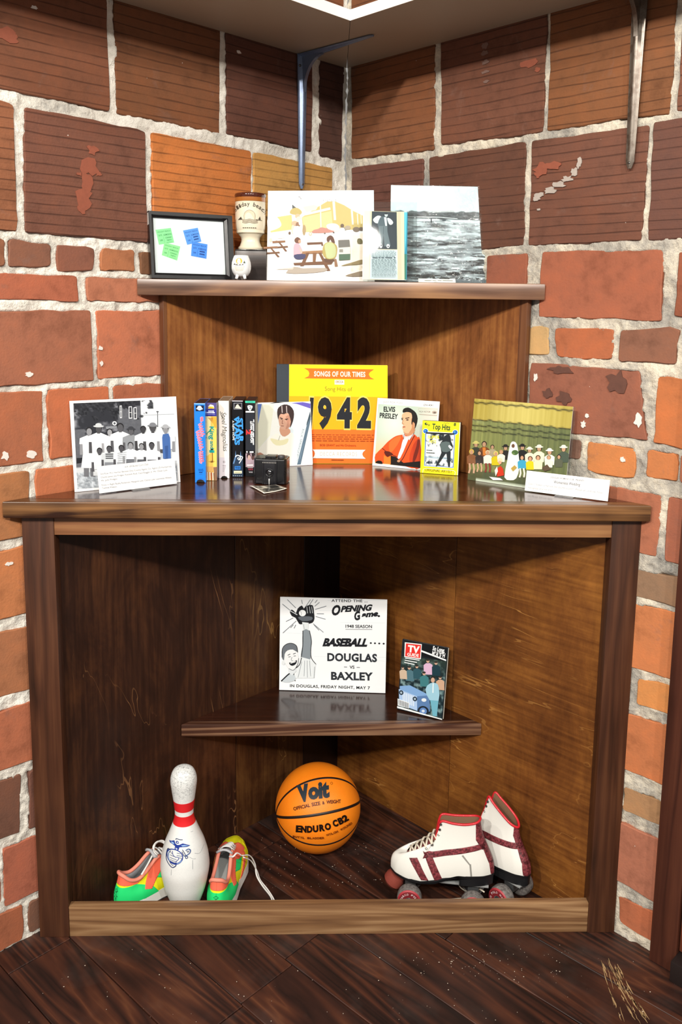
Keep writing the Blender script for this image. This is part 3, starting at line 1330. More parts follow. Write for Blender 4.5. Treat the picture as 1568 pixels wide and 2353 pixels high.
# ------------------------------------------------------------------ hutch above the counter
hut = thing('corner_hutch', 'brown stained corner back boards carrying a triangular display shelf', 'shelf unit', CMW)
HO = .021
sHL = s_on(-1, 384, 780, HO)
sHR = s_on(1, 1192, 780, HO)
panel('back_board', -1, HO, .014, .024, sHL, ZC, 1.53, M_PLYH, hut)
panel('back_board', 1, HO, .014, .008, sHR, ZC, 1.53, M_PLYH, hut)
M_HEDGE = wood('hutch_edge_strip', '#3a1e12', '#5e3822', '#7d5234', axis=2, rough=.4)
panel('edge_strip', -1, HO + .001, .018, sHL, sHL + .010, ZC, 1.53, M_HEDGE, hut)
panel('edge_strip', 1, HO + .001, .018, sHR, sHR + .022, ZC, 1.53, M_HEDGE, hut)
M_SHEDGE = wood('display_shelf_edge', '#463128', '#775743', '#a67c55', axis=0, rough=.3, figure=.9, spec=.6, blot=.9)
M_SHTOP = wood('display_shelf_top', '#3a2016', '#5a3524', '#7a4a30', axis=0, rough=.25, figure=.5)
tri_shelf('shelf_board', hut, ZS, 1.5215, on_plane(314, 640, CORNER + .006 * NL, NL), on_plane(1254, 655, CORNER + .006 * NR, NR), .006, M_SHTOP, M_SHEDGE, .02)

# ================================================================== white shelf and brackets
M_WHITE = plain('white_melamine', '#f1efe9', .4)
M_UNDER = plain('shaded_melamine', '#b3a794', .5, grain=.12, gscale=600)  # white melamine with the underside's shade put into its colour
ZW0, ZW1 = 2.1735, 2.1985
I = on_z(805, 48, ZW0)
dl, dr = (I - CORNER) @ NL, (I - CORNER) @ NR


def wpoly(pts):
    return [(p[0], p[1]) for p in pts]


def white_shelf(label, poly, side):
    r = thing('wall_shelf', label, 'shelf', Matrix.Translation((0, 0, ZW0)))
    bm_obj('board', prism_bm(poly, 0, ZW1 - ZW0 - .0004), M_UNDER, r)
    bm_obj('laminate', prism_bm(poly, ZW1 - ZW0 - .0004, ZW1 - ZW0), M_WHITE, r)
    return r


# inner corner from both offsets
cin = np.linalg.solve(np.array([[NL[0], NL[1]], [NR[0], NR[1]]]), np.array([CORNER @ NL + dl, CORNER @ NR + dr]))
cin = np.array([cin[0], cin[1], 0])
cbk = np.linalg.solve(np.array([[NL[0], NL[1]], [NR[0], NR[1]]]), np.array([CORNER @ NL + .006, CORNER @ NR + .006]))
cbk = np.array([cbk[0], cbk[1], 0])
gap = np.array([.0007, 0, 0])
wsl = white_shelf('white laminate shelf board along the left brick wall', wpoly([cbk - gap, cbk + UL * 1.5, cin + UL * 1.3, cin - gap]), -1)
wsr = white_shelf('white laminate shelf board along the right brick wall', wpoly([cbk + gap, cin + gap, cin + UR * 1.0, cbk + UR * 1.2]), 1)
for r, U, N, d, L in ((wsl, UL, NL, dl, 1.3), (wsr, UR, NR, dr, 1.0)):
    m = Matrix(((U[0], N[0], 0, cin[0]), (U[1], N[1], 0, cin[1]), (0, 0, 1, 0), (0, 0, 0, 1)))
    o = box('front_edge', .001, L, 0, .0012, 0, ZW1 - ZW0, M_WHITE, r, .0003, 1)
    o.matrix_local = m


def bracket(label, U, N, s, drop, reach, mat, rust=None):
    """pressed steel angle bracket: tapered ribbed leg down the wall, tapered arm under the shelf"""
    p = CORNER + U * s + N * .007
    sg = 1 if (U[0] * N[1] - U[1] * N[0]) > 0 else -1
    # local x along the wall, y out from the wall, z up; origin below the shelf at the wall
    ex = U * sg
    mw = Matrix(((ex[0], N[0], 0, p[0]), (ex[1], N[1], 0, p[1]), (0, 0, 1, ZW0 - .0006), (0, 0, 0, 1)))
    r = thing('shelf_bracket', label, 'bracket', mw)

    def tapered(axis, L, w0, w1, rib0, rib1, nm):
        bm = bmesh.new()
        rings = []
        n = 26
        for i in range(n + 1):
            t = i / n
            w = w0 + (w1 - w0) * t
            h = (rib0 + (rib1 - rib0) * t)
            if t > .96:
                w *= math.sqrt(max(0.15, 1 - ((t - .96) / .04) ** 2))
            prof = [(-w, .0012), (-w, .003), (-w * .55, .0045), (-w * .32, h), (0, h * 1.12), (w * .32, h), (w * .55, .0045), (w, .003), (w, .0012)]
            q = []
            for a, bb in prof:
                q.append(bm.verts.new((a, bb, -t * L) if axis == 'z' else (a, .002 + t * L, -bb)))
            rings.append(q)
        for a, c in zip(rings, rings[1:]):
            for i in range(len(a) - 1):
                bm.faces.new((a[i], a[i + 1], c[i + 1], c[i]))
            bm.faces.new((a[-1], a[0], c[0], c[-1]))
        bm.faces.new(rings[0])
        bm.faces.new(rings[-1])
        bmesh.ops.recalc_face_normals(bm, faces=bm.faces)
        return bm_obj(nm, bm, mat, r, True, auto=50)
    tapered('z', drop, .018, .0095, .012, .006, 'wall_leg')
    tapered('y', reach, .017, .006, .012, .005, 'arm')
    # curved web in the elbow
    bm = bmesh.new()
    n = 10
    fr, bk = [], []
    for sx, lst in ((-.008, bk), (.008, fr)):
        lst.append(bm.verts.new((sx, .004, -.004)))
        for i in range(n + 1):
            a = math.pi / 2 * i / n
            lst.append(bm.verts.new((sx * .6, .012 + .072 * (1 - math.sin(a)), -.012 - .085 * (1 - math.cos(a)))))
    bm.faces.new(fr)
    bm.faces.new(bk[::-1])
    m = len(fr)
    for i in range(m):
        bm.faces.new((fr[i], fr[(i + 1) % m], bk[(i + 1) % m], bk[i]))
    bmesh.ops.recalc_face_normals(bm, faces=bm.faces)
    bm_obj('elbow_web', bm, mat, r, True, auto=50)
    for z in (-.03, -drop + .012):
        sc = bm_obj('screw', lathe_bm([(0, .0078), (.0032, .0066), (.0036, .003), (.0036, 0)], 12), plain('screw_steel', '#6d6a66', .4, metal=.9), r, True)
        sc.matrix_local = Matrix.Translation((.011 if z > -.1 else 0, 0, z)) @ Matrix.Rotation(-math.pi / 2, 4, 'X')
    return r


def bracket_mat(name, base, spot, amt):
    t = NT(name)
    n = t.noise(t.coord(), 60, 4, .65)
    f = t.ramp(n, [(.45, (0, 0, 0)), (.62, (amt, amt, amt))])
    col = t.mix(f, lina(base), lina(spot))
    t.fin(col, .28)
    t.b.inputs['Metallic'].default_value = .35
    return t.m


bs1 = (on_plane(690, 125, CORNER, NL) - CORNER) @ UL
bs2 = (on_plane(1470, 100, CORNER, NR) - CORNER) @ UR
bracket('blue-grey painted steel bracket under the left white shelf', UL, NL, bs1, .352, .262, bracket_mat('blue_grey_enamel', '#7484a0', '#5f6d88', .4))
bracket('tarnished bare steel bracket under the right white shelf', UR, NR, bs2, .368, .262, bracket_mat('tarnished_steel', '#6c6359', '#4c3d31', .8))
# ================================================================== things on the upper display shelf
BLK = plain('black_frame', '#0d0d10', .35, .5, coat=.2)
WPAPER = plain('white_paper', '#eceff0', .6, .3)
CARD = plain('white_card', '#f2f3f3', .55, .3)
CLEAR = clear_mat()
PRINT = print_mat()
GLOSSP = print_mat('glossy_print', .3, .25)

# ---- black frame with four ticket stubs
mw, w, h = stand_sheet((349, 637), (541, 637), (446, 490), y=2.077, yaw=26, lean=7, zbase=ZS + .0015)
fr = thing('picture_frame', 'black picture frame holding two green and two blue ticket stubs', 'picture frame', mw)
FD_ = .019
q_out = [(47, 80), (1137, 135), (1137, 962), (62, 940)]
hm = homography(q_out, [(-w / 2, h), (w / 2, h), (w / 2, 0), (-w / 2, 0)])
inn = hm([(110, 163), (1030, 208), (1030, 887), (130, 860)])
ix0, ix1 = inn[[0, 3], 0].mean(), inn[[1, 2], 0].mean()
iz1, iz0 = inn[[0, 1], 1].mean(), inn[[2, 3], 1].mean()


def moulding(name, p_out0, p_out1, p_in0, p_in1, parent, mat):
    """one mitred frame bar; outer lip and a sloped inner bead"""
    prof = [(0, 0.0, FD_), (0, 0.0, 0.0015), (.04, 0, 0), (.55, 0, 0), (.62, 0, .003), (.95, 0, .006), (1, 0, .009), (1, 0, FD_)]
    a0, a1, b0, b1 = map(np.array, (p_out0, p_out1, p_in0, p_in1))
    vs = []
    for t, _, d in prof:
        p, q = a0 + (b0 - a0) * t, a1 + (b1 - a1) * t
        vs += [(p[0], d, p[1]), (q[0], d, q[1])]
    n = len(prof)
    fs = [(2 * i, 2 * i + 1, 2 * ((i + 1) % n) + 1, 2 * ((i + 1) % n)) for i in range(n)]
    fs += [tuple(2 * i for i in range(n)), tuple(2 * i + 1 for i in range(n))[::-1]]
    me = bpy.data.meshes.new(name)
    me.from_pydata([tuple(map(float, v)) for v in vs], [], fs)
    bm = bmesh.new()
    bm.from_mesh(me)
    bmesh.ops.recalc_face_normals(bm, faces=bm.faces)
    bm.to_mesh(me)
    bm.free()
    me.materials.append(mat)
    return link(bpy.data.objects.new(name, me), parent)


oc = [(-w / 2, h), (w / 2, h), (w / 2, 0), (-w / 2, 0)]
ic = [(ix0, iz1), (ix1, iz1), (ix1, iz0), (ix0, iz0)]
for i in range(4):
    j = (i + 1) % 4
    moulding('frame_bar', oc[i], oc[j], ic[i], ic[j], fr, BLK)
box('mat_board', ix0 - .003, ix1 + .003, .0105, .013, iz0 - .003, iz1 + .003, WPAPER, fr, .0003, 1)
box('price_sticker', -w / 2 - .0006, -w / 2 - .0001, .002, .016, h - .032, h - .004, plain('sticker_grey', '#b9b6b2', .5), fr, 0)
mp = sheet_map(q_out, w, h, .0104)
for k, (q, colr, dark, l1) in enumerate([
        ([(145, 315), (345, 290), (382, 478), (182, 508)], '#8fe59a', '#2d7d45', 0),
        ([(252, 476), (458, 527), (410, 708), (214, 640)], '#93eb97', '#2d7d45', 0),
        ([(500, 322), (695, 285), (735, 462), (548, 505)], '#5b9bf0', '#1b4a94', 1),
        ([(612, 463), (812, 498), (790, 682), (592, 646)], '#4a8ff0', '#153f8c', 1)]):
    a = Art()
    a.layer = 6 * k
    f = homography([(0, 0), (1, 0), (1, 1), (0, 1)], q)
    a.poly(colr, [tuple(p) for p in f([(0, 0), (1, 0), (1, 1), (0, 1)])])

    def TT(s, x0, x1, y, hh, b=.0):
        p = f([(x0, y), (x1, y), (x0, y - hh)])
        a.text(s, p[0], p[1], np.hypot(*(p[2] - p[0])), dark, b, slant=tuple(p[2] - p[0]))
    TT('HOLIDAY BEACH', .08, .92, .22, .09, .01)
    TT('GATE', .1, .33, .46, .11, .01)
    TT('ADMISSION', .42, .94, .46, .11, .01)
    if l1 == 0:
        TT('CONWAY', .5, .92, .66, .1, .02)
        TT('TWITTY', .55, .88, .84, .1, .02)
    else:
        for yy in (.6, .78):
            a.poly(dark, [tuple(p) for p in f([(.55, yy - .07), (.85, yy - .07), (.88, yy + .02), (.52, yy + .02)])])
    TT('2.00', .12, .3, .78, .1, .02)
    a.poly(dark, [tuple(p) for p in f([(.385, .5), (.395, .5), (.395, .95), (.385, .95)])])
    a.poly(dark, [tuple(p) for p in f([(.5, .925), (.9, .925), (.9, .94), (.5, .94)])])
    a.build('ticket_stub', mp, fr, PRINT)
box('glass', ix0 - .002, ix1 + .002, .0088, .0094, iz0 - .002, iz1 + .002, CLEAR, fr, 0)
# strut at the back keeps it standing
box('easel_strut', -.02, .02, FD_, FD_ + .002, .004, h * .62, BLK, fr, .0003, 1)

# ---- dark riser box
p = on_y(576, 640, 2.19)
rb = thing('riser_box', 'dark brown wooden block under the stoneware goblet', 'box', Matrix.Translation((p[0], 2.19, ZS)) @ Matrix.Rotation(.05, 4, 'Z'))
M_RISER = wood('worn_dark_block', '#120b09', '#241712', '#4a382e', axis=0, rough=.3, blot=.8)
zt = on_y(576, 573, 2.19)[2] - ZS
box('block', -.040, .040, 0, .058, 0, zt - .003, M_RISER, rb, .002)
box('top_plate', -.0385, .0385, .001, .057, zt - .003, zt, plain('black_gloss_lid', '#0b0807', .2), rb, .001)

# ---- stoneware goblet
p = on_y(576, 571, 2.219)
k = 2.2 / F
mug = thing('stoneware_goblet', 'cream stoneware goblet with a brown glazed rim and beach emblem', 'goblet', Matrix.Translation((p[0], 2.219, ZS + zt)))
gh = on_y(576, 446, 2.219)[2] - ZS - zt
prof_px = [(0, 1.0), (27, 1.0), (28.6, .985), (28.8, .96), (25, .93), (21.5, .86), (20.8, .82), (22, .775), (27, .73), (31.5, .68), (33.6, .62), (34.4, .55), (34.6, .45), (34.6, .3), (34.4, .16), (34.8, .15)]
GR = 2.17 / F
body = [(r * GR * 1.0, gh * (1 - t)) for r, t in prof_px]
wallin = [(34.6 * GR, gh * .85), (32.4 * GR, gh * .85), (32.4 * GR, gh * .3), (20 * GR, gh * .24), (0, gh * .24)]
M_STONE = plain('cream_stoneware', '#e3dbc3', .22, .5, coat=.4)
bm_obj('bowl_and_foot', lathe_bm(body + wallin[1:], 56), M_STONE, mug, True, auto=40)
bm_obj('lower_glaze_band', lathe_bm([(34.7 * GR, gh * .852), (35.0 * GR, gh * .86), (34.8 * GR, gh * .925), (32.4 * GR, gh * .925), (32.4 * GR, gh * .852)], 56), plain('amber_glaze', '#a5642a', .15, .6, coat=.6), mug, True, auto=40)
bm_obj('brown_rim', lathe_bm([(34.8 * GR, gh * .925), (35.6 * GR, gh * .94), (36 * GR, gh * .965), (35.4 * GR, gh * .99), (34 * GR, gh * 1.0), (32.6 * GR, gh * .99), (32.2 * GR, gh * .925)], 56), plain('dark_brown_glaze', '#4a1d10', .12, .6, coat=.6), mug, True)


def lathe_map(cx, r_fn, z_fn, k, ang0=0., eps=.0004):
    """traced px -> wrapped on a turned surface facing the camera"""
    def fn(P, off):
        z = z_fn(P[:, 1])
        r = r_fn(z)
        s = np.clip((P[:, 0] - cx) * k / r, -1, 1)
        a = np.arcsin(s) + ang0
        rr = r + off + eps
        return np.c_[rr * np.sin(a), -rr * np.cos(a), z]
    return fn


zz = np.array([b[1] for b in body])
rr = np.array([b[0] for b in body])
od = np.argsort(zz)
# crop coordinates: origin (300,420) scale 3.409
cxm = (576 - 300) * 3.409
mpm = lathe_map(cxm, lambda z: np.interp(z, zz[od], rr[od]), lambda y: gh - (y / 3.409 + 420 - 446) * 2.2 / F, GR / 3.409)
a = Art()
INK = '#4a4238'
a.arc_text('holiday beach', (938, 330), 150, -143, -38, 30, INK, .01, ysq=.95)
a.poly('#d8c9ae', [(905, 285)] + [(945 + 42 * math.cos(t), 262 - 42 * math.sin(t)) for t in np.linspace(math.pi, 0, 14)] + [(985, 285)])
a.line('#8c7d68', 2.5, [(905, 285)] + [(945 + 42 * math.cos(t), 262 - 42 * math.sin(t)) for t in np.linspace(math.pi, 0, 14)] + [(985, 285)])
for j in range(4):
    a.line('#7d705e', 3, [(890, 286 + 8 * j), (915, 292 + 8 * j), (945, 286 + 8 * j), (975, 292 + 8 * j), (1005, 286 + 8 * j)], 4)
a.poly(INK, [(855, 290), (880, 268), (890, 290)])
a.poly(INK, [(1008, 288), (1020, 262), (1026, 288)])
a.line(INK, 3, [(995, 292), (1035, 292)])
for j in range(7):
    a.line(INK, 5, [(893 + j * 15, 350), (903 + j * 15, 350)])
a.build('emblem', mpm, mug, PRINT)

# ---- small egg-shaped cup on three feet
p = on_y(555, 640, 2.115)
egg = thing('egg_cup', 'small white egg-shaped cup with an orange sun emblem and little feet', 'cup', Matrix.Translation((p[0], 2.115, ZS)))
eh = on_y(555, 587, 2.115)[2] - ZS
ER = 22.3 * 2.08 / F
M_PORC = plain('white_porcelain', '#e9edee', .15, .5, coat=.5)
eprof = [(0, .12), (.45, .135), (.72, .2), (.9, .32), (.99, .46), (1, .58), (.96, .72), (.86, .86), (.76, .955), (.72, 1.0), (.68, .99), (.66, .95), (.8, .8), (.9, .6), (.8, .3), (0, .2)]
ebody = [(r * ER, t * eh) for r, t in eprof]
bm_obj('bowl', lathe_bm(ebody, 40), M_PORC, egg, True)
for a_ in (-125, -55, 90):
    t = math.radians(a_)
    c, s = math.cos(t), math.sin(t)
    bm_obj('foot', tube_bm([(c * ER * .62, s * ER * .62, eh * .2), (c * ER * .72, s * ER * .72, eh * .1), (c * ER * .8, s * ER * .8, .003)], .0042, 10, taper=lambda u: 1 - .25 * u), M_PORC, egg, True)
ez = np.array([b[1] for b in ebody[:10]])
er = np.array([b[0] for b in ebody[:10]])
# crop (340,470) scale 5.6
mpe = lathe_map((555 - 340) * 5.6, lambda z: np.interp(z, ez, er), lambda y: eh - (y / 5.6 + 470 - 587) * 2.1 / F, 2.08 / F / 5.6)
a = Art()
a.ell('#f0a92e', 1188, 730, 40, 38)
a.poly('#5b5a55', [(1115, 775), (1130, 758), (1150, 780)])
a.poly('#6a665c', [(1140, 782), (1160, 765), (1180, 785), (1200, 768), (1220, 782), (1235, 760), (1245, 780)])
a.poly('#565f52', [(1238, 760), (1252, 722), (1268, 755)])
a.poly('#f3ede2', [(1175, 770), (1192, 735), (1212, 770)])
for j in range(4):
    a.line('#e3d3b4', 5, [(1130 + 6 * j, 800 + 14 * j), (1190, 806 + 15 * j), (1255 - 6 * j, 800 + 14 * j)], 4)
a.build('emblem', mpe, egg, PRINT)

# ---- colour photograph of picnic tables
mw, w, h = stand_sheet((615, 645), (857, 650), (737, 442), y=2.2, yaw=1.5, lean=7, zbase=ZS)
pt = thing('photo_print', 'faded colour photograph of people at picnic tables by a barn', 'photograph', mw)
box('backing', -w / 2, w / 2, 0, .003, 0, h, CARD, pt, .0003, 1)
bx_ = box('easel_strut', -.018, .018, .003, .0045, .004, h * .6, CARD, pt, .0003, 1)
Q = [(75, 52), (1512, 85), (1490, 1262), (85, 1240)]
a = Art()


def picnic(U, V):
    n1 = vnoise(U, V, 4, 4, 14, 12)
    n2 = vnoise(U, V, 9, 3, 60, 50)
    sky = mixc(C3('#ffffff')[None, None], C3('#d6ecf6')[None, None], (U - .55) * 2.2 * (1 - V))
    ground = mixc(C3('#fffdf8')[None, None], C3('#d9c9a4')[None, None], np.clip((U - .45) * 1.5, 0, 1) * (.35 + .9 * n1) * np.clip(1.1 - abs(V - .68) * 3.2, 0, 1))
    ground = mixc(ground, C3('#a89a70')[None, None], np.clip((n1 - .55) * 6, 0, 1) * np.clip((U - .66) * 4, 0, .8) * np.clip((V - .7) * 6, 0, 1) * np.clip((.93 - V) * 9, 0, 1))
    g = np.clip((V - .45) * 30, 0, 1)
    c = mixc(sky, ground, g)
    return c + (n2[..., None] - .5) * .03


a.raster(picnic, 75, 45, 1515, 1265, 100, 80)
OL = '#b9a868'
a.poly('#c3b273', [(540, 400), (760, 260), (880, 190), (990, 190), (1110, 240), (1240, 320), (1372, 385), (1368, 560), (560, 600)])
a.poly('#d8c48f', [(545, 400), (940, 315), (960, 540), (575, 600)])
a.poly('#cfc07c', [(115, 580), (260, 500), (200, 395), (400, 365), (420, 560), (120, 600)])
a.poly('#fffef9', [(80, 390), (200, 395), (262, 490), (225, 540), (110, 580), (80, 570)], 3)
a.poly('#e7e0c4', [(550, 262), (700, 235), (760, 255), (730, 305), (600, 330)])
a.poly('#f6f0df', [(585, 345), (920, 270), (930, 300), (590, 375)])
for (x, y0, y1, ww) in [(970, 195, 440, 34), (1215, 305, 500, 26), (1290, 355, 500, 14), (1338, 370, 490, 10), (790, 240, 540, 16)]:
    a.poly('#f3ead0', [(x - ww / 2, y0), (x + ww / 2, y0), (x + ww, y1), (x + 2, y1)])
a.poly('#565a58', [(405, 228), (465, 275), (410, 290)])
a.poly('#b7a86a', [(380, 350), (400, 290), (480, 275), (540, 330), (500, 370)], 3)
for t in ((500, 140), (520, 150)):
    a.line('#6d6a6c', 6, [(490, 128), (510, 128), (520, 150), (535, 155)])
for i in range(7):
    a.line('#8d8d92', 5, [(825 + i * 28, 160 + (i % 3) * 6), (835 + i * 28, 195 - (i % 2) * 18)])
# cars and far people
a.poly('#b98579', [(690, 610), (700, 570), (760, 555), (800, 535), (860, 545), (960, 560), (955, 600)], 3)
a.poly('#e9ded2', [(870, 510), (920, 485), (1000, 488), (1050, 530), (1030, 590), (900, 560)], 3)
a.ell('#c9b89a', 655, 620, 24, 24).ell('#f6efe2', 655, 620, 11, 11)
for (x, y, s, c) in [(850, 615, 12, '#5e5348'), (970, 605, 12, '#5e5348'), (1110, 560, 34, '#8d8a80'), (1160, 540, 40, '#a59a88'), (1275, 565, 48, '#7d7164'), (1340, 560, 36, '#6d6258')]:
    a.ell(c, x, y, s, s * .7)
a.ell('#6b5a4c', 1085, 515, 24, 26)
a.poly('#f3eee8', [(1050, 560), (1105, 545), (1125, 600), (1115, 700), (1060, 700)], 3)
# heap of people in the middle
for (x, y, rx, ry, c) in [(480, 385, 34, 30, '#d5b193'), (500, 430, 40, 40, '#ead2c0'), (440, 480, 40, 34, '#cfa98c'), (485, 500, 30, 36, '#8f6e58'), (520, 470, 24, 40, '#f1e3d6'), (420, 560, 22, 60, '#e3c9b2'), (570, 570, 22, 70, '#a5906a'), (225, 630, 26, 26, '#ffffff'), (250, 660, 60, 22, '#efe7dc'), (375, 610, 16, 20, '#6a5444'), (480, 590, 62, 74, '#fff6f2'), (160, 690, 60, 24, '#efe6dd'), (120, 700, 20, 26, '#d3c3b3')]:
    a.ell(c, x, y, rx, ry)
BR = '#6f4c33'
# back tables
for (dx, dy, s) in ((240, 725, 1.), (130, 800, 1.1)):
    a.poly('#8a6244', [(dx - 95 * s, dy - 10), (dx + 75 * s, dy - 20), (dx + 80 * s, dy + 4), (dx - 95 * s, dy + 16)])
    a.poly(BR, [(dx - 20, dy), (dx + 4, dy), (dx + 105 * s, dy + 120), (dx + 78 * s, dy + 125)])
    a.poly(BR, [(dx - 60, dy + 62), (dx + 110, dy + 52), (dx + 118, dy + 72), (dx - 60, dy + 84)])
a.poly('#6a4a36', [(610, 735), (820, 728), (830, 775), (620, 780)])
a.poly('#f7efe6', [(560, 770), (800, 760), (830, 850), (550, 860)], 0)
# main table
a.poly('#9a7350', [(545, 850), (850, 835), (860, 875), (550, 885)])
a.poly(BR, [(600, 870), (645, 868), (570, 1040), (520, 1042)])
a.poly(BR, [(765, 870), (800, 868), (925, 1100), (880, 1105)])
a.poly('#7d583b', [(690, 870), (740, 868), (725, 1000), (690, 1003)])
a.poly(BR, [(430, 1000), (930, 975), (960, 990), (940, 1020), (440, 1030)])
a.poly('#5d3f2b', [(840, 945), (950, 950), (990, 960), (940, 1010), (850, 990)])
a.poly('#a99f92', [(330, 1130), (440, 1050), (560, 1070), (860, 1065), (850, 1110), (600, 1135)], 2)
a.poly('#c4bcae', [(160, 1085), (440, 1060), (420, 1085)])
# child in pink, woman in green
a.ell('#6d4a38', 483, 705, 42, 38).ell('#c9987c', 510, 720, 18, 22)
a.poly('#dba6b2', [(438, 760), (500, 750), (545, 830), (540, 880), (470, 900), (432, 895)], 3)
a.poly('#e0b49c', [(500, 790), (540, 840), (548, 880), (530, 870)])
a.poly('#3d3f63', [(440, 895), (575, 885), (590, 920), (560, 950), (460, 950)], 3)
a.poly('#ab9c5a', [(840, 760), (925, 730), (1005, 770), (1015, 850), (985, 940), (880, 950), (820, 880)], 3)
a.poly('#b7c28f', [(850, 765), (925, 735), (985, 775), (1000, 860), (975, 930), (885, 940), (860, 860)], 3)
a.poly('#5f4032', [(880, 670), (925, 642), (965, 670), (985, 745), (940, 725), (925, 690), (905, 725), (880, 720)], 3)
a.poly('#8d6a50', [(975, 950), (1005, 950), (1025, 1045), (985, 1050)])
# oil-drum bin
a.poly('#6f6e68', [(1030, 705), (1180, 700), (1190, 795), (1035, 805)])
a.poly('#d9d6cc', [(1035, 805), (1190, 795), (1192, 885), (1040, 890)])
a.poly('#4d6a55', [(1040, 890), (1192, 885), (1190, 960), (1040, 970)])
a.rect('#8a8a80', 1045, 825, 1095, 865)
a.poly('#8d7f5a', [(1060, 1040), (1240, 990), (1350, 960), (1350, 1015), (1200, 1030)], 2)
a.poly('#8a7d68', [(1120, 1170), (1250, 1130), (1350, 1110), (1345, 1175)], 2)
a.poly('#6f6a4a', [(1290, 690), (1340, 690), (1360, 745), (1290, 750)], 2)
a.build('printed_image', sheet_map(Q, w, h, 0), pt, PRINT, lift=.0002)

# ---- clipping in a clear stand
mw, w, h = stand_sheet((835, 646), (958, 650), (898, 463), y=2.128, yaw=1, lean=9, zbase=ZS)
cs = thing('newspaper_clipping', 'newspaper clipping of a man in flared trousers in a clear stand', 'clipping', mw)
# crop (820,420) scale 4.238
QC = [(68, 175), (603, 180), (580, 968), (58, 958)]
mp = sheet_map(QC, w, h, .0035)
lc = homography(QC, [(-w / 2, h), (w / 2, h), (w / 2, 0), (-w / 2, 0)])
pc = lc([(72, 270), (505, 278), (462, 940), (56, 932)])
a = Art()
a.poly('#0f8aa8', [(400, 276), (505, 280), (485, 935), (400, 935)])
a.poly('#2f7d6c', [(462, 690), (490, 690), (478, 936), (458, 936)])
a.poly('#5bc3d8', [(470, 278), (498, 280), (485, 560), (470, 690)])
a.poly('#e3dcb8', [(74, 268), (470, 276), (462, 936), (56, 930)])
a.poly('#f0ead0', [(74, 268), (130, 269), (118, 930), (56, 930)])
a.poly('#d8c8ac', [(400, 275), (436, 276), (436, 934), (400, 934)])
a.poly('#2c3640', [(148, 272), (395, 278), (395, 644), (136, 640)])
a.poly('#e8f2f4', [(160, 350), (205, 315), (245, 330), (232, 385), (195, 390), (172, 378)], 3)
a.poly('#e8f2f4', [(300, 340), (330, 345), (358, 378), (345, 402), (318, 398)], 3)
a.poly('#4f5f68', [(205, 395), (232, 330), (275, 325), (300, 345), (295, 420), (215, 420)], 2)
a.poly('#dfeaec', [(268, 330), (292, 330), (298, 420), (280, 420)])
a.ell('#c7d2d4', 290, 308, 16, 18).ell('#1d242b', 290, 294, 17, 9)
a.poly('#66757c', [(212, 418), (300, 415), (300, 470), (330, 610), (270, 615), (262, 500), (250, 600), (200, 615), (218, 500)])
a.line('#46545c', 5, [(262, 420), (260, 500)])
a.ell('#f2f6f6', 235, 610, 13, 22).ell('#f2f6f6', 305, 612, 16, 20).ell('#2c3640', 238, 605, 6, 9).ell('#2c3640', 306, 616, 7, 7)
a.poly('#cfe0e4', [(134, 648), (397, 650), (394, 932), (122, 926)])
rndc = random.Random(2)
y = 660
while y < 915:
    x = 142
    if 712 < y < 730:
        [a.line('#4a5a64', 11, [(x_, 724), (x_ + w_, 726)]) for x_, w_ in ((150, 52), (208, 22), (236, 30), (274, 72), (358, 18))]
        y = 742
        continue
    while x < 372:
        ww = rndc.uniform(10, 34)
        ww = min(ww, 382 - x)
        a.line('#5d7079' if y < 880 else '#33434b', 4.2, [(x, y), (x + ww, y + .5)])
        x += ww + 5
    y += 12.5
a.build('clipping', mp, cs, PRINT)
box('card_backing', pc[[0, 3], 0].min() - .001, pc[1, 0] - .002, .0036, .0046, pc[3, 1], pc[0, 1], CARD, cs, .0002, 1)
box('clear_front', -w / 2, w / 2, 0, .002, .003, h, CLEAR, cs, .0004, 1)
box('clear_back', -w / 2, w / 2, .0052, .0072, .003, h, CLEAR, cs, .0004, 1)
o = box('clear_foot', -w / 2, w / 2, 0, .05, 0, .0025, CLEAR, cs, .0004, 1)
o.matrix_local = Matrix.Rotation(math.radians(9), 4, 'X')

# ---- lake photograph under crinkled clear plastic
mw, w, h = stand_sheet((896, 648), (1166, 651), (1040, 428), y=2.205, yaw=1.5, lean=5, zbase=ZS)
lk = thing('photo_print', 'black and white photograph of a water skier on a lake under clear plastic', 'photograph', mw)
QL = [(345, 20), (1520, 45), (1465, 980), (322, 968)]
hm = homography(QL, [(0, 1), (1, 1), (1, 0), (0, 0)])


def lake(U, V):
    n1 = vnoise(U, V, 21, 5, 9, 60)
    n2 = vnoise(U + .3 * V, V, 22, 4, 5, 26)
    n3 = vnoise(U, V, 23, 3, 30, 120)
    sky = mixc(C3('#dff0f6')[None, None], C3('#a9b3ba')[None, None], np.clip((U - .35) * 1.3, 0, .75) * (1 - V * 1.2) * (.5 + vnoise(U, V, 3, 3, 6, 5)))
    dep = np.clip((V - .33) / .67, 0, 1)
    lum = .80 - .13 * dep - (n1 - .42) * (.9 + 1.5 * dep) * (.6 + 1.0 * (n2 > .5)) + (n3 - .5) * .25
    lum = lum - np.clip((V - .82) * 9, 0, 1) * np.clip((n2 - .35) * 3, 0, 1) * .6
    band = np.exp(-((V - .60 - .01 * np.sin(U * 9)) / .012) ** 2) * np.clip(1.1 - U * 1.2, 0, 1)
    lum = np.clip(lum - .5 * band, .06, .93)
    wat = lum[..., None] * np.array([.93, 1.0, 1.03])
    shore = np.clip((V - .255 - .012 * np.sin(U * 60) * vnoise(U, V, 6, 2, 40, 1)) * 120, 0, 1)
    c = mixc(sky, C3('#3f474b')[None, None] + (n3[..., None] - .5) * .35, shore)
    return mixc(c, wat, np.clip((V - .325 - .02 * U) * 140, 0, 1))


a = Art()
a.raster(lake, 345, 20, 1520, 980, 190, 150)
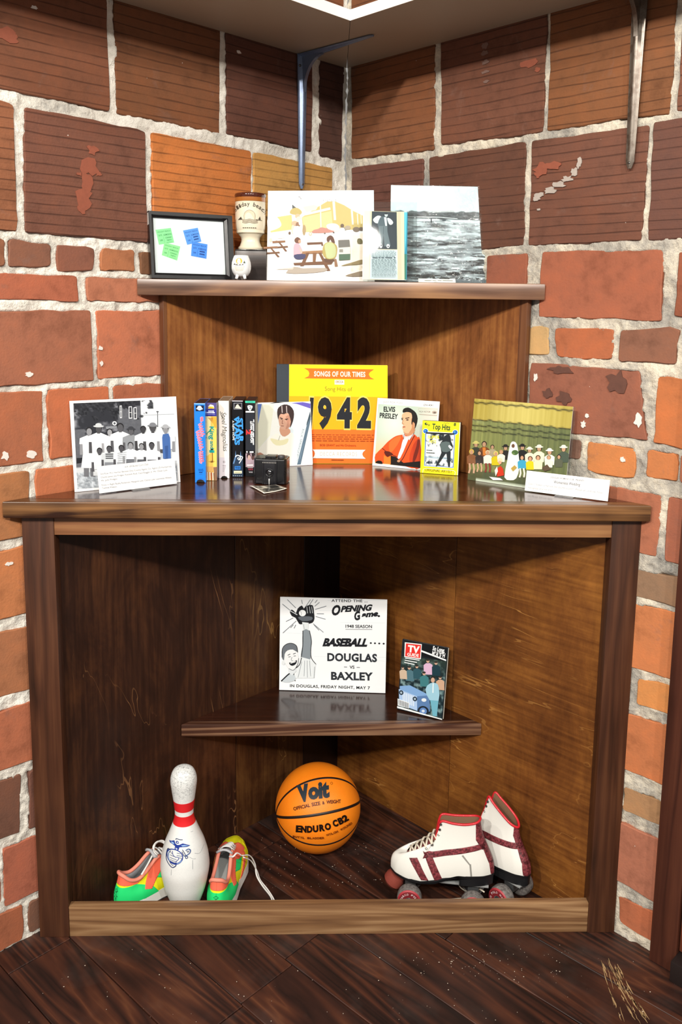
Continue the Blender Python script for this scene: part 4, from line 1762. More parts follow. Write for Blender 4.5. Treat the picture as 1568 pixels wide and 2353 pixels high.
# the raster is a plain rectangle in traced space: map it with its own quad
aq = [(345, 20), (1520, 20), (1520, 980), (345, 980)]
a.build('printed_image', sheet_map(aq, w, h, 0), lk, GLOSSP, lift=.0002)
b = Art()
b.poly('#b8bfc2', [(750, 272), (900, 262), (975, 268), (970, 286), (755, 290)])
b.poly('#e2e8ea', [(760, 268), (930, 262), (960, 270), (760, 280)])
b.line('#dfe8ea', 6, [(500, 330), (820, 335), (1000, 350)])
b.line('#6d777c', 5, [(500, 376), (700, 378), (870, 372)])
b.poly('#1d2529', [(735, 350), (745, 345), (748, 375), (742, 402), (735, 380)])
b.line('#59646a', 4, [(738, 405), (733, 440)])
b.ell('#3d474d', 868, 364, 20, 9)
b.line('#e9f0f1', 3, [(975, 245), (985, 215)])
rn = random.Random(5)
for i in range(18):                                # reeds at the lower right
    x = rn.uniform(1280, 1450)
    b.line('#20282c', rn.uniform(4, 9), [(x, 935), (x + rn.uniform(-8, 10), rn.uniform(835, 890))])
for i in range(22):
    x = rn.uniform(620, 1200)
    b.line(rn.choice(['#e6edee', '#12181b', '#9aa5aa']), rn.uniform(5, 11), [(x, rn.uniform(905, 935)), (x + rn.uniform(20, 60), rn.uniform(905, 935))])
b.poly('#59646a', [(970, 925), (1360, 942), (1345, 975), (968, 972)])
b.poly('#f4f3ea', [(602, 922), (965, 930), (965, 975), (602, 972)])
for x_, w_ in ((662, 70), (740, 42), (790, 40), (838, 100)):
    b.line('#8d8a7c', 8, [(x_, 941), (x_ + w_, 943)])
b.line('#a5a294', 7, [(755, 960), (792, 961)])
tag(b.build('printed_details', sheet_map(QL, w, h, 0), lk, PRINT, lift=.0003), kind='stuff')
box('backing', -w / 2 + .002, w / 2 - .002, .0003, .003, 0, h - .002, CARD, lk, .0003, 1)
box('plastic_sleeve', -w / 2 - .001, w / 2 + .002, -.0045, -.0038, .001, h + .001, clear_mat('crinkled_plastic', 1., .06), lk, 0)
box('clear_back', -w / 2 - .001, w / 2 + .003, .0036, .0056, .001, h + .002, CLEAR, lk, .0004, 1)
o = box('clear_foot', -w / 2, w / 2, .004, .06, 0, .0025, CLEAR, lk, .0004, 1)
o.matrix_local = Matrix.Rotation(math.radians(5), 4, 'X')
# ================================================================== things on the counter
def person(a, x, y, s, top, skin='#3c3c40', legs=None, hat=None, hw=.42, hair='#1d1d20', seated=False, skirt=False):
    """small standing figure in a printed picture: x, y = top of head, s = head height"""
    W_ = s * 1.05
    if legs:
        a.poly(legs, [(x - W_ * .75, y + s * 3.1), (x + W_ * .75, y + s * 3.1), (x + W_ * .7, y + s * 6.4), (x + W_ * .12, y + s * 6.4), (x, y + s * 4.2), (x - W_ * .12, y + s * 6.4), (x - W_ * .7, y + s * 6.4)])
    if skirt:
        a.poly(top, [(x - W_ * .7, y + s * 2.6), (x + W_ * .7, y + s * 2.6), (x + W_ * 1.05, y + s * 5.3), (x - W_ * 1.05, y + s * 5.3)])
    a.poly(skin, [(x - W_ * 1.2, y + s * 1.6), (x - W_ * .85, y + s * 1.6), (x - W_ * .8, y + s * 3.6), (x - W_ * 1.2, y + s * 3.6)])
    a.poly(skin, [(x + W_ * 1.2, y + s * 1.6), (x + W_ * .85, y + s * 1.6), (x + W_ * .8, y + s * 3.6), (x + W_ * 1.2, y + s * 3.6)])
    a.poly(top, [(x - s * .3, y + s * 1.05), (x + s * .3, y + s * 1.05), (x + W_ * 1.2, y + s * 1.45), (x + W_ * 1.25, y + s * 2.2), (x + W_ * .85, y + s * 2.2), (x + W_ * .8, y + s * 3.3), (x - W_ * .8, y + s * 3.3), (x - W_ * .85, y + s * 2.2), (x - W_ * 1.25, y + s * 2.2), (x - W_ * 1.2, y + s * 1.45)])
    a.poly(skin, [(x - s * .18, y + s * .8), (x + s * .18, y + s * .8), (x + s * .2, y + s * 1.15), (x - s * .2, y + s * 1.15)])
    a.ell(hair, x, y + s * .42, s * .43, s * .46)
    a.ell(skin, x, y + s * .58, s * .36, s * .46)
    if hat:
        a.ell(hat, x, y + s * .22, s * .68, s * .14)
        a.ell(hat, x, y + s * .06, s * .4, s * .24)


# ---- black and white group photograph
mw, w, h = stand_sheet((172, 1131), (415, 1108), (288, 916), z=ZC, lean=6)
gp = thing('photo_print', 'black and white group photograph of a youth club with white border', 'photograph', mw)
Q = [(118, 160), (1432, 100), (1452, 1130), (175, 1255)]
box('white_border', -w / 2, w / 2, 0, .0025, 0, h, CARD, gp, .0003, 1)
a = Art()


def yard(U, V):
    n1 = vnoise(U, V, 31, 5, 12, 12)
    n2 = vnoise(U, V, 32, 3, 60, 60)
    tree = mixc(C3('#2a2c33')[None, None], C3('#8a8d95')[None, None], np.clip((n1 - .52) * 4, 0, 1) * (U < .5))
    bld = C3('#5d6067')[None, None] + (n2[..., None] - .5) * .08
    sky = C3('#dfe6ea')[None, None] + (n2[..., None] - .5) * .03
    c = mixc(tree, bld, ((U > .42) & (U < .65) & (V > .06) | (U < .1) & (V > .3)).astype(float))
    c = mixc(c, sky, (U > .65).astype(float))
    leaf = (vnoise(U, V, 33, 4, 16, 16) > .42 + .9 * np.clip(V - .05, 0, 1) * 2.2) & (U < .78)
    c = mixc(c, C3('#26282e')[None, None] + (n2[..., None] - .5) * .3, leaf.astype(float) * .9)
    grass = C3('#a9b1b8')[None, None] + (n2[..., None] - .5) * .55
    g = np.clip((V - .74) * 60, 0, 1)
    g2 = np.clip((V - .8) * 60, 0, 1)
    c = mixc(c, C3('#c9ced2')[None, None], g)
    return mixc(c, grass, g2)


a.raster(yard, 0, 0, 1000, 1000, 110, 90)
hmq = homography([(0, 0), (1000, 0), (1000, 1000), (0, 1000)], [(165, 188), (1415, 132), (1420, 1115), (205, 1220)])
a.v = [tuple(p) for p in hmq(np.array(a.v))]
for (x0, x1, y0, y1) in [(845, 885, 225, 370), (905, 942, 235, 378), (735, 760, 215, 365)]:
    a.poly('#eef1f3', [(x0, y0), (x1, y0 - 3), (x1, y1), (x0, y1 + 2)])
    a.poly('#3a3d44', [(x0 + 8, y0 + 8), (x1 - 6, y0 + 6), (x1 - 6, y1 - 10), (x0 + 8, y1 - 8)])
    a.line('#eef1f3', 5, [(x0 + 4, (y0 + y1) / 2), (x1 - 4, (y0 + y1) / 2)])
a.poly('#878b92', [(560, 470), (700, 460), (700, 490), (565, 500)])
a.ell('#dfe3e6', 668, 430, 28, 26).ell('#50545c', 668, 430, 14, 14)
a.line('#4a4d54', 8, [(1198, 290), (1195, 470)]).ell('#4a4d54', 1197, 287, 16, 7)
a.line('#9a9fa5', 4, [(1000, 330), (1400, 315)])
a.poly('#1f2126', [(200, 850), (300, 845), (300, 900), (200, 915)])
WSH = '#eef3f5'
for (x, y, s, top, legs, hat, sk, skirt) in [
        (355, 480, 92, WSH, '#6b6d72', None, '#8d8f94', True), (470, 445, 96, WSH, '#d9dee1', '#c9ced2', '#4a4a4e', False),
        (605, 495, 80, '#e6ebee', '#d3d8dc', None, '#9c9ea3', False), (735, 428, 96, WSH, '#dfe4e7', None, '#55565b', False),
        (865, 480, 82, '#8f949a', '#5d6067', '#3a3c42', '#5a5b60', False), (1013, 460, 82, WSH, '#55585f', None, '#3b3b3f', False),
        (1130, 435, 96, WSH, '#dde2e6', '#7d8087', '#4a4a4e', False), (1285, 455, 86, '#e6eaec', None, '#a9adb2', '#8d8f94', False)]:
    person(a, x, y, s, top, sk, legs, hat, skirt=skirt)
a.poly('#4469a8', [(1250, 560), (1318, 548), (1338, 600), (1340, 850), (1300, 855), (1292, 700), (1282, 855), (1245, 850), (1240, 600)])
a.poly('#35558e', [(1270, 700), (1310, 695), (1305, 850), (1275, 850)])
for (x, y, s, top, pants) in [(475, 725, 78, '#edf2f4', '#cfd5d9'), (592, 700, 76, '#c5cbd0', '#7d8188'), (740, 690, 78, '#e3e8eb', '#a0a5ab'), (852, 655, 78, WSH, '#6a6d74'), (985, 668, 74, WSH, '#5d6067'), (1108, 655, 80, WSH, '#6d7077')]:
    person(a, x, y, s, top, '#4c4c51' if x != 985 and x != 852 else '#8f9196')
    a.poly(pants, [(x - 55, y + s * 2.6), (x + 55, y + s * 2.6), (x + 60, y + s * 3.3), (x - 60, y + s * 3.3)])
for i in range(3):
    a.line('#3d4046', 10, [(545, 800 + 24 * i), (640, 798 + 24 * i)])
for i in range(5):
    a.line('#9da3a9', 6, [(690, 790 + 22 * i), (800, 775 + 22 * i)])
a.build('printed_image', sheet_map(Q, w, h, 0), gp, PRINT, lift=.0002)
o = box('clear_back', -w / 2, w / 2, .003, .005, 0, h * .98, CLEAR, gp, .0003, 1)
o = box('clear_foot', -w / 2, w / 2, .005, .06, 0, .0025, CLEAR, gp, .0003, 1)
o.matrix_local = Matrix.Rotation(math.radians(6), 4, 'X')


def caption_card(label, px, quad, art_fn, lean=10):
    mw, w, h = stand_sheet(*px, z=ZC, lean=lean)
    c = thing('caption_card', label, 'card', mw)
    box('card', -w / 2, w / 2, 0, .0012, .002, h, CARD, c, .0002, 1)
    a = Art()
    art_fn(a)
    tag(a.build('lettering', sheet_map(quad, w, h, 0), c, PRINT, lift=.0001), kind='stuff')
    box('clear_back', -w * .2, w * .2, .0013, .003, .002, h * .9, CLEAR, c, .0003, 1)
    o = box('clear_foot', -.022, .022, -.014, .012, 0, .0018, clear_mat('frosted_clear', 0, .25, (.9, .92, .93)), c, .0003, 1)
    o.matrix_local = Matrix.Rotation(math.radians(lean), 4, 'X')
    return c


def words(a, rnd, p0, p1, hh, col, n):
    """a line of print too small to read"""
    p0, p1 = np.array(p0, float), np.array(p1, float)
    t = 0
    while t < .98:
        d = rnd.uniform(.03, .1)
        e = min(1, t + d)
        a.line(col, hh, [tuple(p0 + (p1 - p0) * t), tuple(p0 + (p1 - p0) * e)])
        t = e + .018


def cap_left(a):
    g = '#6d7076'
    a.text('4-H 100 Bushel Corn Club', (785, 962), (1065, 930), 22, g, 0, .3)
    a.text('2nd Row: Mrs. Herman Bennett Dist./County Agent, Co. Agent J D Humphries,', (492, 1045), (1340, 955), 20, g)
    a.text('Charles Jones, Joe Pridgen, Kenneth Reid, Cecil Roggan, Jr, Mr. Oliver Lott,', (495, 1085), (1290, 1000), 20, g)
    a.text('Mr. John Pridgen', (498, 1125), (690, 1102), 20, g)
    a.text('Front: l-r Right: Buddy Rickerson, Margaret Lott, Clarice Lott, Lawrence Wilson,', (500, 1180), (1335, 1085), 20, g)
    a.text('Tommie Watson', (503, 1215), (680, 1195), 20, g)


caption_card('white caption card standing before the group photograph', ((229, 1136), (407, 1113), (316, 1062)), [(452, 945), (1375, 850), (1392, 1160), (470, 1280)], cap_left)


def cap_right(a):
    g = '#5a5d63'
    a.text('DOUGLAS WOMANS CLUB - PRESENTS', (885, 858), (1222, 895), 17, g, .01)
    a.text('Womanless Wedding', (918, 912), (1185, 942), 30, '#4f5258', .01)
    a.text('Glen Clower is behind the thumb sucker!  Please let us know if you', (668, 925), (1410, 1020), 22, '#8a8d92')
    a.text('recognize anyone else!', (668, 965), (915, 995), 22, '#8a8d92')


# ---- wedding photograph in a clear stand
mw, w, h = stand_sheet((1075, 1102), (1299, 1135), (1203, 925), z=ZC, lean=6)
wd = thing('photo_print', 'colour photograph of a costumed wedding party before gold curtains in clear stand', 'photograph', mw)
Q = [(130, 65), (1118, 155), (1042, 1025), (65, 885)]
box('backing', -w / 2, w / 2, 0, .002, 0, h, CARD, wd, .0003, 1)
a = Art()


def stage(U, V):
    fold = .5 + .5 * np.sin(U * 120 + 4 * vnoise(U, V, 41, 2, 12, 1))
    fold2 = vnoise(U, V, 42, 3, 70, 1.2)
    gold = mixc(C3('#a88f33')[None, None], C3('#e8d47c')[None, None], .25 + .5 * np.exp(-((U - .5) / .35) ** 2) + .35 * (fold2 - .5) + .1 * fold)
    grn = mixc(C3('#565d3a')[None, None], C3('#a5a763')[None, None], .75 - .55 * U + .7 * (fold2 - .5) + .12 * fold - .2 * (V - .3))
    wav = .006 * np.sin(U * 60) + .004 * np.sin(U * 23)
    c = mixc(gold, grn, np.clip((V - .255 - wav) * 300, 0, 1))
    for y0 in (.045, .255, .325, .385):
        c = c * (1 - .72 * np.exp(-((V - y0 - wav) / (.007 if y0 > .05 else .009)) ** 2))[..., None]
    fl = mixc(C3('#4d5238')[None, None], C3('#6b6d48')[None, None], vnoise(U, V, 43, 3, 20, 20))
    c = mixc(c, fl, np.clip((V - .86) * 60, 0, 1))
    return mixc(c, C3('#d7dcc8')[None, None], np.clip((V - .965) * 100, 0, 1) * (U > .09))


a.raster(stage, 0, 0, 1000, 1000, 150, 70)
hmq = homography([(0, 0), (1000, 0), (1000, 1000), (0, 1000)], Q)
a.v = [tuple(p) for p in hmq(np.array(a.v))]
SKN = '#c79a7a'


def guest(x, y, s, top, hat=None, legs=None, hair='#2a211c', seat=True):
    a.ell(hair, x, y + s * .45, s * .5, s * .52)
    a.ell(SKN, x, y + s * .55, s * .34, s * .44)
    if hat:
        a.ell(hat, x, y + s * .2, s * .75, s * .16)
        a.ell(hat, x, y + s * .02, s * .42, s * .26)
    a.poly(top, [(x - s * .35, y + s), (x + s * .35, y + s), (x + s * .95, y + s * 1.4), (x + s * .85, y + s * 2.9), (x - s * .85, y + s * 2.9), (x - s * .95, y + s * 1.4)])
    if legs:
        for d in (-.4, .35):
            a.line(legs, s * .36, [(x + d * s, y + s * 2.8), (x + d * s * 1.1 + 8, y + s * 3.9), (x + d * s * 1.3, y + s * 4.8)])


guest(148, 505, 52, '#3a4238', '#d8cc7a')
guest(232, 500, 54, '#7d4a2a', None)
a.poly('#e0853a', [(215, 560), (245, 560), (255, 640), (222, 640)])
guest(315, 535, 42, '#b9a788')
guest(448, 540, 50, '#2a2320', '#1f1b1a')
guest(617, 535, 52, '#1d1b1c', '#151314')
guest(690, 565, 50, '#efe6d0', '#f2ecdc')
guest(785, 545, 56, '#efe9c8', '#f4efdb')
guest(1028, 548, 56, '#4a5648', '#e9ead9')
a.poly('#f4f4ea', [(468, 690), (480, 610), (500, 520), (530, 500), (565, 530), (582, 640), (590, 760), (560, 870), (500, 890), (440, 860)], 2)
a.ell('#6d4a38', 526, 545, 16, 20)
a.ell('#4d6a3a', 545, 612, 34, 26).ell('#6d8a4a', 530, 622, 14, 10)
guest(890, 580, 54, '#f0efe0', '#eef0e2', None, '#5a4a3a')
guest(983, 635, 42, '#5a5d4a', None)
for (x, y, s, c, lg, hr) in [(108, 580, 50, '#8a5a3a', '#d3a98a', '#d8b44a'), (188, 595, 44, '#3a3230', '#d3a98a', '#3a2a22'), (272, 590, 46, '#efe6da', '#8d3a32', '#d8c8a0'), (355, 600, 48, '#d8c41f', None, '#e0cf6a'), (408, 585, 42, '#e9e2d2', None, '#b08a5a'), (618, 640, 46, '#3fa0c4', '#efe3d2', '#2a1f1a'), (700, 650, 46, '#e3c81f', None, '#5a2f1f'), (778, 640, 48, '#ece0b8', None, '#4a2f22'), (885, 640, 42, '#dfe3cf', None, '#8a7a5a')]:
    guest(x, y, s, c, None, lg, hr)
a.poly('#c93a24', [(372, 770), (405, 745), (430, 775), (440, 840), (370, 855)])
a.ell('#e9d2ae', 398, 690, 26, 24).ell('#d9a88a', 398, 712, 16, 18)
a.poly('#ede4d8', [(345, 790), (370, 750), (378, 800), (355, 850)])
a.poly('#f2f2ea', [(290, 855), (400, 868), (430, 890), (330, 888)])
a.poly('#b79a4a', [(508, 770), (545, 738), (568, 762), (530, 800)])
a.poly('#5a4a3a', [(820, 760), (870, 730), (910, 780), (840, 800)])
a.build('printed_image', sheet_map(Q, w, h, 0), wd, PRINT, lift=.0002)
box('clear_front', -w / 2 - .001, w / 2 + .006, -.0030, -.0015, .001, h, CLEAR, wd, .0003, 1)
box('clear_back', -w / 2 - .001, w / 2 + .006, .0024, .0040, .001, h, CLEAR, wd, .0003, 1)
o = box('clear_foot', -w / 2, w / 2 + .006, .004, .02, 0, .0025, CLEAR, wd, .0003, 1)
o.matrix_local = Matrix.Rotation(math.radians(6), 4, 'X')
caption_card('white caption card standing before the wedding party photograph', ((1206, 1129), (1397, 1154), (1304, 1092)), [(645, 780), (1482, 882), (1468, 1108), (636, 995)], cap_right)

# ---- five boxed video tapes
def tape(label, bl, br, top, depth, quad, art_fn, case, topcol, notch=False, yaw=1.0, lip=None):
    mw, w, h = stand_sheet(bl, br, top, z=ZC, yaw=yaw)
    t = thing('video_tape', label, 'video tape', mw, 'boxed video tapes')
    m = plain('tape_case_' + case, case, .3, .5, coat=.2)
    if notch:
        # slip case open below: thumb notch in the spine
        pts = [(-w / 2, 0), (-w / 2, h), (w / 2, h), (w / 2, 0)]
        r = w * .38
        pts += [(r * math.cos(x), h * .002 + r * .75 * math.sin(x)) for x in np.linspace(0, math.pi, 14)]
        bm = bmesh.new()
        fr_ = [bm.verts.new((x, 0, z)) for x, z in pts]
        bk_ = [bm.verts.new((x, .0012, z)) for x, z in pts]
        bm.faces.new(fr_)
        bm.faces.new(bk_[::-1])
        n = len(pts)
        for i in range(n):
            bm.faces.new((fr_[i], fr_[(i + 1) % n], bk_[(i + 1) % n], bk_[i]))
        bmesh.ops.recalc_face_normals(bm, faces=bm.faces)
        bm_obj('spine', bm, m, t)
        bm = box_bm(-w / 2, -w / 2 + .001, .0012, depth, 0, h)
        box_bm(w / 2 - .001, w / 2, .0012, depth, 0, h, bm=bm)
        box_bm(-w / 2 + .001, w / 2 - .001, depth - .001, depth, 0, h, bm=bm)
        bm_obj('sleeve', bm, m, t)
        box('cassette', -w / 2 + .0013, w / 2 - .0013, .002, depth - .002, .0005, h - .003, plain('cassette_black', '#121214', .4), t, .001)
    else:
        box('case', -w / 2, w / 2, 0, depth, 0, h - .0006, m, t, .0012)
    box('top_flap', -w / 2 + .0008, w / 2 - .0008, .001, depth - .001, h - .0012, h - .0002, plain('flap_' + topcol, topcol, .45), t, .0002, 1)
    a = Art()
    art_fn(a)
    a.build('spine_print', sheet_map(quad, w, h, 0), t, PRINT, lift=.0002)
    return t


def vtext(a, s, x, y0, y1, hh, col, bold=0., shear=0.):
    """text running down the spine; x = baseline side (left)"""
    a.text(s, (x, y0), (x + (y1 - y0) * .03, y1), hh, col, bold, shear, slant=(1, 0))


def t1(a):
    a.poly('#1f7fe8', [(112, 345), (375, 335), (400, 2010), (172, 2020)][:3] + [(400, 2010), (370, 1965), (330, 1930), (290, 1922), (250, 1935), (215, 1975), (200, 2018), (172, 2020)])
    a.poly('#7fb6f5', [(112, 345), (375, 335), (376, 362), (113, 372)])
    a.poly('#111c3a', [(150, 395), (350, 388), (353, 525), (155, 532)])
    a.ell('#e8eef5', 245, 455, 55, 55).ell('#b9c8dd', 245, 470, 82, 26)
    # looping pink script, too blurred to read
    for (x0, y0, x1, y1, amp, n) in ((300, 660, 305, 760, 26, 3), (262, 800, 335, 1080, 42, 5), (215, 965, 305, 1360, 44, 7), (285, 1400, 315, 1630, 48, 5)):
        pts = []
        for i in range(n * 4 + 1):
            f = i / (n * 4)
            pts.append((x0 + (x1 - x0) * f + amp * math.sin(i * math.pi / 2), y0 + (y1 - y0) * f + 9 * math.cos(i * math.pi / 2)))
        a.line('#f7b3c6', 34, pts, 3)
        a.line('#f0809f', 21, pts, 3)
    a.text('VHS', (235, 1800), (345, 1796), 48, '#123a7d')
    a.line('#123a7d', 18, [(252, 1820), (325, 1818)]).line('#3a6ab5', 8, [(255, 1858), (325, 1856)])


def t2(a):
    a.poly('#35318c', [(380, 330), (628, 325), (630, 625), (385, 630)])
    a.poly('#59508a', [(380, 330), (628, 325), (628, 470), (382, 475)])
    a.poly('#f2c63a', [(430, 460), (470, 390), (500, 360), (540, 395), (578, 455)])
    a.poly('#efe9d8', [(430, 420), (480, 370), (560, 380), (580, 440), (540, 410), (480, 415)])
    a.line('#d8dcf0', 26, [(440, 515), (570, 513)]).line('#d8dcf0', 26, [(405, 550), (590, 546)]).line('#8f8cc8', 10, [(405, 590), (600, 586)])
    a.poly('#f6cf62', [(385, 632), (630, 627), (640, 1960), (415, 1970)])
    a.poly('#f9e9a4', [(385, 632), (500, 630), (510, 1400), (400, 1500)])
    a.poly('#f2a63a', [(520, 640), (630, 640), (640, 900), (570, 850)])
    for i in range(6):
        a.line('#c47a22', 12, [(440 + i * 20, 660), (500 + i * 10, 730 + i * 12)], taper=True)
    vtext(a, 'King', 475, 850, 1130, 100, '#1fa39a', .03)
    vtext(a, 'and', 490, 1160, 1325, 84, '#1fa39a', .02)
    vtext(a, 'I', 478, 1350, 1405, 100, '#1fa39a', .05)
    a.line('#1f9a72', 26, [(510, 930), (430, 990), (410, 1070), (440, 1130)], 4, taper=True)
    a.line('#101820', 22, [(500, 1340), (560, 1335)])
    for i in range(8):
        a.line('#7a4a1a', 9, [(530, 1600), (450 + i * 22, 1540 + abs(i - 4) * 12)], taper=True)
    a.line('#8a5522', 14, [(540, 1400), (545, 1590)])
    a.poly('#e8b468', [(405, 1690), (640, 1680), (640, 1790), (410, 1800)])
    a.poly('#8d6a50', [(560, 1700), (640, 1690), (642, 1960), (600, 1960)])
    for i in range(6):
        a.poly(['#f2e8d8', '#c98a5a', '#efe0c8', '#b5512f', '#f0e6d8', '#7a5a44'][i], [(415 + i * 30, 1800 + 14 * (i % 2)), (440 + i * 30, 1800), (445 + i * 30, 1960), (425 + i * 30, 1965)])


def t3(a):
    a.poly('#f2ece4', [(637, 292), (888, 290), (900, 1920), (865, 1920), (840, 1885), (785, 1872), (735, 1885), (705, 1925), (665, 1925)])
    a.poly('#e0d8e0', [(660, 1500), (893, 1500), (900, 1920), (865, 1920), (840, 1885), (785, 1872), (735, 1885), (705, 1925), (665, 1925)])
    a.text('Steel Magnolias', (715, 545), (760, 1370), 110, '#3a3836', 0, .15, slant=(1, 0))
    a.line('#3a3836', 13, [(690, 525), (690, 560), (730, 650), (745, 640)], 4)
    a.line('#3a3836', 8, [(760, 1578), (800, 1577), (800, 1606), (762, 1607)], closed=True)
    a.text('VHS', (745, 1685), (822, 1683), 30, '#4a4846')
    for i in range(4):
        a.line('#8a8688', 7, [(748, 1705 + i * 26), (820 - 12 * i, 1704 + i * 26)])


def t4(a):
    a.poly('#0b0c12', [(935, 290), (1190, 285), (1195, 1910), (960, 1915)])
    a.poly('#c9c9d2', [(940, 285), (1185, 282), (1180, 300), (945, 303)])
    a.poly('#8a8c98', [(978, 335), (1162, 330), (1163, 475), (980, 480)])
    a.poly('#1a1a20', [(992, 348), (1150, 343), (1150, 462), (994, 467)])
    a.poly('#d9d4c8', [(1005, 455), (1040, 380), (1075, 360), (1100, 400), (1145, 440), (1145, 460)])
    vtext(a, 'STAR', 1080, 665, 1200, 98, '#3f9bf2', .045)
    vtext(a, 'WARS', 995, 625, 1250, 98, '#3f9bf2', .045)
    vtext(a, 'A NEW HOPE', 948, 725, 1150, 42, '#dfe6ea', .02)
    a.poly('#26384f', [(965, 1640), (1010, 1500), (1180, 1450), (1192, 1900), (962, 1905)])
    a.poly('#5f86b5', [(970, 1640), (1015, 1490), (1030, 1360), (1040, 1500), (1000, 1640)])
    a.poly('#5f86b5', [(1120, 1500), (1140, 1370), (1150, 1500)])
    a.line('#e8eef2', 22, [(1025, 1500), (1060, 1465), (1120, 1480), (1130, 1540), (1090, 1560)], 4)
    a.line('#e8eef2', 18, [(1130, 1480), (1180, 1500), (1150, 1560), (1105, 1630)], 4)
    a.ell('#dfe6ea', 1090, 1530, 24, 24).ell('#16202c', 1092, 1532, 11, 11)
    a.poly('#2f7ad0', [(1010, 1690), (1135, 1685), (1135, 1755), (1012, 1760)])
    a.text('THX', (1022, 1742), (1125, 1740), 38, '#0b1420', .02)
    a.poly('#e9e3c8', [(992, 1785), (1165, 1780), (1165, 1835), (994, 1840)])
    a.line('#8a864f', 10, [(1010, 1815), (1150, 1810)])
    for i in range(5):
        a.line('#b9c3cc', 12, [(975 + i * 42, 1885), (995 + i * 42, 1883)])


def t5(a):
    a.poly('#15161a', [(1195, 335), (1425, 330), (1452, 1885), (1240, 1890)])
    a.poly('#3fc7a6', [(1190, 292), (1425, 285), (1427, 335), (1195, 340)])
    a.line('#1d7d66', 10, [(1240, 318), (1380, 314)])
    a.poly('#e3eceb', [(1250, 400), (1300, 388), (1360, 400), (1365, 440), (1330, 500), (1310, 518), (1275, 490), (1252, 440)], 2)
    a.line('#15161a', 9, [(1275, 420), (1330, 430), (1300, 470), (1345, 460)], 3)
    a.poly('#e8eaec', [(1208, 522), (1410, 518), (1411, 552), (1208, 558)])
    a.poly('#272a33', [(1205, 580), (1412, 575), (1430, 1365), (1230, 1370)])
    vtext(a, 'LETHAL WEAPON', 1322, 745, 1210, 52, '#f0f2f4', .04, .15)
    for y0, y1 in ((705, 770), (790, 960), (985, 1090), (1110, 1250)):
        a.line('#e0e4e8', 24, [(1398, y0), (1402, y1)])
    vtext(a, '2', 1235, 930, 1040, 95, '#e83a3a', .05)
    a.poly('#b09aa6', [(1232, 1430), (1435, 1425), (1445, 1700), (1240, 1705)])
    a.ell('#3a2a30', 1300, 1480, 44, 60).ell('#c9a9a0', 1310, 1510, 30, 50).ell('#5a3f3c', 1395, 1500, 36, 60).ell('#2c2226', 1400, 1450, 36, 36)
    a.poly('#e9e9ee', [(1245, 1385), (1275, 1382), (1278, 1412), (1248, 1415)])
    a.poly('#e9e9ee', [(1320, 1385), (1405, 1380), (1407, 1412), (1322, 1415)])
    a.line('#e9e6ea', 30, [(1270, 1668), (1400, 1660)]).line('#d9c9cc', 10, [(1280, 1712), (1400, 1708)])
    a.text('WEAPON', (1295, 1765), (1400, 1760), 34, '#b5485a', .03)
    a.text('VHS', (1310, 1815), (1395, 1812), 26, '#d0ccd2', .03)


tape('blue video tape case with pink script title, leftmost of the row', (448.6, 1109), (473.4, 1108.5), (456, 926.5), .104, [(112, 345), (375, 335), (400, 2010), (172, 2020)], t1, '#1d6fd6', '#2a1c20', True)
tape('yellow video tape case with teal title and a navy band', (475, 1104), (499.4, 1103.5), (486, 925), .104, [(380, 325), (630, 320), (645, 1960), (415, 1972)], t2, '#2b2440', '#251a20')
tape('cream video tape case with grey handwritten title', (503.5, 1099), (527.2, 1098.5), (513, 921), .108, [(637, 292), (888, 290), (900, 1920), (665, 1925)], t3, '#ece4da', '#8d7a66', True)
tape('black video tape case with large blue title on its spine', (534, 1096.5), (559.6, 1096), (545, 920.5), .104, [(935, 285), (1188, 280), (1197, 1912), (960, 1916)], t4, '#0d0e13', '#1c1620')
tape('black video tape case with mint green top and white title', (564.3, 1095), (587, 1094.3), (573, 921), .104, [(1190, 290), (1425, 285), (1452, 1885), (1240, 1890)], t5, '#17181c', '#2a2226')


# ---- records
def sleeve(name, label, px, quad, art_fn, lean, th=.003, mat=CARD, zoff=0.):
    mw, w, h = stand_sheet(*px, z=ZC, lean=lean)
    r = thing(name, label, 'record', mw)
    box('jacket', -w / 2, w / 2, 0, th, 0, h, mat, r, min(.0008, th / 3), 2)
    a = Art()
    art_fn(a)
    a.build('cover_print', sheet_map(quad, w, h, 0), r, PRINT, lift=.0002)
    return r, w, h


def head_profile(a, skin, shade, hair, cx, cy, s, flip=1):
    pass


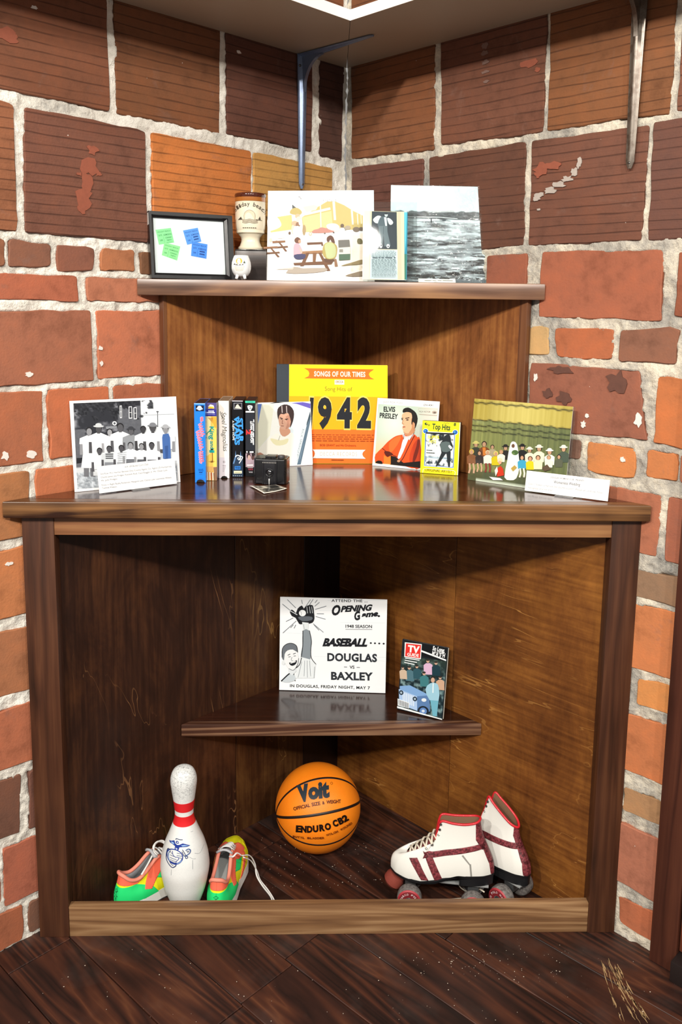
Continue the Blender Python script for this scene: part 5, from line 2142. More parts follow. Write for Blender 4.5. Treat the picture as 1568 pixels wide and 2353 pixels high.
def rick(a):
    a.poly('#eef2ee', [(135, 240), (1300, 215), (1405, 1520), (160, 1600)])
    a.poly('#dfeef4', [(820, 250), (1305, 340), (1100, 1520), (820, 1540)])
    a.poly('#e9ecd8', [(300, 240), (560, 235), (470, 900), (180, 1250), (170, 900)])
    a.poly('#5a7fd0', [(215, 240), (305, 236), (170, 930), (155, 760)])
    a.poly('#a9c3e8', [(140, 250), (215, 240), (165, 700), (148, 560)])
    a.poly('#6a5fc0', [(900, 222), (1140, 205), (1300, 235), (1305, 335), (1020, 240)])
    a.poly('#2a2a2e', [(440, 232), (600, 200), (780, 215), (600, 222)])
    a.poly('#5d7488', [(1300, 380), (1318, 560), (1145, 1535), (1065, 1540)])
    a.poly('#42525f', [(1300, 380), (1316, 500), (1230, 690), (1240, 620)])
    a.poly('#7f98ab', [(1180, 1100), (1205, 1010), (1130, 1400), (1105, 1450)])
    a.text('RICK SPRINGFIELD', (1150, 755), (1028, 1455), 44, '#7d858c', -.01, slant=(1, .17))
    # shoulders, hand, neck, face, hair
    a.poly('#f4f4ea', [(590, 860), (700, 900), (800, 925), (920, 830), (1010, 960), (1060, 1300), (980, 1540), (380, 1420), (230, 1230), (330, 1080)], 3)
    a.poly('#e6e3ba', [(480, 960), (700, 1000), (860, 960), (820, 1080), (600, 1110)], 3)
    a.poly('#b5826c', [(190, 1330), (250, 1270), (330, 1310), (380, 1380), (220, 1400)], 3)
    a.poly('#cf9c80', [(680, 720), (860, 740), (905, 830), (790, 920), (700, 870)], 2)
    a.poly('#d3a58d', [(650, 480), (720, 440), (880, 440), (920, 600), (880, 720), (790, 770), (700, 750), (665, 640)], 3)
    a.poly('#bd8a74', [(800, 500), (900, 470), (905, 620), (870, 720), (800, 760), (830, 640)], 3)
    a.poly('#d8a992', [(895, 580), (940, 560), (920, 640), (890, 650)], 2)
    a.poly('#3a2a2a', [(620, 410), (650, 310), (760, 250), (880, 275), (960, 380), (965, 520), (930, 660), (890, 730), (905, 600), (880, 500), (840, 420), (760, 450), (700, 440), (660, 490), (645, 560)], 2)
    for x in (715, 810):
        a.line('#cfc3c0', 16, [(x, 280), (x + 10, 420)])
    a.line('#3d2620', 16, [(680, 520), (740, 545)]).line('#3d2620', 16, [(780, 555), (850, 545)])
    a.ell('#3a2b2a', 712, 552, 14, 7).ell('#3a2b2a', 815, 565, 14, 7)
    a.line('#8a5848', 12, [(735, 570), (725, 640), (750, 645)], 3)
    a.line('#7a4438', 12, [(700, 690), (760, 695)])
    a.line('#f2f2ee', 12, [(620, 690), (690, 705)])
    a.line('#8f8f88', 8, [(685, 900), (655, 1000)])


sleeve('record_sleeve', 'white record sleeve picturing a dark-haired man behind the box camera', ((588, 1075), (719, 1068.5), (646, 924)), [(135, 215), (1300, 190), (1405, 1545), (163, 1622)], rick, 8)


def album(a):
    Y, O1, O2 = '#ffe81f', '#ffb31a', '#f5762a'
    a.poly(Y, [(143, 60), (928, 64), (926, 312), (146, 306)])
    a.poly(O1, [(146, 306), (926, 312), (920, 566), (150, 562)])
    a.poly(O2, [(150, 562), (920, 566), (908, 824), (155, 822)])
    a.poly('#f07a22', [(262, 88), (820, 95), (785, 120), (778, 135), (788, 155), (822, 174), (262, 168), (298, 150), (304, 128), (296, 108)])
    a.text('SONGS OF OUR TIMES', (342, 150), (750, 154), 38, '#fdf6e6', .03, space=1.1)
    a.poly('#f7f2dc', [(505, 178), (582, 179), (582, 216), (505, 215)])
    a.text('DECCA', (514, 202), (574, 203), 17, '#8a6a3a', .02)
    a.text('Song Hits of', (428, 264), (644, 268), 32, '#8a6a20', -.005)
    # heavy figures with a pale keyline
    for k, (off, c) in enumerate(((.075, '#ffd86a'), (.055, '#23262c'))):
        for ch, x0, x1 in (('1', 296, 326), ('9', 370, 480), ('4', 522, 640), ('2', 682, 792)):
            a.text(ch, (x0 - (5 if k == 0 else 0), 538 + (5 if k == 0 else 0)), (x1 + (5 if k == 0 else 0), 540 + (5 if k == 0 else 0)), 208 + (10 if k == 0 else 0), c, off)
    rn = random.Random(8)
    for j in range(4):
        words(a, rn, (326, 604 + 15 * j), (812, 606 + 15 * j), 5, '#a8431a', 0)
    a.text('BOB GRANT and His Orchestra', (390, 690), (672, 692), 16, '#a8431a')
    a.poly('#fdf8f0', [(332, 716), (748, 718), (728, 735), (722, 750), (728, 768), (748, 786), (332, 782), (346, 765), (350, 748), (346, 732)])
    a.poly(O2, [(325, 720), (338, 728), (346, 748), (338, 770), (325, 780)])
    a.text('DECCA RECORDS', (392, 764), (680, 766), 30, '#b5a48d', -.012, space=1.25)
    words(a, rn, (480, 795), (575, 796), 6, '#7a3a1a', 0)


QA = [(45, 57), (928, 62), (906, 826), (52, 824)]
r, w, h = sleeve('record_album', 'yellow and orange record album of 1942 song hits with dark spine', ((636, 1065), (887, 1066), (762, 838)), QA, album, 2, .012, plain('album_board', '#f0d63a', .5))
sw = w * (143 - 45) / (928 - 45)
box('spine', -w / 2 - .0006, -w / 2 + sw, -.0004, .0128, -.0, h + .0003, plain('album_cloth', '#3d454e', .75, .3, grain=.25, gscale=900), r, .001)
box('page_edges', -w / 2 + sw, w / 2 + .0012, .003, .0092, .002, h - .003, plain('page_edge', '#d8c47a', .8), r, .0004, 1)


def crooner(a):
    a.poly('#fbfaf5', [(148, 88), (1152, 150), (1060, 1272), (45, 1168)])
    a.poly('#dbe6d8', [(158, 182), (1125, 250), (1040, 1232), (85, 1135)])

    def bg(U, V):
        c = mixc(C3('#a9c3b0')[None, None], C3('#e3ece0')[None, None], np.clip(np.hypot(U - .3, V - .3) * -1.6 + 1, 0, 1))
        c = mixc(c, C3('#e9dcb8')[None, None], np.clip((V - .45) * 2, 0, 1))
        c = mixc(c, C3('#eebf74')[None, None], np.clip((V - .55) * 2.2, 0, 1) * np.clip(.5 - U, 0, 1) * 1.3)
        return mixc(c, C3('#eadfd2')[None, None], np.clip((U - .6) * 3, 0, 1))
    b = Art()
    b.raster(bg, 0, 0, 1, 1, 24, 24)
    hq = homography([(0, 0), (1, 0), (1, 1), (0, 1)], [(158, 182), (1125, 250), (1040, 1232), (85, 1135)])
    a._add([tuple(p) for p in hq(np.array(b.v))], b.f, b.c)
    a.text('JUST FOR YOU', (235, 165), (545, 186), 34, '#7d8088', -.01)
    a.text('EPA-4041', (893, 218), (1042, 224), 32, '#55585f', .005)
    a.text('ELVIS', (242, 302), (430, 308), 76, '#15161a', .035)
    a.text('PRESLEY', (176, 400), (470, 424), 78, '#15161a', .03)
    a.line('#b5a595', 4, [(808, 258), (1118, 270), (1110, 370), (805, 345)], closed=True)
    a.text('RCA VICTOR', (822, 318), (1000, 325), 26, '#8a8076', .01)
    a.ell('#b9ab9c', 1065, 320, 40, 26).ell('#6d6258', 1070, 325, 24, 12)
    a.line('#a89c8e', 8, [(820, 352), (1105, 372)])
    # jacket
    a.poly('#e5551f', [(90, 1080), (100, 990), (215, 880), (300, 790), (400, 715), (470, 685), (560, 672), (640, 660), (740, 670), (790, 720), (830, 745), (830, 1215), (520, 1165), (240, 1140), (110, 1120)], 2)
    a.poly('#c8401a', [(650, 1080), (690, 900), (760, 780), (830, 760), (830, 1215), (700, 1190)], 2)
    a.poly('#f07030', [(330, 800), (470, 700), (520, 720), (430, 880), (340, 960)], 3)
    a.poly('#7a2412', [(705, 1110), (725, 1000), (770, 860), (790, 760), (830, 770), (800, 960), (740, 1110)], 2)
    a.line('#6a1c10', 12, [(210, 890), (300, 960), (380, 1000), (470, 1040)], 4)
    a.line('#6a1c10', 14, [(740, 690), (640, 880), (560, 1040), (510, 1110)], 4)
    a.poly('#ecedf0', [(555, 750), (650, 700), (610, 820), (505, 1050), (460, 1040), (520, 880)], 2)
    a.poly('#e8d8d8', [(545, 680), (575, 650), (590, 700), (640, 700), (735, 640), (720, 690), (660, 765), (615, 725), (570, 755)])
    a.line('#4a3a40', 8, [(575, 660), (560, 752)]).line('#4a3a40', 8, [(738, 640), (662, 764)])
    # neck, face
    a.poly('#c98f68', [(570, 600), (740, 560), (735, 645), (640, 700), (580, 660)], 2)
    a.poly('#e3b48c', [(545, 350), (600, 315), (700, 330), (745, 420), (750, 560), (690, 630), (630, 655), (575, 635), (545, 570), (548, 545), (562, 520), (538, 495), (550, 440), (540, 400)], 2)
    a.poly('#c68c62', [(690, 420), (750, 430), (748, 570), (690, 630), (650, 645), (700, 560)], 3)
    a.poly('#d6a07a', [(735, 480), (775, 470), (770, 540), (735, 560)], 3)
    a.poly('#17130f', [(552, 300), (570, 260), (640, 240), (710, 275), (770, 330), (795, 420), (775, 520), (745, 580), (748, 500), (715, 470), (705, 520), (692, 490), (705, 400), (690, 330), (620, 310), (565, 322)], 2)
    a.line('#1d1612', 14, [(595, 415), (660, 402)]).line('#1d1612', 12, [(530, 415), (560, 408)])
    a.ell('#2a201a', 628, 438, 22, 10).ell('#2a201a', 545, 432, 12, 9)
    a.line('#b57c58', 9, [(560, 440), (545, 490), (570, 505)], 3)
    a.poly('#a8503f', [(548, 545), (585, 540), (600, 552), (560, 562)])
    # guitar
    a.poly('#191210', [(350, 1010), (430, 1030), (490, 1080), (560, 1130), (830, 1105), (830, 1215), (340, 1155)], 0)
    a.poly('#e8802a', [(240, 1000), (300, 1040), (350, 1010), (350, 1150), (235, 1135)], 0)
    a.poly('#5a1c12', [(250, 940), (330, 945), (390, 990), (350, 1010), (295, 1030), (255, 985)], 2)
    a.poly('#17110f', [(100, 1125), (140, 1090), (200, 1100), (210, 1145)], 3)
    a.ell('#c98f68', 480, 1100, 26, 20)


sleeve('record_sleeve', 'record sleeve picturing a singer in an orange jacket with guitar', ((856, 1069.5), (998.5, 1083), (941, 918.5)), [(148, 85), (1152, 148), (1060, 1272), (45, 1168)], crooner, 9)

# ---- eight-track cartridge in its yellow box
mw, w, h = stand_sheet((965.6, 1086.5), (1053, 1093), (1015, 968), z=ZC, lean=5)
e8 = thing('tape_cartridge', 'yellow boxed music cartridge with a blue-framed picture', 'tape cartridge', mw)
box('case', -w / 2, w / 2, 0, .021, 0, h, plain('cartridge_black', '#15151a', .35), e8, .0015)
Q8 = [(862, 428), (1483, 478), (1450, 1335), (822, 1292)]
a = Art()
a.poly('#f7e81f', [(866, 432), (1480, 482), (1448, 1332), (826, 1290)])
a.poly('#fdf8d8', [(1470, 480), (1482, 482), (1450, 1332), (1438, 1330)])
a.text('Top Hits', (1020, 575), (1315, 602), 88, '#24482a', .03)
a.ell('#24482a', 925, 490, 28, 20, 20).ell('#f7e81f', 935, 488, 10, 8).ell('#24482a', 970, 510, 16, 14).ell('#f7e81f', 970, 510, 7, 6)
a.text('8', (1372, 530), (1408, 533), 46, '#2a4a20', .04)
a.line('#8a8a20', 7, [(1205, 484), (1228, 478), (1245, 492), (1268, 480), (1300, 496)], 3)
for (x, y) in ((915, 605), (1398, 635)):
    a.ell('#f2f6f8', x, y, 46, 42).ell('#1d63b5', x, y, 38, 35).ell('#5aa8e8', x - 8, y - 6, 14, 12)
a.poly('#eef4f6', [(908, 640), (960, 612), (1350, 640), (1402, 670), (1378, 1215), (890, 1180)])
a.line('#1d63b5', 14, [(918, 640), (1390, 665), (1372, 1200), (900, 1168)], closed=True)


def wood_bg(U, V):
    n = vnoise(U, V, 51, 4, 10, 10)
    c = mixc(C3('#e6ecec')[None, None], C3('#20282c')[None, None], np.clip((n - .45 - .35 * (V - .12)) * 5, 0, 1) * (V < .45))
    c = mixc(c, C3('#1a2024')[None, None], (V < .06).astype(float))
    c = mixc(c, C3('#20303c')[None, None], np.clip((vnoise(U, V, 52, 4, 12, 14) - .5) * 5, 0, 1) * np.clip((V - .68) * 9, 0, 1))
    return mixc(c, C3('#4a7a9a')[None, None], .35 * ((V > .72) & (V < .8)))


b = Art()
b.raster(wood_bg, 0, 0, 1, 1, 50, 50)
hq = homography([(0, 0), (1, 0), (1, 1), (0, 1)], [(926, 622), (1382, 650), (1364, 1190), (908, 1160)])
a._add([tuple(p) for p in hq(np.array(b.v))], b.f, b.c)
a.text('SUPER', (950, 725), (1145, 735), 48, '#f2e84a', .03)
a.text('HITS', (975, 795), (1090, 805), 48, '#f2e84a', .03)
rn = random.Random(3)
words(a, rn, (930, 916), (1028, 921), 15, '#3a4448', 0)
words(a, rn, (930, 958), (1070, 966), 15, '#3a4448', 0)
a.poly('#232a2e', [(1200, 760), (1230, 690), (1275, 668), (1320, 690), (1335, 780), (1365, 850), (1350, 920), (1325, 930), (1330, 960), (1320, 1180), (1290, 1180), (1265, 1000), (1240, 990), (1120, 1170), (1090, 1165), (1180, 960), (1150, 830)], 2)
a.poly('#5a6a6a', [(1190, 790), (1310, 790), (1325, 930), (1200, 945), (1160, 840)], 2)
a.poly('#f2f6f6', [(1290, 855), (1315, 838), (1355, 880), (1330, 905)], 2)
a.text('ORIGINAL ARTIST', (905, 1258), (1355, 1292), 46, '#7a7420', 0)
a.line('#f9f6c8', 10, [(870, 1290), (880, 1230), (930, 1215), (1380, 1250), (1410, 1275), (1400, 1325)])
a.build('cover_print', sheet_map(Q8, w, h, 0), e8, PRINT, lift=.0002)

# ---- moulded black box camera
p0, p1 = on_z(583, 1115, ZC), on_z(655, 1115, ZC)
cw_ = .074
mwc = Matrix.Translation(((p0[0] + p1[0]) / 2, p0[1] + .004, ZC)) @ Matrix.Rotation(math.radians(-7), 4, 'Z')
bc = thing('box_camera', 'small black moulded plastic box camera', 'camera', mwc)
BAK = plain('black_bakelite', '#0f0f13', .3, .5, coat=.15)
chh = .063
bm = bmesh.new()
# rounded body, front narrower than the back plate
prof = []
for (x, y) in [(-.036, .004), (.036, .004), (.0405, .012), (.0405, .055), (.034, .066), (-.034, .066), (-.0405, .055), (-.0405, .012)]:
    prof.append((x, y))
bm = prism_bm(prof, 0.0008, chh, .0035, 3)
bm_obj('body', bm, BAK, bc, True, auto=40)
bm_obj('faceplate', prism_bm([(-.0175, .0005), (.0175, .0005), (.0185, .006), (-.0185, .006)], .0012, chh - .003, .0008, 2), plain('camera_faceplate', '#16161c', .35), bc, True, auto=40)
for i in range(6):
    x = -.0145 + i * .0058
    z1 = .021 if abs(x) < .0112 else chh - .006
    box('rib', x - .0011, x + .0011, -.0008, .0008, .002, z1, BAK, bc, .0004, 1)
for i in range(9):
    x = -.0155 + i * .0039
    box('tooth', x - .0012, x + .0012, -.0012, .001, chh - .0095, chh - .0068, plain('worn_edge', '#8a8884', .5), bc, .0003, 1)
o = bm_obj('lens_ring', lathe_bm([(.0105, 0), (.0108, .003), (.0098, .0045), (.0085, .004), (.0075, .0015), (0, .001)], 32), BAK, bc, True)
o.matrix_local = Matrix.Translation((0, .0005, .031)) @ Matrix.Rotation(math.pi / 2, 4, 'X')
o2 = bm_obj('lens', lathe_bm([(.0068, .0016), (.005, .0030), (.0025, .0037), (0, .0039)], 28), plain('lens_glass', '#0a0c12', .03, .9, coat=1.), o, True)
bm_obj('shutter_lever', tube_bm([(0, -.001, .016), (0, -.0016, .011), (0, -.0018, .004), (0, -.0016, -.0002 + .0012)], .0022, 10, flat=.6, taper=lambda u: 1.35 - .5 * u), plain('bright_lever', '#dfe2e2', .25, metal=.4), bc, True)
box('viewfinder', -.014, .013, .018, .05, chh, chh + .0045, BAK, bc, .002)
for i in range(7):
    box('top_rib', -.019 + i * .005, -.0165 + i * .005, .008, .016, chh - .0004, chh + .0012, BAK, bc, .0003, 1)
o = bm_obj('winding_knob', lathe_bm([(0, .006), (.008, .006), (.0088, .0045), (.0088, 0), (0, 0)], 28), plain('knob_grey', '#3b3b3f', .4), bc, True, auto=40)
o.matrix_local = Matrix.Translation((.024, .03, chh))
box('finder_plate', -.010, .012, .024, .026, chh + .0045, chh + .006, plain('finder_metal', '#9a968c', .35, metal=.6), bc, .0003, 1)

# ---- loose snapshot lying on the counter
cor = [on_z(x, y, ZC) for x, y in ((573.2, 1117.3), (634, 1116.3), (660.3, 1124.8), (606.7, 1135.8))]
cen = np.mean(cor, 0)
sn = thing('snapshot', 'small white-bordered snapshot lying on the counter before the camera', 'photograph', Matrix.Translation(tuple(cen)))
L_ = [np.array([c[0] - cen[0], c[1] - cen[1]]) for c in cor]
bl = lambda u, v: (L_[0] * (1 - u) + L_[1] * u) * (1 - v) + (L_[3] * (1 - u) + L_[2] * u) * v
N_ = 10


def curl(u, v):
    return .0006 + .0035 * abs(u - .45) ** 2 * 2 + .0015 * v * (1 - v)


vs = [(*bl(i / N_, j / N_), curl(i / N_, j / N_)) for j in range(N_ + 1) for i in range(N_ + 1)]
fs = [(j * (N_ + 1) + i, j * (N_ + 1) + i + 1, (j + 1) * (N_ + 1) + i + 1, (j + 1) * (N_ + 1) + i) for j in range(N_) for i in range(N_)]
o = mesh_obj('paper', vs, fs, plain('snapshot_border', '#efece0', .35), sn, True)
md = o.modifiers.new('thick', 'SOLIDIFY')
md.thickness = .0004
a = Art()
a.STEP = .00008


def snap(U, V):
    n = vnoise(U, V, 61, 4, 5, 5)
    l = .25 + .75 * np.clip((n - .35) * 2.2, 0, 1)
    l = np.where((U > .62) & (V < .55) & (V > .15), .16, l)
    l = np.where((U > .35) & (U < .5) & (V < .4), .9, l)
    return l[..., None] * np.array([1, .98, .9])


a.raster(snap, .07, .08, .93, .92, 40, 30)


def snap_map(P, off):
    q = np.array([[*bl(u, v), curl(u, v) + .0004] for u, v in P])
    q[:, 2] += off
    return q


a.build('printed_image', snap_map, sn, GLOSSP, lift=.0002)
# ================================================================== things on the inner shelf
ZI = .400
mw, w, h = stand_sheet((642, 1586), (886, 1593.5), (773, 1375), z=ZI, lean=4)
bp_ = thing('baseball_flyer', 'white baseball opening game flyer board with a cheering ball player', 'flyer', mw)
box('board', -w / 2, w / 2, 0, .004, 0, h, CARD, bp_, .0005, 1)
Q = [(113, 68), (977, 112), (948, 865), (78, 838)]
K, G1, G2 = '#1d1f24', '#7d838a', '#b9c0c6'
a = Art()
a.poly('#f4f8fa', Q)
for (y, x0, x1) in ((105, 500, 960), (185, 430, 800), (285, 600, 960), (560, 380, 960), (590, 700, 950), (360, 130, 300), (520, 100, 200)):
    a.line('#d6e0e6', 2, [(x0, y), (x1, y + 12)])
a.text('ATTEND THE ...', (532, 118), (822, 128), 21, K, .02, space=1.1)
# brush lettering
a.text('O', (535, 225), (608, 218), 72, K, .05, .35)
a.text('PENING', (602, 200), (862, 192), 44, K, .055, .35)
a.text('G', (718, 270), (772, 258), 62, K, .05, .35)
a.text('ame', (772, 248), (905, 238), 42, K, .055, .3)
a.ell(K, 908, 240, 10, 8)
a.text('1948 SEASON', (640, 328), (852, 334), 24, K, .02)
a.line(K, 3, [(640, 341), (853, 346)])
a.text('BASEBALL', (448, 472), (812, 480), 58, K, .06, .35)
for x in (840, 873, 907, 942):
    a.ell(K, x, 455 + (x - 840) * .06, 8, 7)
a.text('DOUGLAS', (485, 594), (886, 606), 60, '#2c3036', .04, space=1.08)
a.line(K, 4, [(620, 646), (645, 647)])
a.text('VS', (665, 660), (704, 661), 24, K, .02)
a.line(K, 4, [(722, 651), (748, 652)])
a.text('BAXLEY', (512, 748), (850, 756), 60, '#2c3036', .04, space=1.05)
a.text('IN DOUGLAS, FRIDAY NIGHT, MAY 7', (170, 810), (825, 830), 23, K, .02, space=1.1)
# rays round the glove
for (x0, y0, x1, y1) in [(172, 90, 240, 160), (130, 125, 200, 185), (290, 95, 295, 128), (385, 92, 330, 170), (362, 95, 310, 165), (435, 118, 395, 150), (490, 150, 398, 175), (410, 210, 468, 212), (400, 232, 480, 256), (378, 290, 460, 362), (385, 300, 425, 345), (125, 362, 240, 265), (190, 320, 215, 296), (155, 268, 215, 240), (418, 98, 398, 122), (235, 296, 220, 325)]:
    a.line(G1, 5, [(x0, y0), (x1, y1)])
# glove and ball
a.poly(K, [(190, 190), (205, 172), (225, 185), (240, 200), (255, 165), (290, 140), (305, 165), (320, 150), (345, 140), (380, 142), (388, 200), (390, 250), (372, 282), (330, 290), (285, 292), (262, 288), (235, 240), (205, 225)], 2)
a.poly('#5d646c', [(255, 235), (310, 228), (372, 235), (365, 262), (290, 268)], 2)
for x in (330, 352, 370):
    a.line('#d6dde2', 4, [(x, 150), (x + 6, 205)])
a.line('#d6dde2', 6, [(190, 180), (250, 215)])
a.ell('#eef3f5', 293, 202, 29, 26)
a.line(G1, 3, [(275, 185), (285, 200), (282, 220)], 3)
# wrist and sleeve
a.poly('#dfe7ea', [(288, 275), (342, 282), (335, 345), (296, 345)])
a.line(G1, 3, [(300, 290), (304, 335)])
a.poly('#8a949b', [(292, 345), (345, 345), (358, 430), (350, 520), (340, 600), (285, 590), (270, 540), (285, 470)], 2)
a.line(K, 6, [(292, 345), (287, 470), (272, 560), (255, 620)], 3)
a.line(K, 5, [(346, 345), (360, 430), (352, 500), (355, 570), (392, 622)], 3)
a.poly('#e6edf0', [(270, 560), (340, 580), (390, 622), (375, 735), (210, 735), (240, 650)], 0)
for (x0, y0, x1, y1) in [(275, 600, 240, 730), (300, 590, 290, 720), (320, 590, 318, 730), (340, 590, 345, 720), (380, 640, 372, 735)]:
    a.line(G1, 3.5, [(x0, y0), (x1, y1)])
a.line(K, 6, [(275, 565), (255, 625), (215, 660), (205, 710), (215, 760)], 3)
# shoulders, neck, head, cap
a.poly('#c9d3d9', [(100, 760), (150, 712), (178, 690), (215, 720), (215, 750), (160, 770)], 2)
a.line(K, 10, [(98, 760), (150, 712), (182, 688)], 3)
a.poly('#dfe6ea', [(160, 630), (225, 640), (225, 680), (190, 712), (165, 690)], 0)
a.poly('#eef2f4', [(130, 500), (190, 482), (232, 505), (250, 570), (240, 620), (205, 668), (165, 655), (135, 610), (124, 560)], 3)
a.poly('#6d747b', [(110, 560), (118, 490), (150, 455), (195, 446), (235, 468), (243, 520), (205, 498), (160, 505), (135, 535), (128, 585)], 2)
a.line(K, 5, [(112, 560), (118, 490), (150, 455), (195, 446), (235, 468), (243, 522)], 3)
a.line(K, 5, [(160, 545), (182, 535)]).line(K, 5, [(205, 535), (228, 528)])
a.line(K, 4, [(165, 560), (185, 556)]).line(K, 4, [(208, 553), (228, 550)])
a.poly(K, [(170, 605), (205, 600), (235, 585), (228, 615), (200, 632), (178, 625)], 2)
a.poly('#f4f6f7', [(178, 607), (228, 593), (222, 602), (184, 613)])
a.line(G1, 4, [(196, 560), (188, 585), (205, 590)], 3)
a.ell('#e3e9ec', 122, 605, 12, 20)
a.line(K, 3.5, [(250, 570), (240, 620), (205, 668), (165, 655)], 4)
a.build('printed_image', sheet_map(Q, w, h, 0), bp_, PRINT, lift=.0001)
box('edge_shadow_strip', -w / 2, w / 2, -.0004, .0044, -.0001, .0012, plain('base_shadow_grey', '#3a3f44', .7), bp_, 0)  # dark strip added as a contact shadow along the board's foot

mw, w, h = stand_sheet((917, 1628), (1021, 1652), (987, 1479), z=ZI, lean=8)
mw = Matrix.Translation((-.004, -.006, .0014)) @ mw
tg = thing('magazine', 'small television listings magazine with a red title box propped on the shelf', 'magazine', mw)
Q = [(1143, 418), (1475, 492), (1430, 1058), (1058, 975)]
box('front_cover', -w / 2, w / 2, -.0012, -.0004, 0, h, plain('cover_stock', '#22262c', .35), tg, .0002, 1)
bm = bmesh.new()
for i in range(9):
    d = .0006 * i
    box_bm(-w / 2 + .0015 + .0004 * (i % 3), w / 2 - .0002 + .0005 * math.sin(i * 1.3), d, d + .00045, .001, h - .0015 - .0006 * (i % 2), bm=bm)
tag(bm_obj('pages', bm, plain('pulp_pages', '#e9e4d6', .8, .2), tg), kind='stuff')
box('back_cover', -w / 2, w / 2 + .0006, .0056, .0064, 0, h, plain('cover_stock', '#22262c', .35), tg, .0002, 1)
box('bound_spine', -w / 2 - .0006, -w / 2, -.0012, .0064, 0, h, plain('cover_stock', '#22262c', .35), tg, 0)
a = Art()
a.poly('#1b2228', [(1143, 418), (1475, 492), (1430, 1058), (1058, 975)])


def crowd(U, V):
    n = vnoise(U, V, 71, 4, 14, 16)
    c = mixc(C3('#1a2a30')[None, None], C3('#7d9a9c')[None, None], np.clip((n - .45) * 4, 0, 1))
    return mixc(c, C3('#2c3a30')[None, None], np.clip((.35 - V) * 3, 0, 1) * .7)


b = Art()
b.raster(crowd, 0, 0, 1, 1, 40, 56)
hq = homography([(0, 0), (1, 0), (1, 1), (0, 1)], [(1125, 540), (1462, 585), (1422, 1045), (1075, 960)])
a._add([tuple(p) for p in hq(np.array(b.v))], b.f, b.c)
a.poly('#111418', [(1150, 425), (1472, 494), (1458, 590), (1275, 545)])
a.poly('#f1f5f6', [(1278, 500), (1460, 575), (1459, 586), (1275, 512)])
a.poly('#f4f6f6', [(1158, 440), (1284, 458), (1272, 568), (1146, 548)])
a.poly('#e0322c', [(1166, 448), (1278, 464), (1267, 560), (1153, 542)])
a.text('TV', (1174, 508), (1262, 522), 46, '#fdf6f4', .05)
a.text('GUIDE', (1168, 538), (1256, 551), 21, '#fdf6f4', .03)
a.text('So Long,', (1360, 503), (1448, 524), 30, '#eef2f4', .04)
a.text('M*A*S*H', (1355, 540), (1448, 560), 30, '#eef2f4', .04)
for j in range(3):
    a.line('#e9eef0', 7, [(1152 - 4 * j, 556 + 16 * j), (1262 - 20 * j, 575 + 16 * j)])
for (x, y, s, c) in [(1325, 570, 28, '#d7b3cf'), (1385, 588, 26, '#1d3a44'), (1180, 620, 28, '#4f7480'), (1240, 612, 26, '#2f5560'), (1293, 665, 28, '#3f7a80'), (1415, 700, 26, '#c9a58a'), (1130, 620, 24, '#c9b39c')]:
    a.ell('#caa68f', x, y + s * .4, s * .42, s * .5).ell('#33302c', x, y + s * .12, s * .48, s * .3)
    a.poly(c, [(x - s * .5, y + s), (x + s * .5, y + s), (x + s * 1.2, y + s * 1.5), (x + s * 1.2, y + s * 4.2), (x - s * 1.2, y + s * 4), (x - s * 1.2, y + s * 1.5)])
# blue jeep
a.poly('#7fa8d8', [(1095, 775), (1180, 770), (1330, 850), (1325, 910), (1230, 935), (1090, 860)], 0)
a.poly('#a9c6ea', [(1085, 800), (1230, 860), (1225, 985), (1080, 930)], 0)
a.poly('#5b7fb0', [(1230, 860), (1330, 850), (1330, 985), (1300, 1010), (1225, 985)], 0)
for i in range(7):
    a.line('#e3edf6', 7, [(1118 + 14 * i, 825 + 5 * i), (1114 + 14 * i, 915 + 5 * i)])
for (x, y) in ((1103, 830), (1212, 882)):
    a.ell('#1d2c3a', x, y, 18, 20).ell('#a9bccb', x, y, 9, 10)
a.ell('#1d2630', 1275, 985, 46, 44).ell('#5f86c0', 1275, 985, 30, 30).ell('#c9d8ea', 1275, 985, 13, 13)
a.ell('#dfe8ee', 1285, 890, 20, 15)
# man in front in pale blue
a.ell('#2a2622', 1362, 712, 18, 14).ell('#caa68f', 1360, 728, 15, 20)
a.poly('#9cc9dc', [(1340, 752), (1385, 752), (1405, 790), (1400, 900), (1330, 890), (1300, 800)], 2)
a.line('#e6f1f4', 8, [(1362, 752), (1358, 830)])
a.poly('#6fb0c4', [(1335, 890), (1400, 895), (1385, 1030), (1352, 1025)], 0)
a.poly('#e7eef2', [(1070, 880), (1165, 915), (1160, 965), (1066, 940)])
for i in range(12):
    a.line('#1d2226', 3, [(1078 + 7 * i, 890 + 2.4 * i), (1076 + 7 * i, 935 + 2.4 * i)])
a.poly('#eef3f4', [(1062, 945), (1425, 1048), (1428, 1058), (1060, 962)])
a.build('cover_print', sheet_map(Q, w, h, -.0012), tg, GLOSSP, lift=.0001)
# ================================================================== basketball
BR_ = .1184
d = ray(731, 1855)
bc0 = O3 + d * (F * BR_ / 97.5)
bc0[2] = BR_
ball = thing('basketball', 'orange basketball with black lettering in the cabinet corner', 'basketball', Matrix.Translation((bc0[0], bc0[1], 0)))


def ball_mat():
    t = NT('pebbled_orange_rubber')
    v = t.coord()
    vo = t.n('TexVoronoi')
    t.set(vo, 'Vector', v)
    vo.inputs['Scale'].default_value = 330
    n = t.noise(v, 6, 4, .6)
    col = t.ramp(n, [(.3, lina('#ee7c10')), (.6, lina('#fa8a18'))])
    t.bump(vo.outputs['Distance'], .22, .0008)
    return t.fin(col, .5, Specular_IOR_Level=.4)


bm = bmesh.new()
bmesh.ops.create_uvsphere(bm, u_segments=72, v_segments=48, radius=BR_)
o = bm_obj('cover', bm, ball_mat(), ball, True)
o.location = (0, 0, BR_)


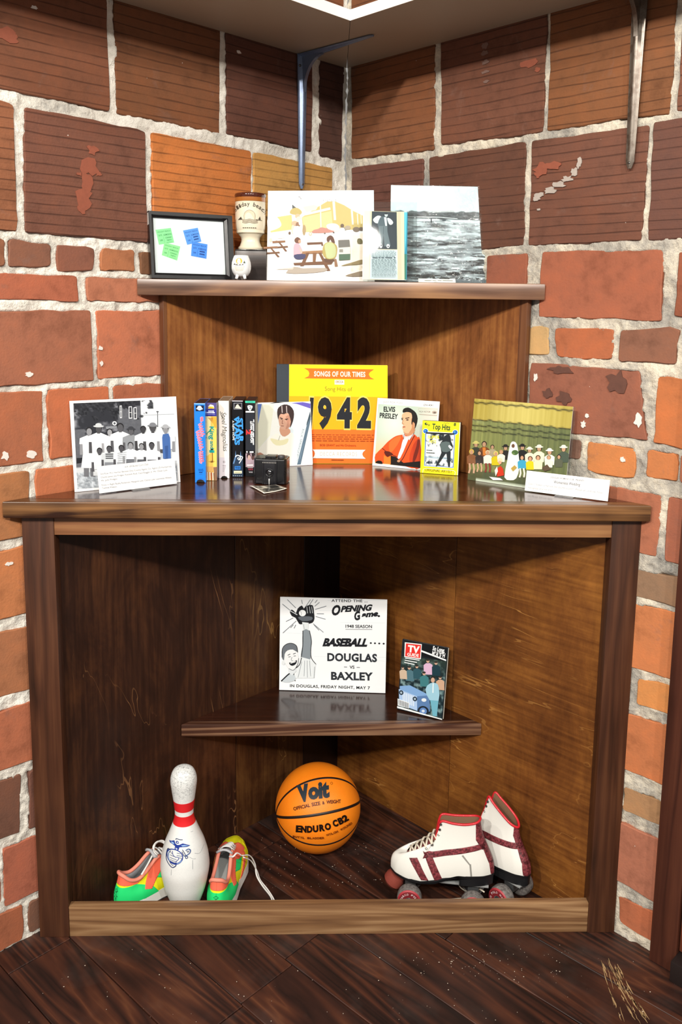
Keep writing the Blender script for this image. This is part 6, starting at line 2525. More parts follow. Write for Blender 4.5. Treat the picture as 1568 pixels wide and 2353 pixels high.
def on_ball(x, y):
    dd = ray(x, y)
    oc = O3 - bc0
    A, B, Cc = dd @ dd, 2 * dd @ oc, oc @ oc - BR_ ** 2
    disc = B * B - 4 * A * Cc
    t = (-B - math.sqrt(max(disc, 0))) / (2 * A)
    return (O3 + dd * t - bc0) / BR_


BX = lambda x, y: (600 + x / 6.031, 1730 + y / 6.031)


def ball_seam(pts, width, name='seam', full=True):
    q = np.array([on_ball(*BX(*p)) for p in pts])
    c = q.mean(0)
    _, _, vt = np.linalg.svd(q - c)
    n = vt[2]
    dist = c @ n
    n = n if dist >= 0 else -n
    dist = abs(dist)
    e1 = np.cross(n, [0.3, .2, .9])
    e1 /= np.linalg.norm(e1)
    e2 = np.cross(n, e1)
    rad = math.sqrt(1 - dist ** 2)
    m = 160
    bm = bmesh.new()
    rows = []
    for i in range(m):
        t = 2 * math.pi * i / m
        row = []
        for k, (o_, hgt) in enumerate(((-1, .0), (-.8, .0006), (0, .0003), (.8, .0006), (1, 0))):
            da = o_ * width / 2 / BR_
            ang = math.acos(max(-1, min(1, dist))) + da
            p = n * math.cos(ang) + math.sin(ang) * (e1 * math.cos(t) + e2 * math.sin(t))
            row.append(bm.verts.new(tuple(p * (BR_ + hgt))))
        rows.append(row)
    for i in range(m):
        a_, b_ = rows[i], rows[(i + 1) % m]
        for k in range(4):
            bm.faces.new((a_[k], a_[k + 1], b_[k + 1], b_[k]))
    bmesh.ops.recalc_face_normals(bm, faces=bm.faces)
    o = bm_obj(name, bm, plain('black_seam', '#1a0d08', .5), ball, True)
    o.location = (0, 0, BR_)


ball_seam([(215, 850), (300, 600), (520, 450), (850, 352), (1100, 385), (1320, 495)], .0062)
ball_seam([(208, 865), (330, 897), (600, 885), (900, 832), (1365, 680)], .0072)
ball_seam([(222, 900), (300, 1050), (450, 1190), (760, 1283), (1000, 1245), (1250, 1085), (1362, 905)], .0056)
ball_seam([(948, 140), (1000, 172), (1090, 208)], .0034) if False else None
a = Art()
a.STEP = .0001
a.text('V', (530, 668), (690, 640), 198, '#27313a', .085, .05)
a.text('oit', (664, 636), (958, 600), 205, '#27313a', .062, .1)
a.line('#6a3a12', 4, [(962, 425), (975, 408), (992, 420), (980, 442)], 4, closed=True)
WT = 'OFFICIAL SIZE & WEIGHT'
a.text('OFFICIAL', (458, 800), (684, 745), 46, '#4a1f0c', .03)
a.text('SIZE', (706, 740), (826, 720), 46, '#4a1f0c', .03)
a.text('&', (852, 714), (884, 710), 42, '#4a1f0c', .03)
a.text('WEIGHT', (908, 706), (1106, 694), 46, '#4a1f0c', .03)
for ch, x, y, s in [('E', 485, 1088, 0), ('N', 557, 1094, 0), ('D', 640, 1096, 0), ('U', 722, 1090, 0), ('R', 812, 1078, 0), ('O', 888, 1062, 0)]:
    ww = 76 if ch != 'O' else 84
    a.text(ch, (x, y), (x + ww, y - (x - 600) * .035), 82, '#170b08', .06)
for ch, x, y, dy in [('C', 1008, 1022, 24), ('B', 1085, 990, 30), ('2', 1148, 958, 36)]:
    a.text(ch, (x, y), (x + 66, y - dy), 82, '#170b08', .06)
for i, ch in enumerate('BUTYL BLADDER'):
    if ch != ' ':
        x = 446 + i * 33.5
        y = 1165 + 24 * (1 - ((x - 720) / 280) ** 2) - 4
        a.text(ch, (x, y), (x + 29, y + (2 if x < 600 else -3)), 25, '#6a2a0c', .035)
for i, ch in enumerate('NYLON WOUND'):
    if ch != ' ':
        x = 912 + i * 31.5
        y = 1142 - (i * 31.5) * .24 - (i ** 2) * .75
        a.text(ch, (x, y), (x + 27, y - 10 - i), 27, '#6a2a0c', .035)


def ball_map(P, off):
    q = np.array([on_ball(*BX(*p)) for p in P])
    return q * (BR_ + .0007 + off[:, None])


o = tag(a.build('lettering', ball_map, ball, PRINT, cut=14), kind='stuff')
o.location = (0, 0, BR_)

# ================================================================== bowling pin
pb = on_z(427, 2084, 0)
pin = thing('bowling_pin', 'scuffed white bowling pin with two red neck bands and blue emblem', 'bowling pin', Matrix.Translation((pb[0], pb[1], 0)))
PH = .381
INCH = .0254
pp = [(1.0, 0), (1.015, .06), (1.1, .3), (1.414, .75), (1.955, 2.25), (2.2, 3.375), (2.383, 4.5), (2.33, 5.4), (2.2, 6.2), (1.9, 7.25), (1.55, 8.1), (1.235, 8.9), (.98, 9.6), (.9, 10.2), (.94, 10.9), (1.05, 11.75), (1.18, 12.7), (1.273, 13.5), (1.21, 14.1), (1.0, 14.6), (.72, 14.85), (.36, 14.98), (0, 15.0)]
rz = smooth_path([(r * INCH, 0, z * INCH) for r, z in pp], 4)
prof = [(0, 0)] + [(max(0, p.x), p.z) for p in rz]
PR = lambda z: np.interp(z, [p[1] for p in prof[1:]], [p[0] for p in prof[1:]])


def pin_mat():
    t = NT('scuffed_white_lacquer')
    v = t.coord()
    sx = t.n('SeparateXYZ')
    t.set(sx, 0, v)
    sc1 = t.noise(t.coord((260, 260, 420)), 1., 3, .7, 1.2)
    sc2 = t.noise(t.coord((60, 60, 16)), 1., 4, .7, .8)
    top = t.ramp(sx.outputs[2], [(.285, (.06, .06, .06)), (.33, (1, 1, 1))])
    foot = t.ramp(sx.outputs[2], [(.012, (1, 1, 1)), (.05, (.12, .12, .12))])
    amt = t.math('MAXIMUM', top, foot)
    m1 = t.ramp(sc1, [(.5, (0, 0, 0)), (.62, (1, 1, 1))])
    m1 = t.math('MULTIPLY', t.math('MULTIPLY', m1, amt), .62)
    m2 = t.ramp(sc2, [(.66, (0, 0, 0)), (.74, (.28, .28, .28))])
    col = t.mix(m1, lina('#e9ecea'), lina('#5a5f66'))
    col = t.mix(m2, col, lina('#8f928f'))
    t.bump(sc1, .1, .0006)
    return t.fin(col, .35, Specular_IOR_Level=.45)


bm_obj('body', lathe_bm(prof, 64), pin_mat(), pin, True)
RED = plain('pin_red', '#e0252a', .35, .5, coat=.2)


def pin_y(y):
    """photograph y -> height on the near side of the pin"""
    lo, hi = 0., PH
    for _ in range(30):
        m = (lo + hi) / 2
        q = np.array([pb[0], pb[1] - PR(m), m]) - O3
        c = CM @ q
        if PY + F * c[1] / c[2] > y:
            lo = m
        else:
            hi = m
    return (lo + hi) / 2


for (y0, y1) in ((1868, 1848), (1901, 1878)):
    z0, z1 = pin_y(y0), pin_y(y1)
    bm_obj('neck_band', lathe_bm([(float(PR(z)) + .0004, z) for z in np.linspace(z0, z1, 8)], 64), RED, pin, True)
# emblem, crop (370,1880) scale 11.2
ytab = np.linspace(300, 1500, 60)
ztab = np.array([pin_y(1880 + y / 11.2) for y in ytab])
depthp = (CM @ (np.array([pb[0], pb[1] - .05, .17]) - O3))[2]
pcx = (PX + F * (CM @ (np.array([pb[0], pb[1], .17]) - O3))[0] / (CM @ (np.array([pb[0], pb[1], .17]) - O3))[2] - 370) * 11.2
mpp = lathe_map(pcx, PR, lambda y: np.interp(y, ytab, ztab), depthp / F / 11.2, math.radians(-10) * 0, .0005)
a = Art()
a.STEP = .00006
NB, LB = '#1c3590', '#8fb3e0'
# ring and striped globe
a.line(NB, 24, [(440 + 215 * math.cos(t), 1010 + 185 * math.sin(t)) for t in np.linspace(0, 2 * math.pi, 40)])
a.line(NB, 40, [(440 + 208 * math.cos(t), 1010 + 178 * math.sin(t)) for t in np.linspace(.25, 2.3, 20)])
a.line(LB, 16, [(440 + 208 * math.cos(t), 1010 + 178 * math.sin(t)) for t in np.linspace(.4, 1.2, 6)])
for y, x0, x1 in ((905, 500, 600), (935, 330, 400), (965, 500, 640), (995, 320, 470), (1018, 540, 645), (1060, 320, 500), (1110, 330, 495), (1150, 360, 500)):
    a.line('#2c3c66', 13, [(x0, y - 4), (x1, y + 10)])
a.line(NB, 14, [(380, 870), (400, 960), (470, 1010), (520, 1000), (560, 1040), (500, 1110), (490, 1150)], 3)
# outer scroll at the left
a.line('#2c3c66', 22, [(330, 860), (255, 870), (220, 980), (215, 1120), (270, 1210), (390, 1290), (480, 1235), (490, 1200)], 4)
a.line('#2c3c66', 14, [(340, 880), (270, 990), (300, 1120), (350, 1200), (420, 1240)], 4)
a.line(LB, 14, [(290, 900), (285, 1060), (320, 1150)], 3)
# eagle
a.poly(NB, [(275, 655), (330, 640), (420, 590), (450, 660), (500, 690), (560, 680), (640, 640), (700, 660), (825, 718), (760, 740), (640, 735), (560, 745), (550, 800), (520, 830), (460, 830), (440, 790), (450, 730), (380, 700), (300, 690)])
a.poly(LB, [(320, 660), (400, 640), (430, 690), (360, 690)])
a.poly(LB, [(600, 690), (680, 680), (790, 718), (640, 720)])
a.poly('#dfeaf6', [(470, 760), (520, 760), (510, 810), (475, 805)])
a.ell(NB, 500, 755, 22, 26)
a.line('#2c3c66', 18, [(460, 560), (480, 530), (560, 545), (635, 545)], 3)
a.poly(NB, [(470, 590), (520, 580), (550, 640), (500, 655), (465, 640)])
a.poly('#eef3f8', [(490, 605), (520, 605), (530, 630), (500, 632)])
# anchor at the right
a.line('#2c3c66', 15, [(640, 800), (720, 940), (690, 970), (630, 850)], 3)
a.line('#3a568f', 24, [(720, 830), (780, 800), (830, 840), (820, 910), (760, 950), (700, 970)], 4)
a.line('#2c3c66', 14, [(740, 860), (790, 850), (770, 900)], 3)
a.ell('#2c3c66', 750, 1005, 34, 38).ell('#e9f0f6', 750, 1005, 16, 20)
a.build('emblem', mpp, pin, PRINT, cut=40)
# a few scuffs
a = Art()
for pts in ([(940, 965), (1060, 1030), (1130, 930)], [(820, 1020), (900, 1090), (970, 1115)], [(745, 1560), (720, 1690)], [(770, 1840), (830, 1828)], [(820, 392), (870, 395)], [(370, 1350), (360, 1500), (390, 1680)], [(900, 1120), (905, 1350)]):
    a.line('#8d9298', 7, pts, 3)
for i in range(0):
    pass
tag(a.build('scuff_marks', mpp, pin, PRINT), kind='stuff')


# ================================================================== shoes
class Upper:
    """shoe upper: footprint ring at the sole joined to an opening edge by cubic curves"""

    def __init__(self, heel, toe, z0, hw, edge, h1, pull, dz, sole_z=None, bulge=.004):
        self.heel, self.toe, self.hw, self.edge = heel, toe, hw, edge
        self.h1, self.pull, self.dz, self.z0 = h1, pull, dz, z0
        self.sole_z = sole_z or (lambda x: z0)
        self.bulge = bulge

    def foot(self, t):
        """t degrees, 0 = toe, 180 = heel"""
        a = math.radians(t)
        xm, L = (self.heel + self.toe) / 2, (self.toe - self.heel) / 2
        c = math.cos(a)
        x = xm + L * math.copysign(abs(c) ** .85, c)
        u = (x - self.heel) / (self.toe - self.heel)
        w = float(np.interp(u, [0, .1, .25, .45, .7, .85, .95, 1], self.hw))
        s = math.sin(a)
        y = w * math.copysign(min(1, abs(s) ** .55), s)
        return Vector((x, y, self.sole_z(x)))

    def edge_pt(self, t):
        s = 1 if t <= 180 else -1
        tt = t if t <= 180 else 360 - t
        if not hasattr(self, 'tab'):
            E_ = self.edge
            full = [(-e[0], e[1], -e[2], e[3]) for e in E_[3:0:-1]] + list(E_) + [(360 - e[0], e[1], -e[2], e[3]) for e in E_[-2:-5:-1]]
            tk, pk = [], []
            for i in range(1, len(full) - 2):
                for k in range(6):
                    f_ = k / 6
                    tk.append(full[i][0] * (1 - f_) + full[i + 1][0] * f_)
            self.tab = (np.array(tk), np.array([p[:] for p in smooth_path([e[1:] for e in full], 6)][6:6 + len(tk)]))
        x, y, z = (float(np.interp(tt, self.tab[0], self.tab[1][:, i])) for i in range(3))
        return Vector((x, y * s, z))

    def point(self, t, v):
        p0, p3 = self.foot(t), self.edge_pt(t)
        tt = t if t <= 180 else 360 - t
        h1 = float(np.interp(tt, [0, 30, 60, 90, 180], self.h1))
        k = float(np.interp(tt, [0, 30, 60, 90, 180], self.pull))
        dz = float(np.interp(tt, [0, 30, 60, 90, 180], self.dz))
        out = Vector((p0.x - (self.heel + self.toe) / 2, p0.y * 3, 0))
        out.normalize()
        p1 = p0 + Vector((0, 0, h1)) + out * self.bulge
        p2 = p3 + Vector(((p0.x - p3.x) * k, (p0.y - p3.y) * k, -dz))
        m = 1 - v
        return p0 * m ** 3 + p1 * 3 * m * m * v + p2 * 3 * m * v * v + p3 * v ** 3

    def bm(self, N=96, M=20, inset=0.):
        b = bmesh.new()
        g = [[b.verts.new(self.point(360 * i / N, j / M)) for j in range(M + 1)] for i in range(N)]
        for i in range(N):
            for j in range(M):
                a_, c_ = g[i], g[(i + 1) % N]
                b.faces.new((a_[j], c_[j], c_[j + 1], a_[j + 1]))
        b.normal_update()
        cen = Vector(((self.heel + self.toe) / 2, 0, self.z0 + .03))
        if sum((f.calc_center_median() - cen).dot(f.normal) for f in b.faces) < 0:
            bmesh.ops.reverse_faces(b, faces=b.faces)
            b.normal_update()
        if inset:
            b.verts.ensure_lookup_table()
            mv = [(v, v.normal.copy()) for v in b.verts]
            for v, n in mv:
                v.co -= n * inset
        return b

    def patch(self, polys, side, off, name, mat, parent, N=140, M=44, thick=True):
        """panel sewn onto the upper: convex outlines in side view (x,z)"""
        out = bmesh.new()
        for poly in polys:
            b = self.bm(N, M)
            if side:
                dl = [f for f in b.faces if f.calc_center_median().y * side < 0]
                bmesh.ops.delete(b, geom=dl, context='FACES')
            area = sum(poly[i][0] * poly[(i + 1) % len(poly)][1] - poly[(i + 1) % len(poly)][0] * poly[i][1] for i in range(len(poly)))
            if area < 0:
                poly = poly[::-1]
            for i in range(len(poly)):
                p, q = poly[i], poly[(i + 1) % len(poly)]
                n = Vector((q[1] - p[1], 0, -(q[0] - p[0])))
                if n.length < 1e-7:
                    continue
                n.normalize()
                bmesh.ops.bisect_plane(b, geom=list(b.verts) + list(b.edges) + list(b.faces), plane_co=(p[0], 0, p[1]), plane_no=n, clear_outer=True)
                if not b.faces:
                    break
            b.normal_update()
            mv = [(v, v.normal.copy()) for v in b.verts]
            for v, n in mv:
                v.co += n * off
            merge(out, b)
        if not out.faces:
            out.free()
            return None
        o = bm_obj(name, out, mat, parent, True)
        if thick:
            md = o.modifiers.new('thick', 'SOLIDIFY')
            md.thickness = max(.0008, off)
            md.offset = -1
        return o

    def rim(self, r, name, mat, parent, t0=0, t1=360, n=80, dz=0.):
        closed = t1 - t0 >= 360
        pts = [self.edge_pt(t0 + (t1 - t0) * i / n) + Vector((0, 0, dz)) for i in range(n + (0 if closed else 1))]
        return bm_obj(name, tube_bm(pts, r, 8, closed=closed), mat, parent, True)


def ring_slab(up, z0, z1, grow0, grow1, name, mat, parent, N=72, zf=None, x0=None, x1=None):
    """sole layer following the footprint"""
    b = bmesh.new()
    lo, hi = [], []
    for i in range(N):
        p = up.foot(360 * i / N)
        if x0 is not None and p.x < x0:
            p.x = x0
        if x1 is not None and p.x > x1:
            p.x = x1
        out = Vector((p.x - (up.heel + up.toe) / 2, p.y * 3, 0)).normalized()
        base = zf(p.x) if zf else 0
        lo.append(b.verts.new((*(p + out * grow0)[:2], base + z0)))
        hi.append(b.verts.new((*(p + out * grow1)[:2], base + z1)))
    b.faces.new(lo[::-1])
    b.faces.new(hi)
    for i in range(N):
        b.faces.new((lo[i], lo[(i + 1) % N], hi[(i + 1) % N], hi[i]))
    bmesh.ops.recalc_face_normals(b, faces=b.faces)
    return bm_obj(name, b, mat, parent, True, auto=40)


NEON = dict(g=plain('neon_green_nylon', '#22e07a', .6, .3, grain=.06, gscale=900), y=plain('neon_yellow_nylon', '#f0ee1c', .6, .3, grain=.06, gscale=900),
            c=plain('neon_coral_suede', '#ff7358', .7, .2, grain=.08, gscale=700))
LACE = plain('white_lace', '#e6e6e4', .75, .2)
LINING = plain('grey_lining', '#b9bcc0', .8, .2, grain=.15, gscale=500)
MIDS = plain('white_midsole', '#e4e6e2', .55)
OUTS = plain('grey_outsole', '#5d615f', .7)


def sneaker(label, mw, mirror=1):
    t = thing('sneaker', label, 'shoe', mw, 'pair of neon running shoes')
    edge = [(0, .152, 0, .076), (10, .150, .006, .077), (25, .138, .011, .082), (50, .108, .014, .097), (68, .086, .016, .108), (82, .066, .017, .104), (100, .040, .019, .086), (120, .016, .020, .078), (140, -.006, .019, .086), (160, -.019, .012, .099), (180, -.023, 0, .102)]
    u = Upper(-.036, .222, .026, [.026, .034, .037, .035, .045, .044, .036, .02], edge, [.035, .035, .03, .03, .035], [.72, .6, .35, .1, .05], [-.004, .004, .02, .03, .03], sole_z=lambda x: .026 + .006 * max(0, (x - .14) / .08) ** 2)
    bm_obj('upper', u.bm(), NEON['y'], t, True)
    bm_obj('lining', u.bm(72, 14, .0035), LINING, t, True)
    for s in (-1, 1):
        u.patch([[(-.06, .02), (.072, .02), (.05, .05), (.01, .068), (-.06, .074)]], s, .0008, 'heel_counter', NEON['g'], t)
        u.patch([[(-.06, .083), (.012, .068), (.03, .074), (.05, .12), (-.06, .13)]], s, .0009, 'collar_panel', NEON['c'], t)
        u.patch([[(.028, .050), (.046, .044), (.105, .098), (.085, .112), (.052, .092)]], s, .0011, 'side_stripe', NEON['c'], t)
        u.patch([[(.072, .02), (.092, .02), (.150, .062), (.140, .074)]], s, .0010, 'side_stripe', NEON['c'], t)
        u.patch([[(.062, .064), (.092, .052), (.135, .080), (.105, .092)]], s, .0009, 'vamp_panel', NEON['g'], t)
        u.patch([[(.085, .085), (.10, .075), (.160, .065), (.160, .085), (.10, .115)]], s, .0013, 'eyestay', NEON['c'], t)
    u.patch([[(.19, .0), (.24, .0), (.24, .06), (.175, .07)]], 0, .0008, 'toe_cap', NEON['g'] if False else NEON['y'], t)
    u.rim(.0048, 'collar_binding', plain('coral_binding', '#ee8f7a', .75), t, 70, 290)
    ring_slab(u, .006, .030, .003, .001, 'midsole', MIDS, t, zf=lambda x: .008 * max(0, (x - .13) / .09) ** 2)
    ring_slab(u, 0, .006, .0, .003, 'outsole', OUTS, t, zf=lambda x: .010 * max(0, (x - .13) / .09) ** 2)
    # foxing line
    # tongue
    vs, fs = [], []
    n, m = 10, 8
    for i in range(n + 1):
        s = i / n
        x = .150 - .078 * s
        zc_ = .079 + .038 * s + .012 * s * s
        wv = .010 + .012 * s
        for j in range(m + 1):
            q = j / m * 2 - 1
            vs.append((x - .008 * s * s, q * wv, zc_ - .010 * q * q - .002))
    for i in range(n):
        for j in range(m):
            k = i * (m + 1) + j
            fs.append((k, k + 1, k + m + 2, k + m + 1))
    o = mesh_obj('tongue', vs, fs, LINING, t, True)
    md = o.modifiers.new('thick', 'SOLIDIFY')
    md.thickness = .005
    # laces across the throat
    for i in range(6):
        f = i / 5
        x = .142 - .056 * f
        zz_ = .086 + .028 * f
        y = .012 + .005 * f
        sgn = 1 if i % 2 else -1
        bm_obj('lace', tube_bm(smooth_path([(x + .004 * sgn, -y, zz_ - .004), (x, -y * .4, zz_ + .005), (x - .002, y * .4, zz_ + .005), (x - .004 * sgn, y, zz_ - .004)], 5), .0026, 8, flat=.55), LACE, t, True)
    for s in (-1, 1):
        for i in range(5):
            f = i / 4
            o = bm_obj('eyelet', lathe_bm([(.0014, .0006), (.0026, .001), (.003, 0)], 12), plain('lace_eyelet', '#c9c6c0', .4), t, True)
            o.matrix_local = Matrix.Translation((.142 - .054 * f, s * (.0145 + .005 * f), .084 + .026 * f)) @ Matrix.Rotation(-s * .7, 4, 'X')
    return t, u


def yaw_mw(x, y, deg, pitch=0., roll=0.):
    return Matrix.Translation((x, y, 0)) @ Matrix.Rotation(math.radians(deg), 4, 'Z') @ Matrix.Rotation(math.radians(pitch), 4, 'Y') @ Matrix.Rotation(math.radians(roll), 4, 'X')


s1, u1 = sneaker('neon running shoe left of the bowling pin, heel to the front', yaw_mw(-.499, 1.955, 44.5))
s2, u2 = sneaker('neon running shoe right of the bowling pin with laces trailing', yaw_mw(-.270, 1.940, 85))
# loose lace ends, drawn in photograph pixels on heights above the boards


def lace_path(root, pts, r=.0024, name='lace_end'):
    inv = root.matrix_world.inverted()
    P = [inv @ Vector(on_z(x, y, z)) for x, y, z in pts]
    return bm_obj(name, tube_bm(smooth_path(P, 6), r, 8, flat=.6), LACE, root, True)


lace_path(s2, [(556, 1966, .105), (574, 1966, .085), (586, 1985, .05), (590, 2012, .02), (603, 2035, .004), (622, 2060, .003), (628, 2080, .003)])
lace_path(s2, [(560, 1970, .100), (577, 1978, .07), (590, 2000, .03), (598, 2022, .005), (616, 2045, .003), (630, 2068, .003), (631, 2082, .003)])
lace_path(s2, [(556, 1966, .105), (545, 1960, .118), (536, 1968, .115), (527, 1968, .105)])
lace_path(s1, [(362, 1965, .118), (354, 1955, .128), (358, 1938, .138), (374, 1932, .138), (382, 1945, .128), (376, 1962, .118)])
lace_path(s1, [(365, 1962, .118), (352, 1948, .132), (362, 1934, .142), (378, 1938, .132), (381, 1958, .12)])
lace_path(s1, [(352, 1962, .118), (340, 1985, .108), (325, 2010, .098)])
a = Art()
for rt, pts in ((s2, [((0, .30), (.5, .0), (1, .30)), ((.5, 0), (.5, 1))]),):
    pass


def heel_mark(root, up):
    a = Art()
    a.line('#123d2a', .0012, [(-.006, .062), (.0, .058), (.006, .062), (.0, .066)], closed=True)
    a.line('#123d2a', .0012, [(-.008, .050), (.008, .053)])
    a.line('#123d2a', .0012, [(-.004, .047), (-.002, .041)]).line('#123d2a', .0012, [(.003, .048), (.005, .043)])

    def mp(P, off):
        out = []
        for (y, z), f in zip(P, off):
            # nearest point on the heel arc
            best = None
            for tt in np.linspace(160, 200, 21):
                for v in np.linspace(0, 1, 21):
                    p = up.point(tt, v)
                    dd = (p.y - y) ** 2 + (p.z - z) ** 2
                    if best is None or dd < best[0]:
                        best = (dd, p)
            out.append((best[1].x - .0016 - f, y, z))
        return np.array(out)
    return a.build('ink_mark', mp, root, PRINT)


tag(heel_mark(s1, u1), kind='stuff')
tag(heel_mark(s2, u2), kind='stuff')

# ================================================================== roller skates
LEA = plain('white_leather', '#e9e9e2', .42, .4, grain=.05, gscale=400)


def maroon():
    t = NT('crushed_maroon_leather')
    n = t.noise(t.coord(), 140, 4, .6, .8)
    col = t.ramp(n, [(.35, lina('#3d1418')), (.5, lina('#6d2a30')), (.68, lina('#96434a'))])
    t.bump(n, .4, .0015)
    return t.fin(col, .5)


MAR = maroon()
RPIP = plain('red_piping', '#c9202c', .35, .5, coat=.2)
SOLEB = plain('black_sole', '#131417', .5)
STEEL = plain('skate_steel', '#8f9294', .35, metal=.85)
PLATE = plain('grey_plate', '#b9bdbd', .4, metal=.5)
OLDLACE = plain('aged_lace', '#d8d0be', .8, .2)


def wheel_mat():
    t = NT('worn_grey_tread')
    n = t.noise(t.coord(), 160, 4, .7)
    col = t.ramp(n, [(.35, lina('#55504f')), (.65, lina('#84807c'))])
    return t.fin(col, .8, Specular_IOR_Level=.2)


TREAD = wheel_mat()
WFACE = plain('red_wheel_face', '#7d2228', .45, grain=.15, gscale=200)
WLIP = plain('red_wheel_lip', '#a8303a', .5)


def skate(label, mw, edge, toe, heel, z_sole, tilt=0., lace='full', loose=False):
    t = thing('roller_skate', label, 'roller skate', mw, 'pair of quad roller skates')
    sole_z = lambda x: z_sole + .022 * min(1, max(0, (.03 - x) / .06)) + .012 * max(0, (x - .07) / .08) ** 2
    u = Upper(heel, toe, z_sole, [.022, .031, .034, .033, .041, .040, .033, .018], edge, [.04, .035, .035, .045, .05], [.68, .52, .28, .05, .03], [-.006, .004, .03, .06, .06], sole_z=sole_z, bulge=.003)
    bm_obj('boot', u.bm(108, 26), LEA, t, True)
    bm_obj('lining', u.bm(72, 16, .003), plain('tan_lining', '#8a6a52', .85, .1, grain=.2), t, True)
    return t, u, sole_z


def finish_skate(t, u, sole_z, toe, heel, z_sole, stripes):
    for s in (-1, 1):
        for polys, nm in stripes:
            u.patch(polys, s, .0009, nm, MAR, t)
    # sole, welt and heel block
    ring_slab(u, -.0055, .0012, .0005, .002, 'sole', SOLEB, t, zf=sole_z)
    b = bmesh.new()
    N = 40
    lo, hi = [], []
    pts = []
    for i in range(N):
        p = u.foot(360 * i / N)
        pts.append(Vector((min(p.x, heel + .085), p.y * .97, 0)))
    for p in pts:
        hi.append(b.verts.new((p.x, p.y, sole_z(p.x) - .004)))
        lo.append(b.verts.new((p.x * .99, p.y * .95, z_sole - .006)))
    b.faces.new(lo[::-1])
    b.faces.new(hi)
    for i in range(N):
        b.faces.new((lo[i], lo[(i + 1) % N], hi[(i + 1) % N], hi[i]))
    bmesh.ops.recalc_face_normals(b, faces=b.faces)
    bm_obj('heel_block', b, SOLEB, t, True, auto=40)
    # plate
    box('plate', heel + .012, toe - .03, -.021, .021, z_sole - .0115, z_sole - .006, PLATE, t, .0015)
    WR = .0310
    for k, xc in enumerate((heel + .050, toe - .052)):
        o = box('truck', xc - .014, xc + .014, -.013, .013, WR + .004, z_sole - .0115, STEEL, t, .003)
        bm_obj('cushion', lathe_bm([(.009, WR + .012), (.011, WR + .018), (.009, WR + .024)], 20), SOLEB, o, True).location = (xc + (.012 if k == 0 else -.012), 0, 0)
        ax = bm_obj('axle', tube_bm([(xc, -.060, WR), (xc, .060, WR)], .0036, 12), STEEL, t, True)
        for s in (-1, 1):
            y0 = s * .043
            wprof = [(.010, -.018), (.0250, -.018), (.0278, -.016), (.0300, -.011), (WR, -.005), (WR, .005), (.0300, .011), (.0278, .015), (.0250, .016), (.010, .016)]
            w_ = bm_obj('wheel', lathe_bm([(r, z) for r, z in wprof], 40), TREAD, t, True, auto=40)
            w_.matrix_local = Matrix.Translation((xc, y0, WR)) @ Matrix.Rotation(math.pi / 2 * (1), 4, 'X') @ Matrix.Rotation(random.uniform(0, 6), 4, 'Z') @ Matrix.Rotation(0 if s < 0 else math.pi, 4, 'X')
            f = bm_obj('wheel_face', lathe_bm([(.0105, .0150), (.011, .0166), (.0245, .0168), (.0262, .0160)], 40), WFACE, w_, True, auto=50)
            bm_obj('wheel_lip', lathe_bm([(.0261, .0161), (.0280, .0152), (.0292, .0130)], 40), WLIP, w_, True)
            bm_obj('hub', lathe_bm([(.0106, .0148), (.0106, .012), (.0062, .012), (.006, .019), (.0035, .0195), (.003, .023), (0, .0232)], 24), STEEL, w_, True, auto=40)
            a = Art()
            a.arc_text('MARCO POLO MARCO POLO ', (0, 0), .0180, -200, 160, .0050, '#e9dcdc', .01)
            tag(a.build('lettering', lambda P, off: np.c_[P[:, 0], -P[:, 1], .0170 + off], w_, PRINT), kind='stuff')
    # toe stop
    o = bm_obj('toe_stop', lathe_bm([(0, 0), (.019, 0), (.025, .007), (.025, .019), (.020, .030), (.011, .034), (.006, .034), (.006, .048), (0, .048)], 32), plain('rust_red_stopper', '#8d4034', .75, .2, grain=.3, gscale=250), t, True, auto=40)
    o.matrix_local = Matrix.Translation((toe - .002, 0, z_sole - .040)) @ Matrix.Rotation(math.radians(-32), 4, 'Y')


def eyelets_and_laces(t, u, pts, across, lace=True):
    """pts: side-view points (x, y, z) of the eyelet row on each side"""
    for s in (-1, 1):
        for (x, y, z) in pts:
            o = bm_obj('eyelet', lathe_bm([(0, .0002), (.0016, .0004), (.0017, .0014), (.0029, .0012), (.0033, 0)], 14), plain('eyelet_steel', '#4a4644', .35, metal=.7), t, True)
            o.matrix_local = Matrix.Translation((x, s * y, z)) @ Matrix.Rotation(-s * math.radians(68), 4, 'X')
    if lace:
        m = len(pts)
        for i in range(across):
            x0, y0, z0 = pts[m - 1 - i]
            x1, y1, z1 = pts[max(0, m - 2 - i)]
            for s in (-1, 1):
                P = [(x0, -s * y0, z0 + .001), (x0 * .8 + x1 * .2 + .003, -s * y0 * .55, z0 + .010), (x0 * .4 + x1 * .6 + .003, s * y0 * .5, z1 + .008 + .0015 * s), (x1, s * y1, z1 + .001)]
                bm_obj('lace', tube_bm(smooth_path(P, 5), .0026, 8, flat=.5), OLDLACE, t, True)


def red_rim(u, t, t0=0, t1=360):
    return u.rim(.0032, 'collar_piping', RPIP, t, t0, t1, 120)


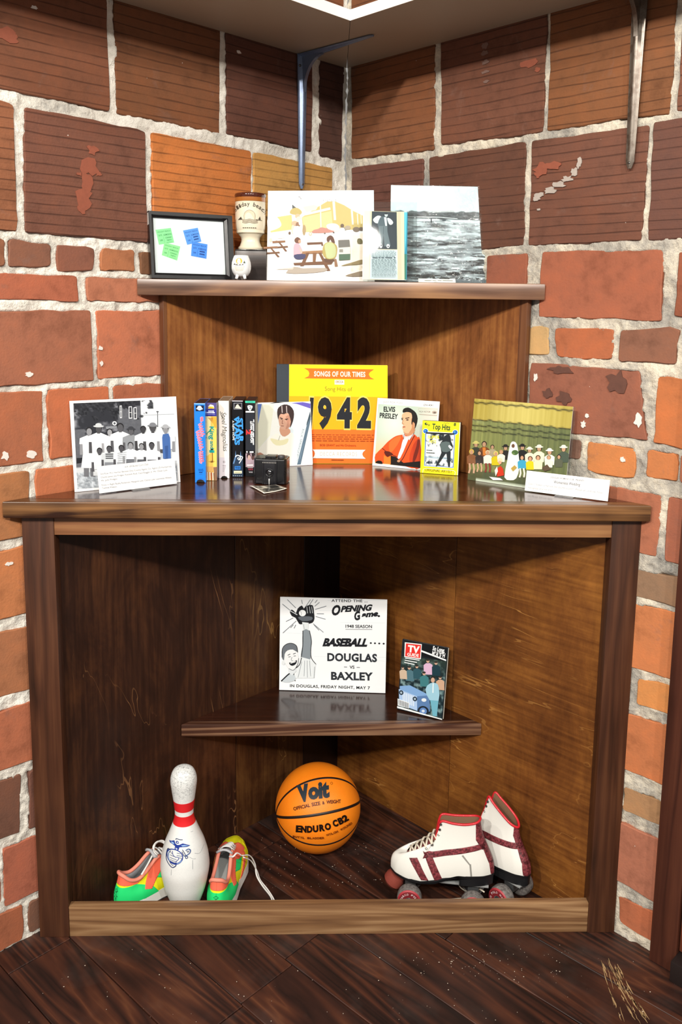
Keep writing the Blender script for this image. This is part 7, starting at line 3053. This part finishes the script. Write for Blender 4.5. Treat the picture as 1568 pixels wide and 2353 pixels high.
# near skate
edgeA = [(t_, x_, y_ * (1 if t_ < 60 else .62), z_ - .008) for t_, x_, y_, z_ in [(0, .100, 0, .133), (8, .098, .009, .135), (20, .088, .014, .144), (40, .058, .018, .165), (55, .032, .020, .182), (66, .026, .020, .195), (78, .020, .022, .226), (86, .012, .024, .238), (105, -.015, .029, .236), (130, -.045, .031, .237), (155, -.072, .024, .242), (180, -.082, 0, .246)]]
TOE, HEEL, ZSO = .140, -.120, .075
skA, uA, szA = skate('white leather roller skate with maroon stripes, laced, nearer the front', yaw_mw(.301, 1.982, 171), edgeA, TOE, HEEL, ZSO)
finish_skate(skA, uA, szA, TOE, HEEL, ZSO, [
    ([[(-.095, .168), (-.095, .182), (.052, .148), (.058, .132)]], 'side_stripe'),
    ([[(.058, .150), (.034, .140), (.005, .080), (.026, .080)]], 'side_stripe'),
    ([[(.092, .128), (.072, .133), (.042, .080), (.060, .080)]], 'side_stripe'),
    ([[(-.095, .30), (-.068, .30), (-.072, .19), (-.088, .165), (-.108, .165), (-.13, .2)], [(-.13, .168), (-.090, .168), (-.106, .130), (-.13, .12)], [(-.14, .135), (-.106, .135), (-.112, .10), (-.14, .09)]], 'back_strip')])
red_rim(uA, skA, 60, 300)
ptsA = [(x_, y_ - (.008 if z_ > .18 else .002), z_ - .008) for x_, y_, z_ in [(.016, .026, .230), (.018, .025, .215), (.020, .025, .201), (.026, .025, .188), (.036, .0255, .176), (.050, .025, .164), (.064, .024, .153), (.078, .022, .144), (.090, .019, .137)]]
eyelets_and_laces(skA, uA, ptsA, 5)
# tongue of the near skate
vs, fs = [], []
for i in range(11):
    s = i / 10
    x = .100 - .082 * s + .0 * s
    z = .126 + .058 * s + .020 * max(0, s - .62) / .38
    wv = .010 + .006 * s
    for j in range(7):
        q = j / 3 - 1
        vs.append((x, q * wv, z - .006 * q * q))
for i in range(10):
    for j in range(6):
        k = i * 7 + j
        fs.append((k, k + 1, k + 8, k + 7))
o = mesh_obj('tongue', vs, fs, plain('maroon_tongue', '#7d3a3c', .7), skA, True)
o.modifiers.new('thick', 'SOLIDIFY').thickness = .003
# stitched seams on the near skate
for s in (-1, 1):
    uA.patch([[(-.068, .080), (-.064, .080), (-.058, .130), (-.062, .131)], [(-.062, .128), (-.058, .128), (-.038, .150), (-.042, .152)]], s, .0005, 'seam', plain('seam_grey', '#8d8c86', .7), skA, thick=False)
    uA.patch([[(.122, .135), (.142, .118), (.146, .120), (.124, .138)]], s, .0005, 'seam', plain('seam_grey', '#8d8c86', .7), skA, thick=False)

# far skate, turned a little, no laces
edgeB = [(t_, x_ - (.010 if 30 < t_ < 100 else 0), y_ * (1 if t_ < 60 else .62), z_ - .022) for t_, x_, y_, z_ in [(0, .092, 0, .140), (8, .090, .009, .142), (20, .080, .014, .152), (40, .052, .018, .178), (55, .034, .020, .205), (66, .024, .020, .240), (78, .016, .020, .272), (86, .010, .022, .284), (105, -.015, .026, .274), (130, -.045, .028, .256), (155, -.070, .022, .240), (180, -.082, 0, .232)]]
skB, uB, szB = skate('white leather roller skate with maroon stripes standing behind, collar gaping', yaw_mw(.423, 2.036, 133.6), edgeB, TOE, HEEL, ZSO)
finish_skate(skB, uB, szB, TOE, HEEL, ZSO, [
    ([[(-.095, .160), (-.095, .174), (.052, .168), (.058, .150)]], 'side_stripe'),
    ([[(.058, .160), (.034, .150), (.005, .080), (.026, .080)]], 'side_stripe'),
    ([[(-.095, .30), (-.074, .30), (-.076, .19), (-.088, .162), (-.108, .162), (-.13, .2)], [(-.13, .165), (-.088, .165), (-.106, .130), (-.13, .12)], [(-.14, .135), (-.106, .135), (-.112, .10), (-.14, .09)]], 'back_strip')])
red_rim(uB, skB, 55, 305)
ptsB = [(x_ - .010, y_ - .007, z_ - .022) for x_, y_, z_ in [(.012, .0235, .270), (.016, .0235, .256), (.020, .0235, .240), (.025, .024, .224), (.031, .024, .208), (.040, .024, .194)]]
eyelets_and_laces(skB, uB, ptsB, 0, False)
# trailing lace on the boards
inv = skA.matrix_world.inverted()


def ol(root, pts, r=.0026):
    iv = root.matrix_world.inverted()
    P = [iv @ Vector(on_z(x, y, z)) for x, y, z in pts]
    return bm_obj('lace_end', tube_bm(smooth_path(P, 6), r, 8, flat=.55), OLDLACE, root, True)


ol(skA, [(1052, 2030, .05), (1062, 2042, .03), (1078, 2052, .012), (1070, 2062, .004), (1040, 2066, .003), (1012, 2068, .003), (992, 2076, .003)])
ol(skA, [(1056, 2026, .055), (1075, 2040, .04), (1100, 2042, .035), (1114, 2050, .03)])
ol(skA, [(1078, 2056, .014), (1070, 2064, .008), (1058, 2072, .004), (1045, 2077, .003)])
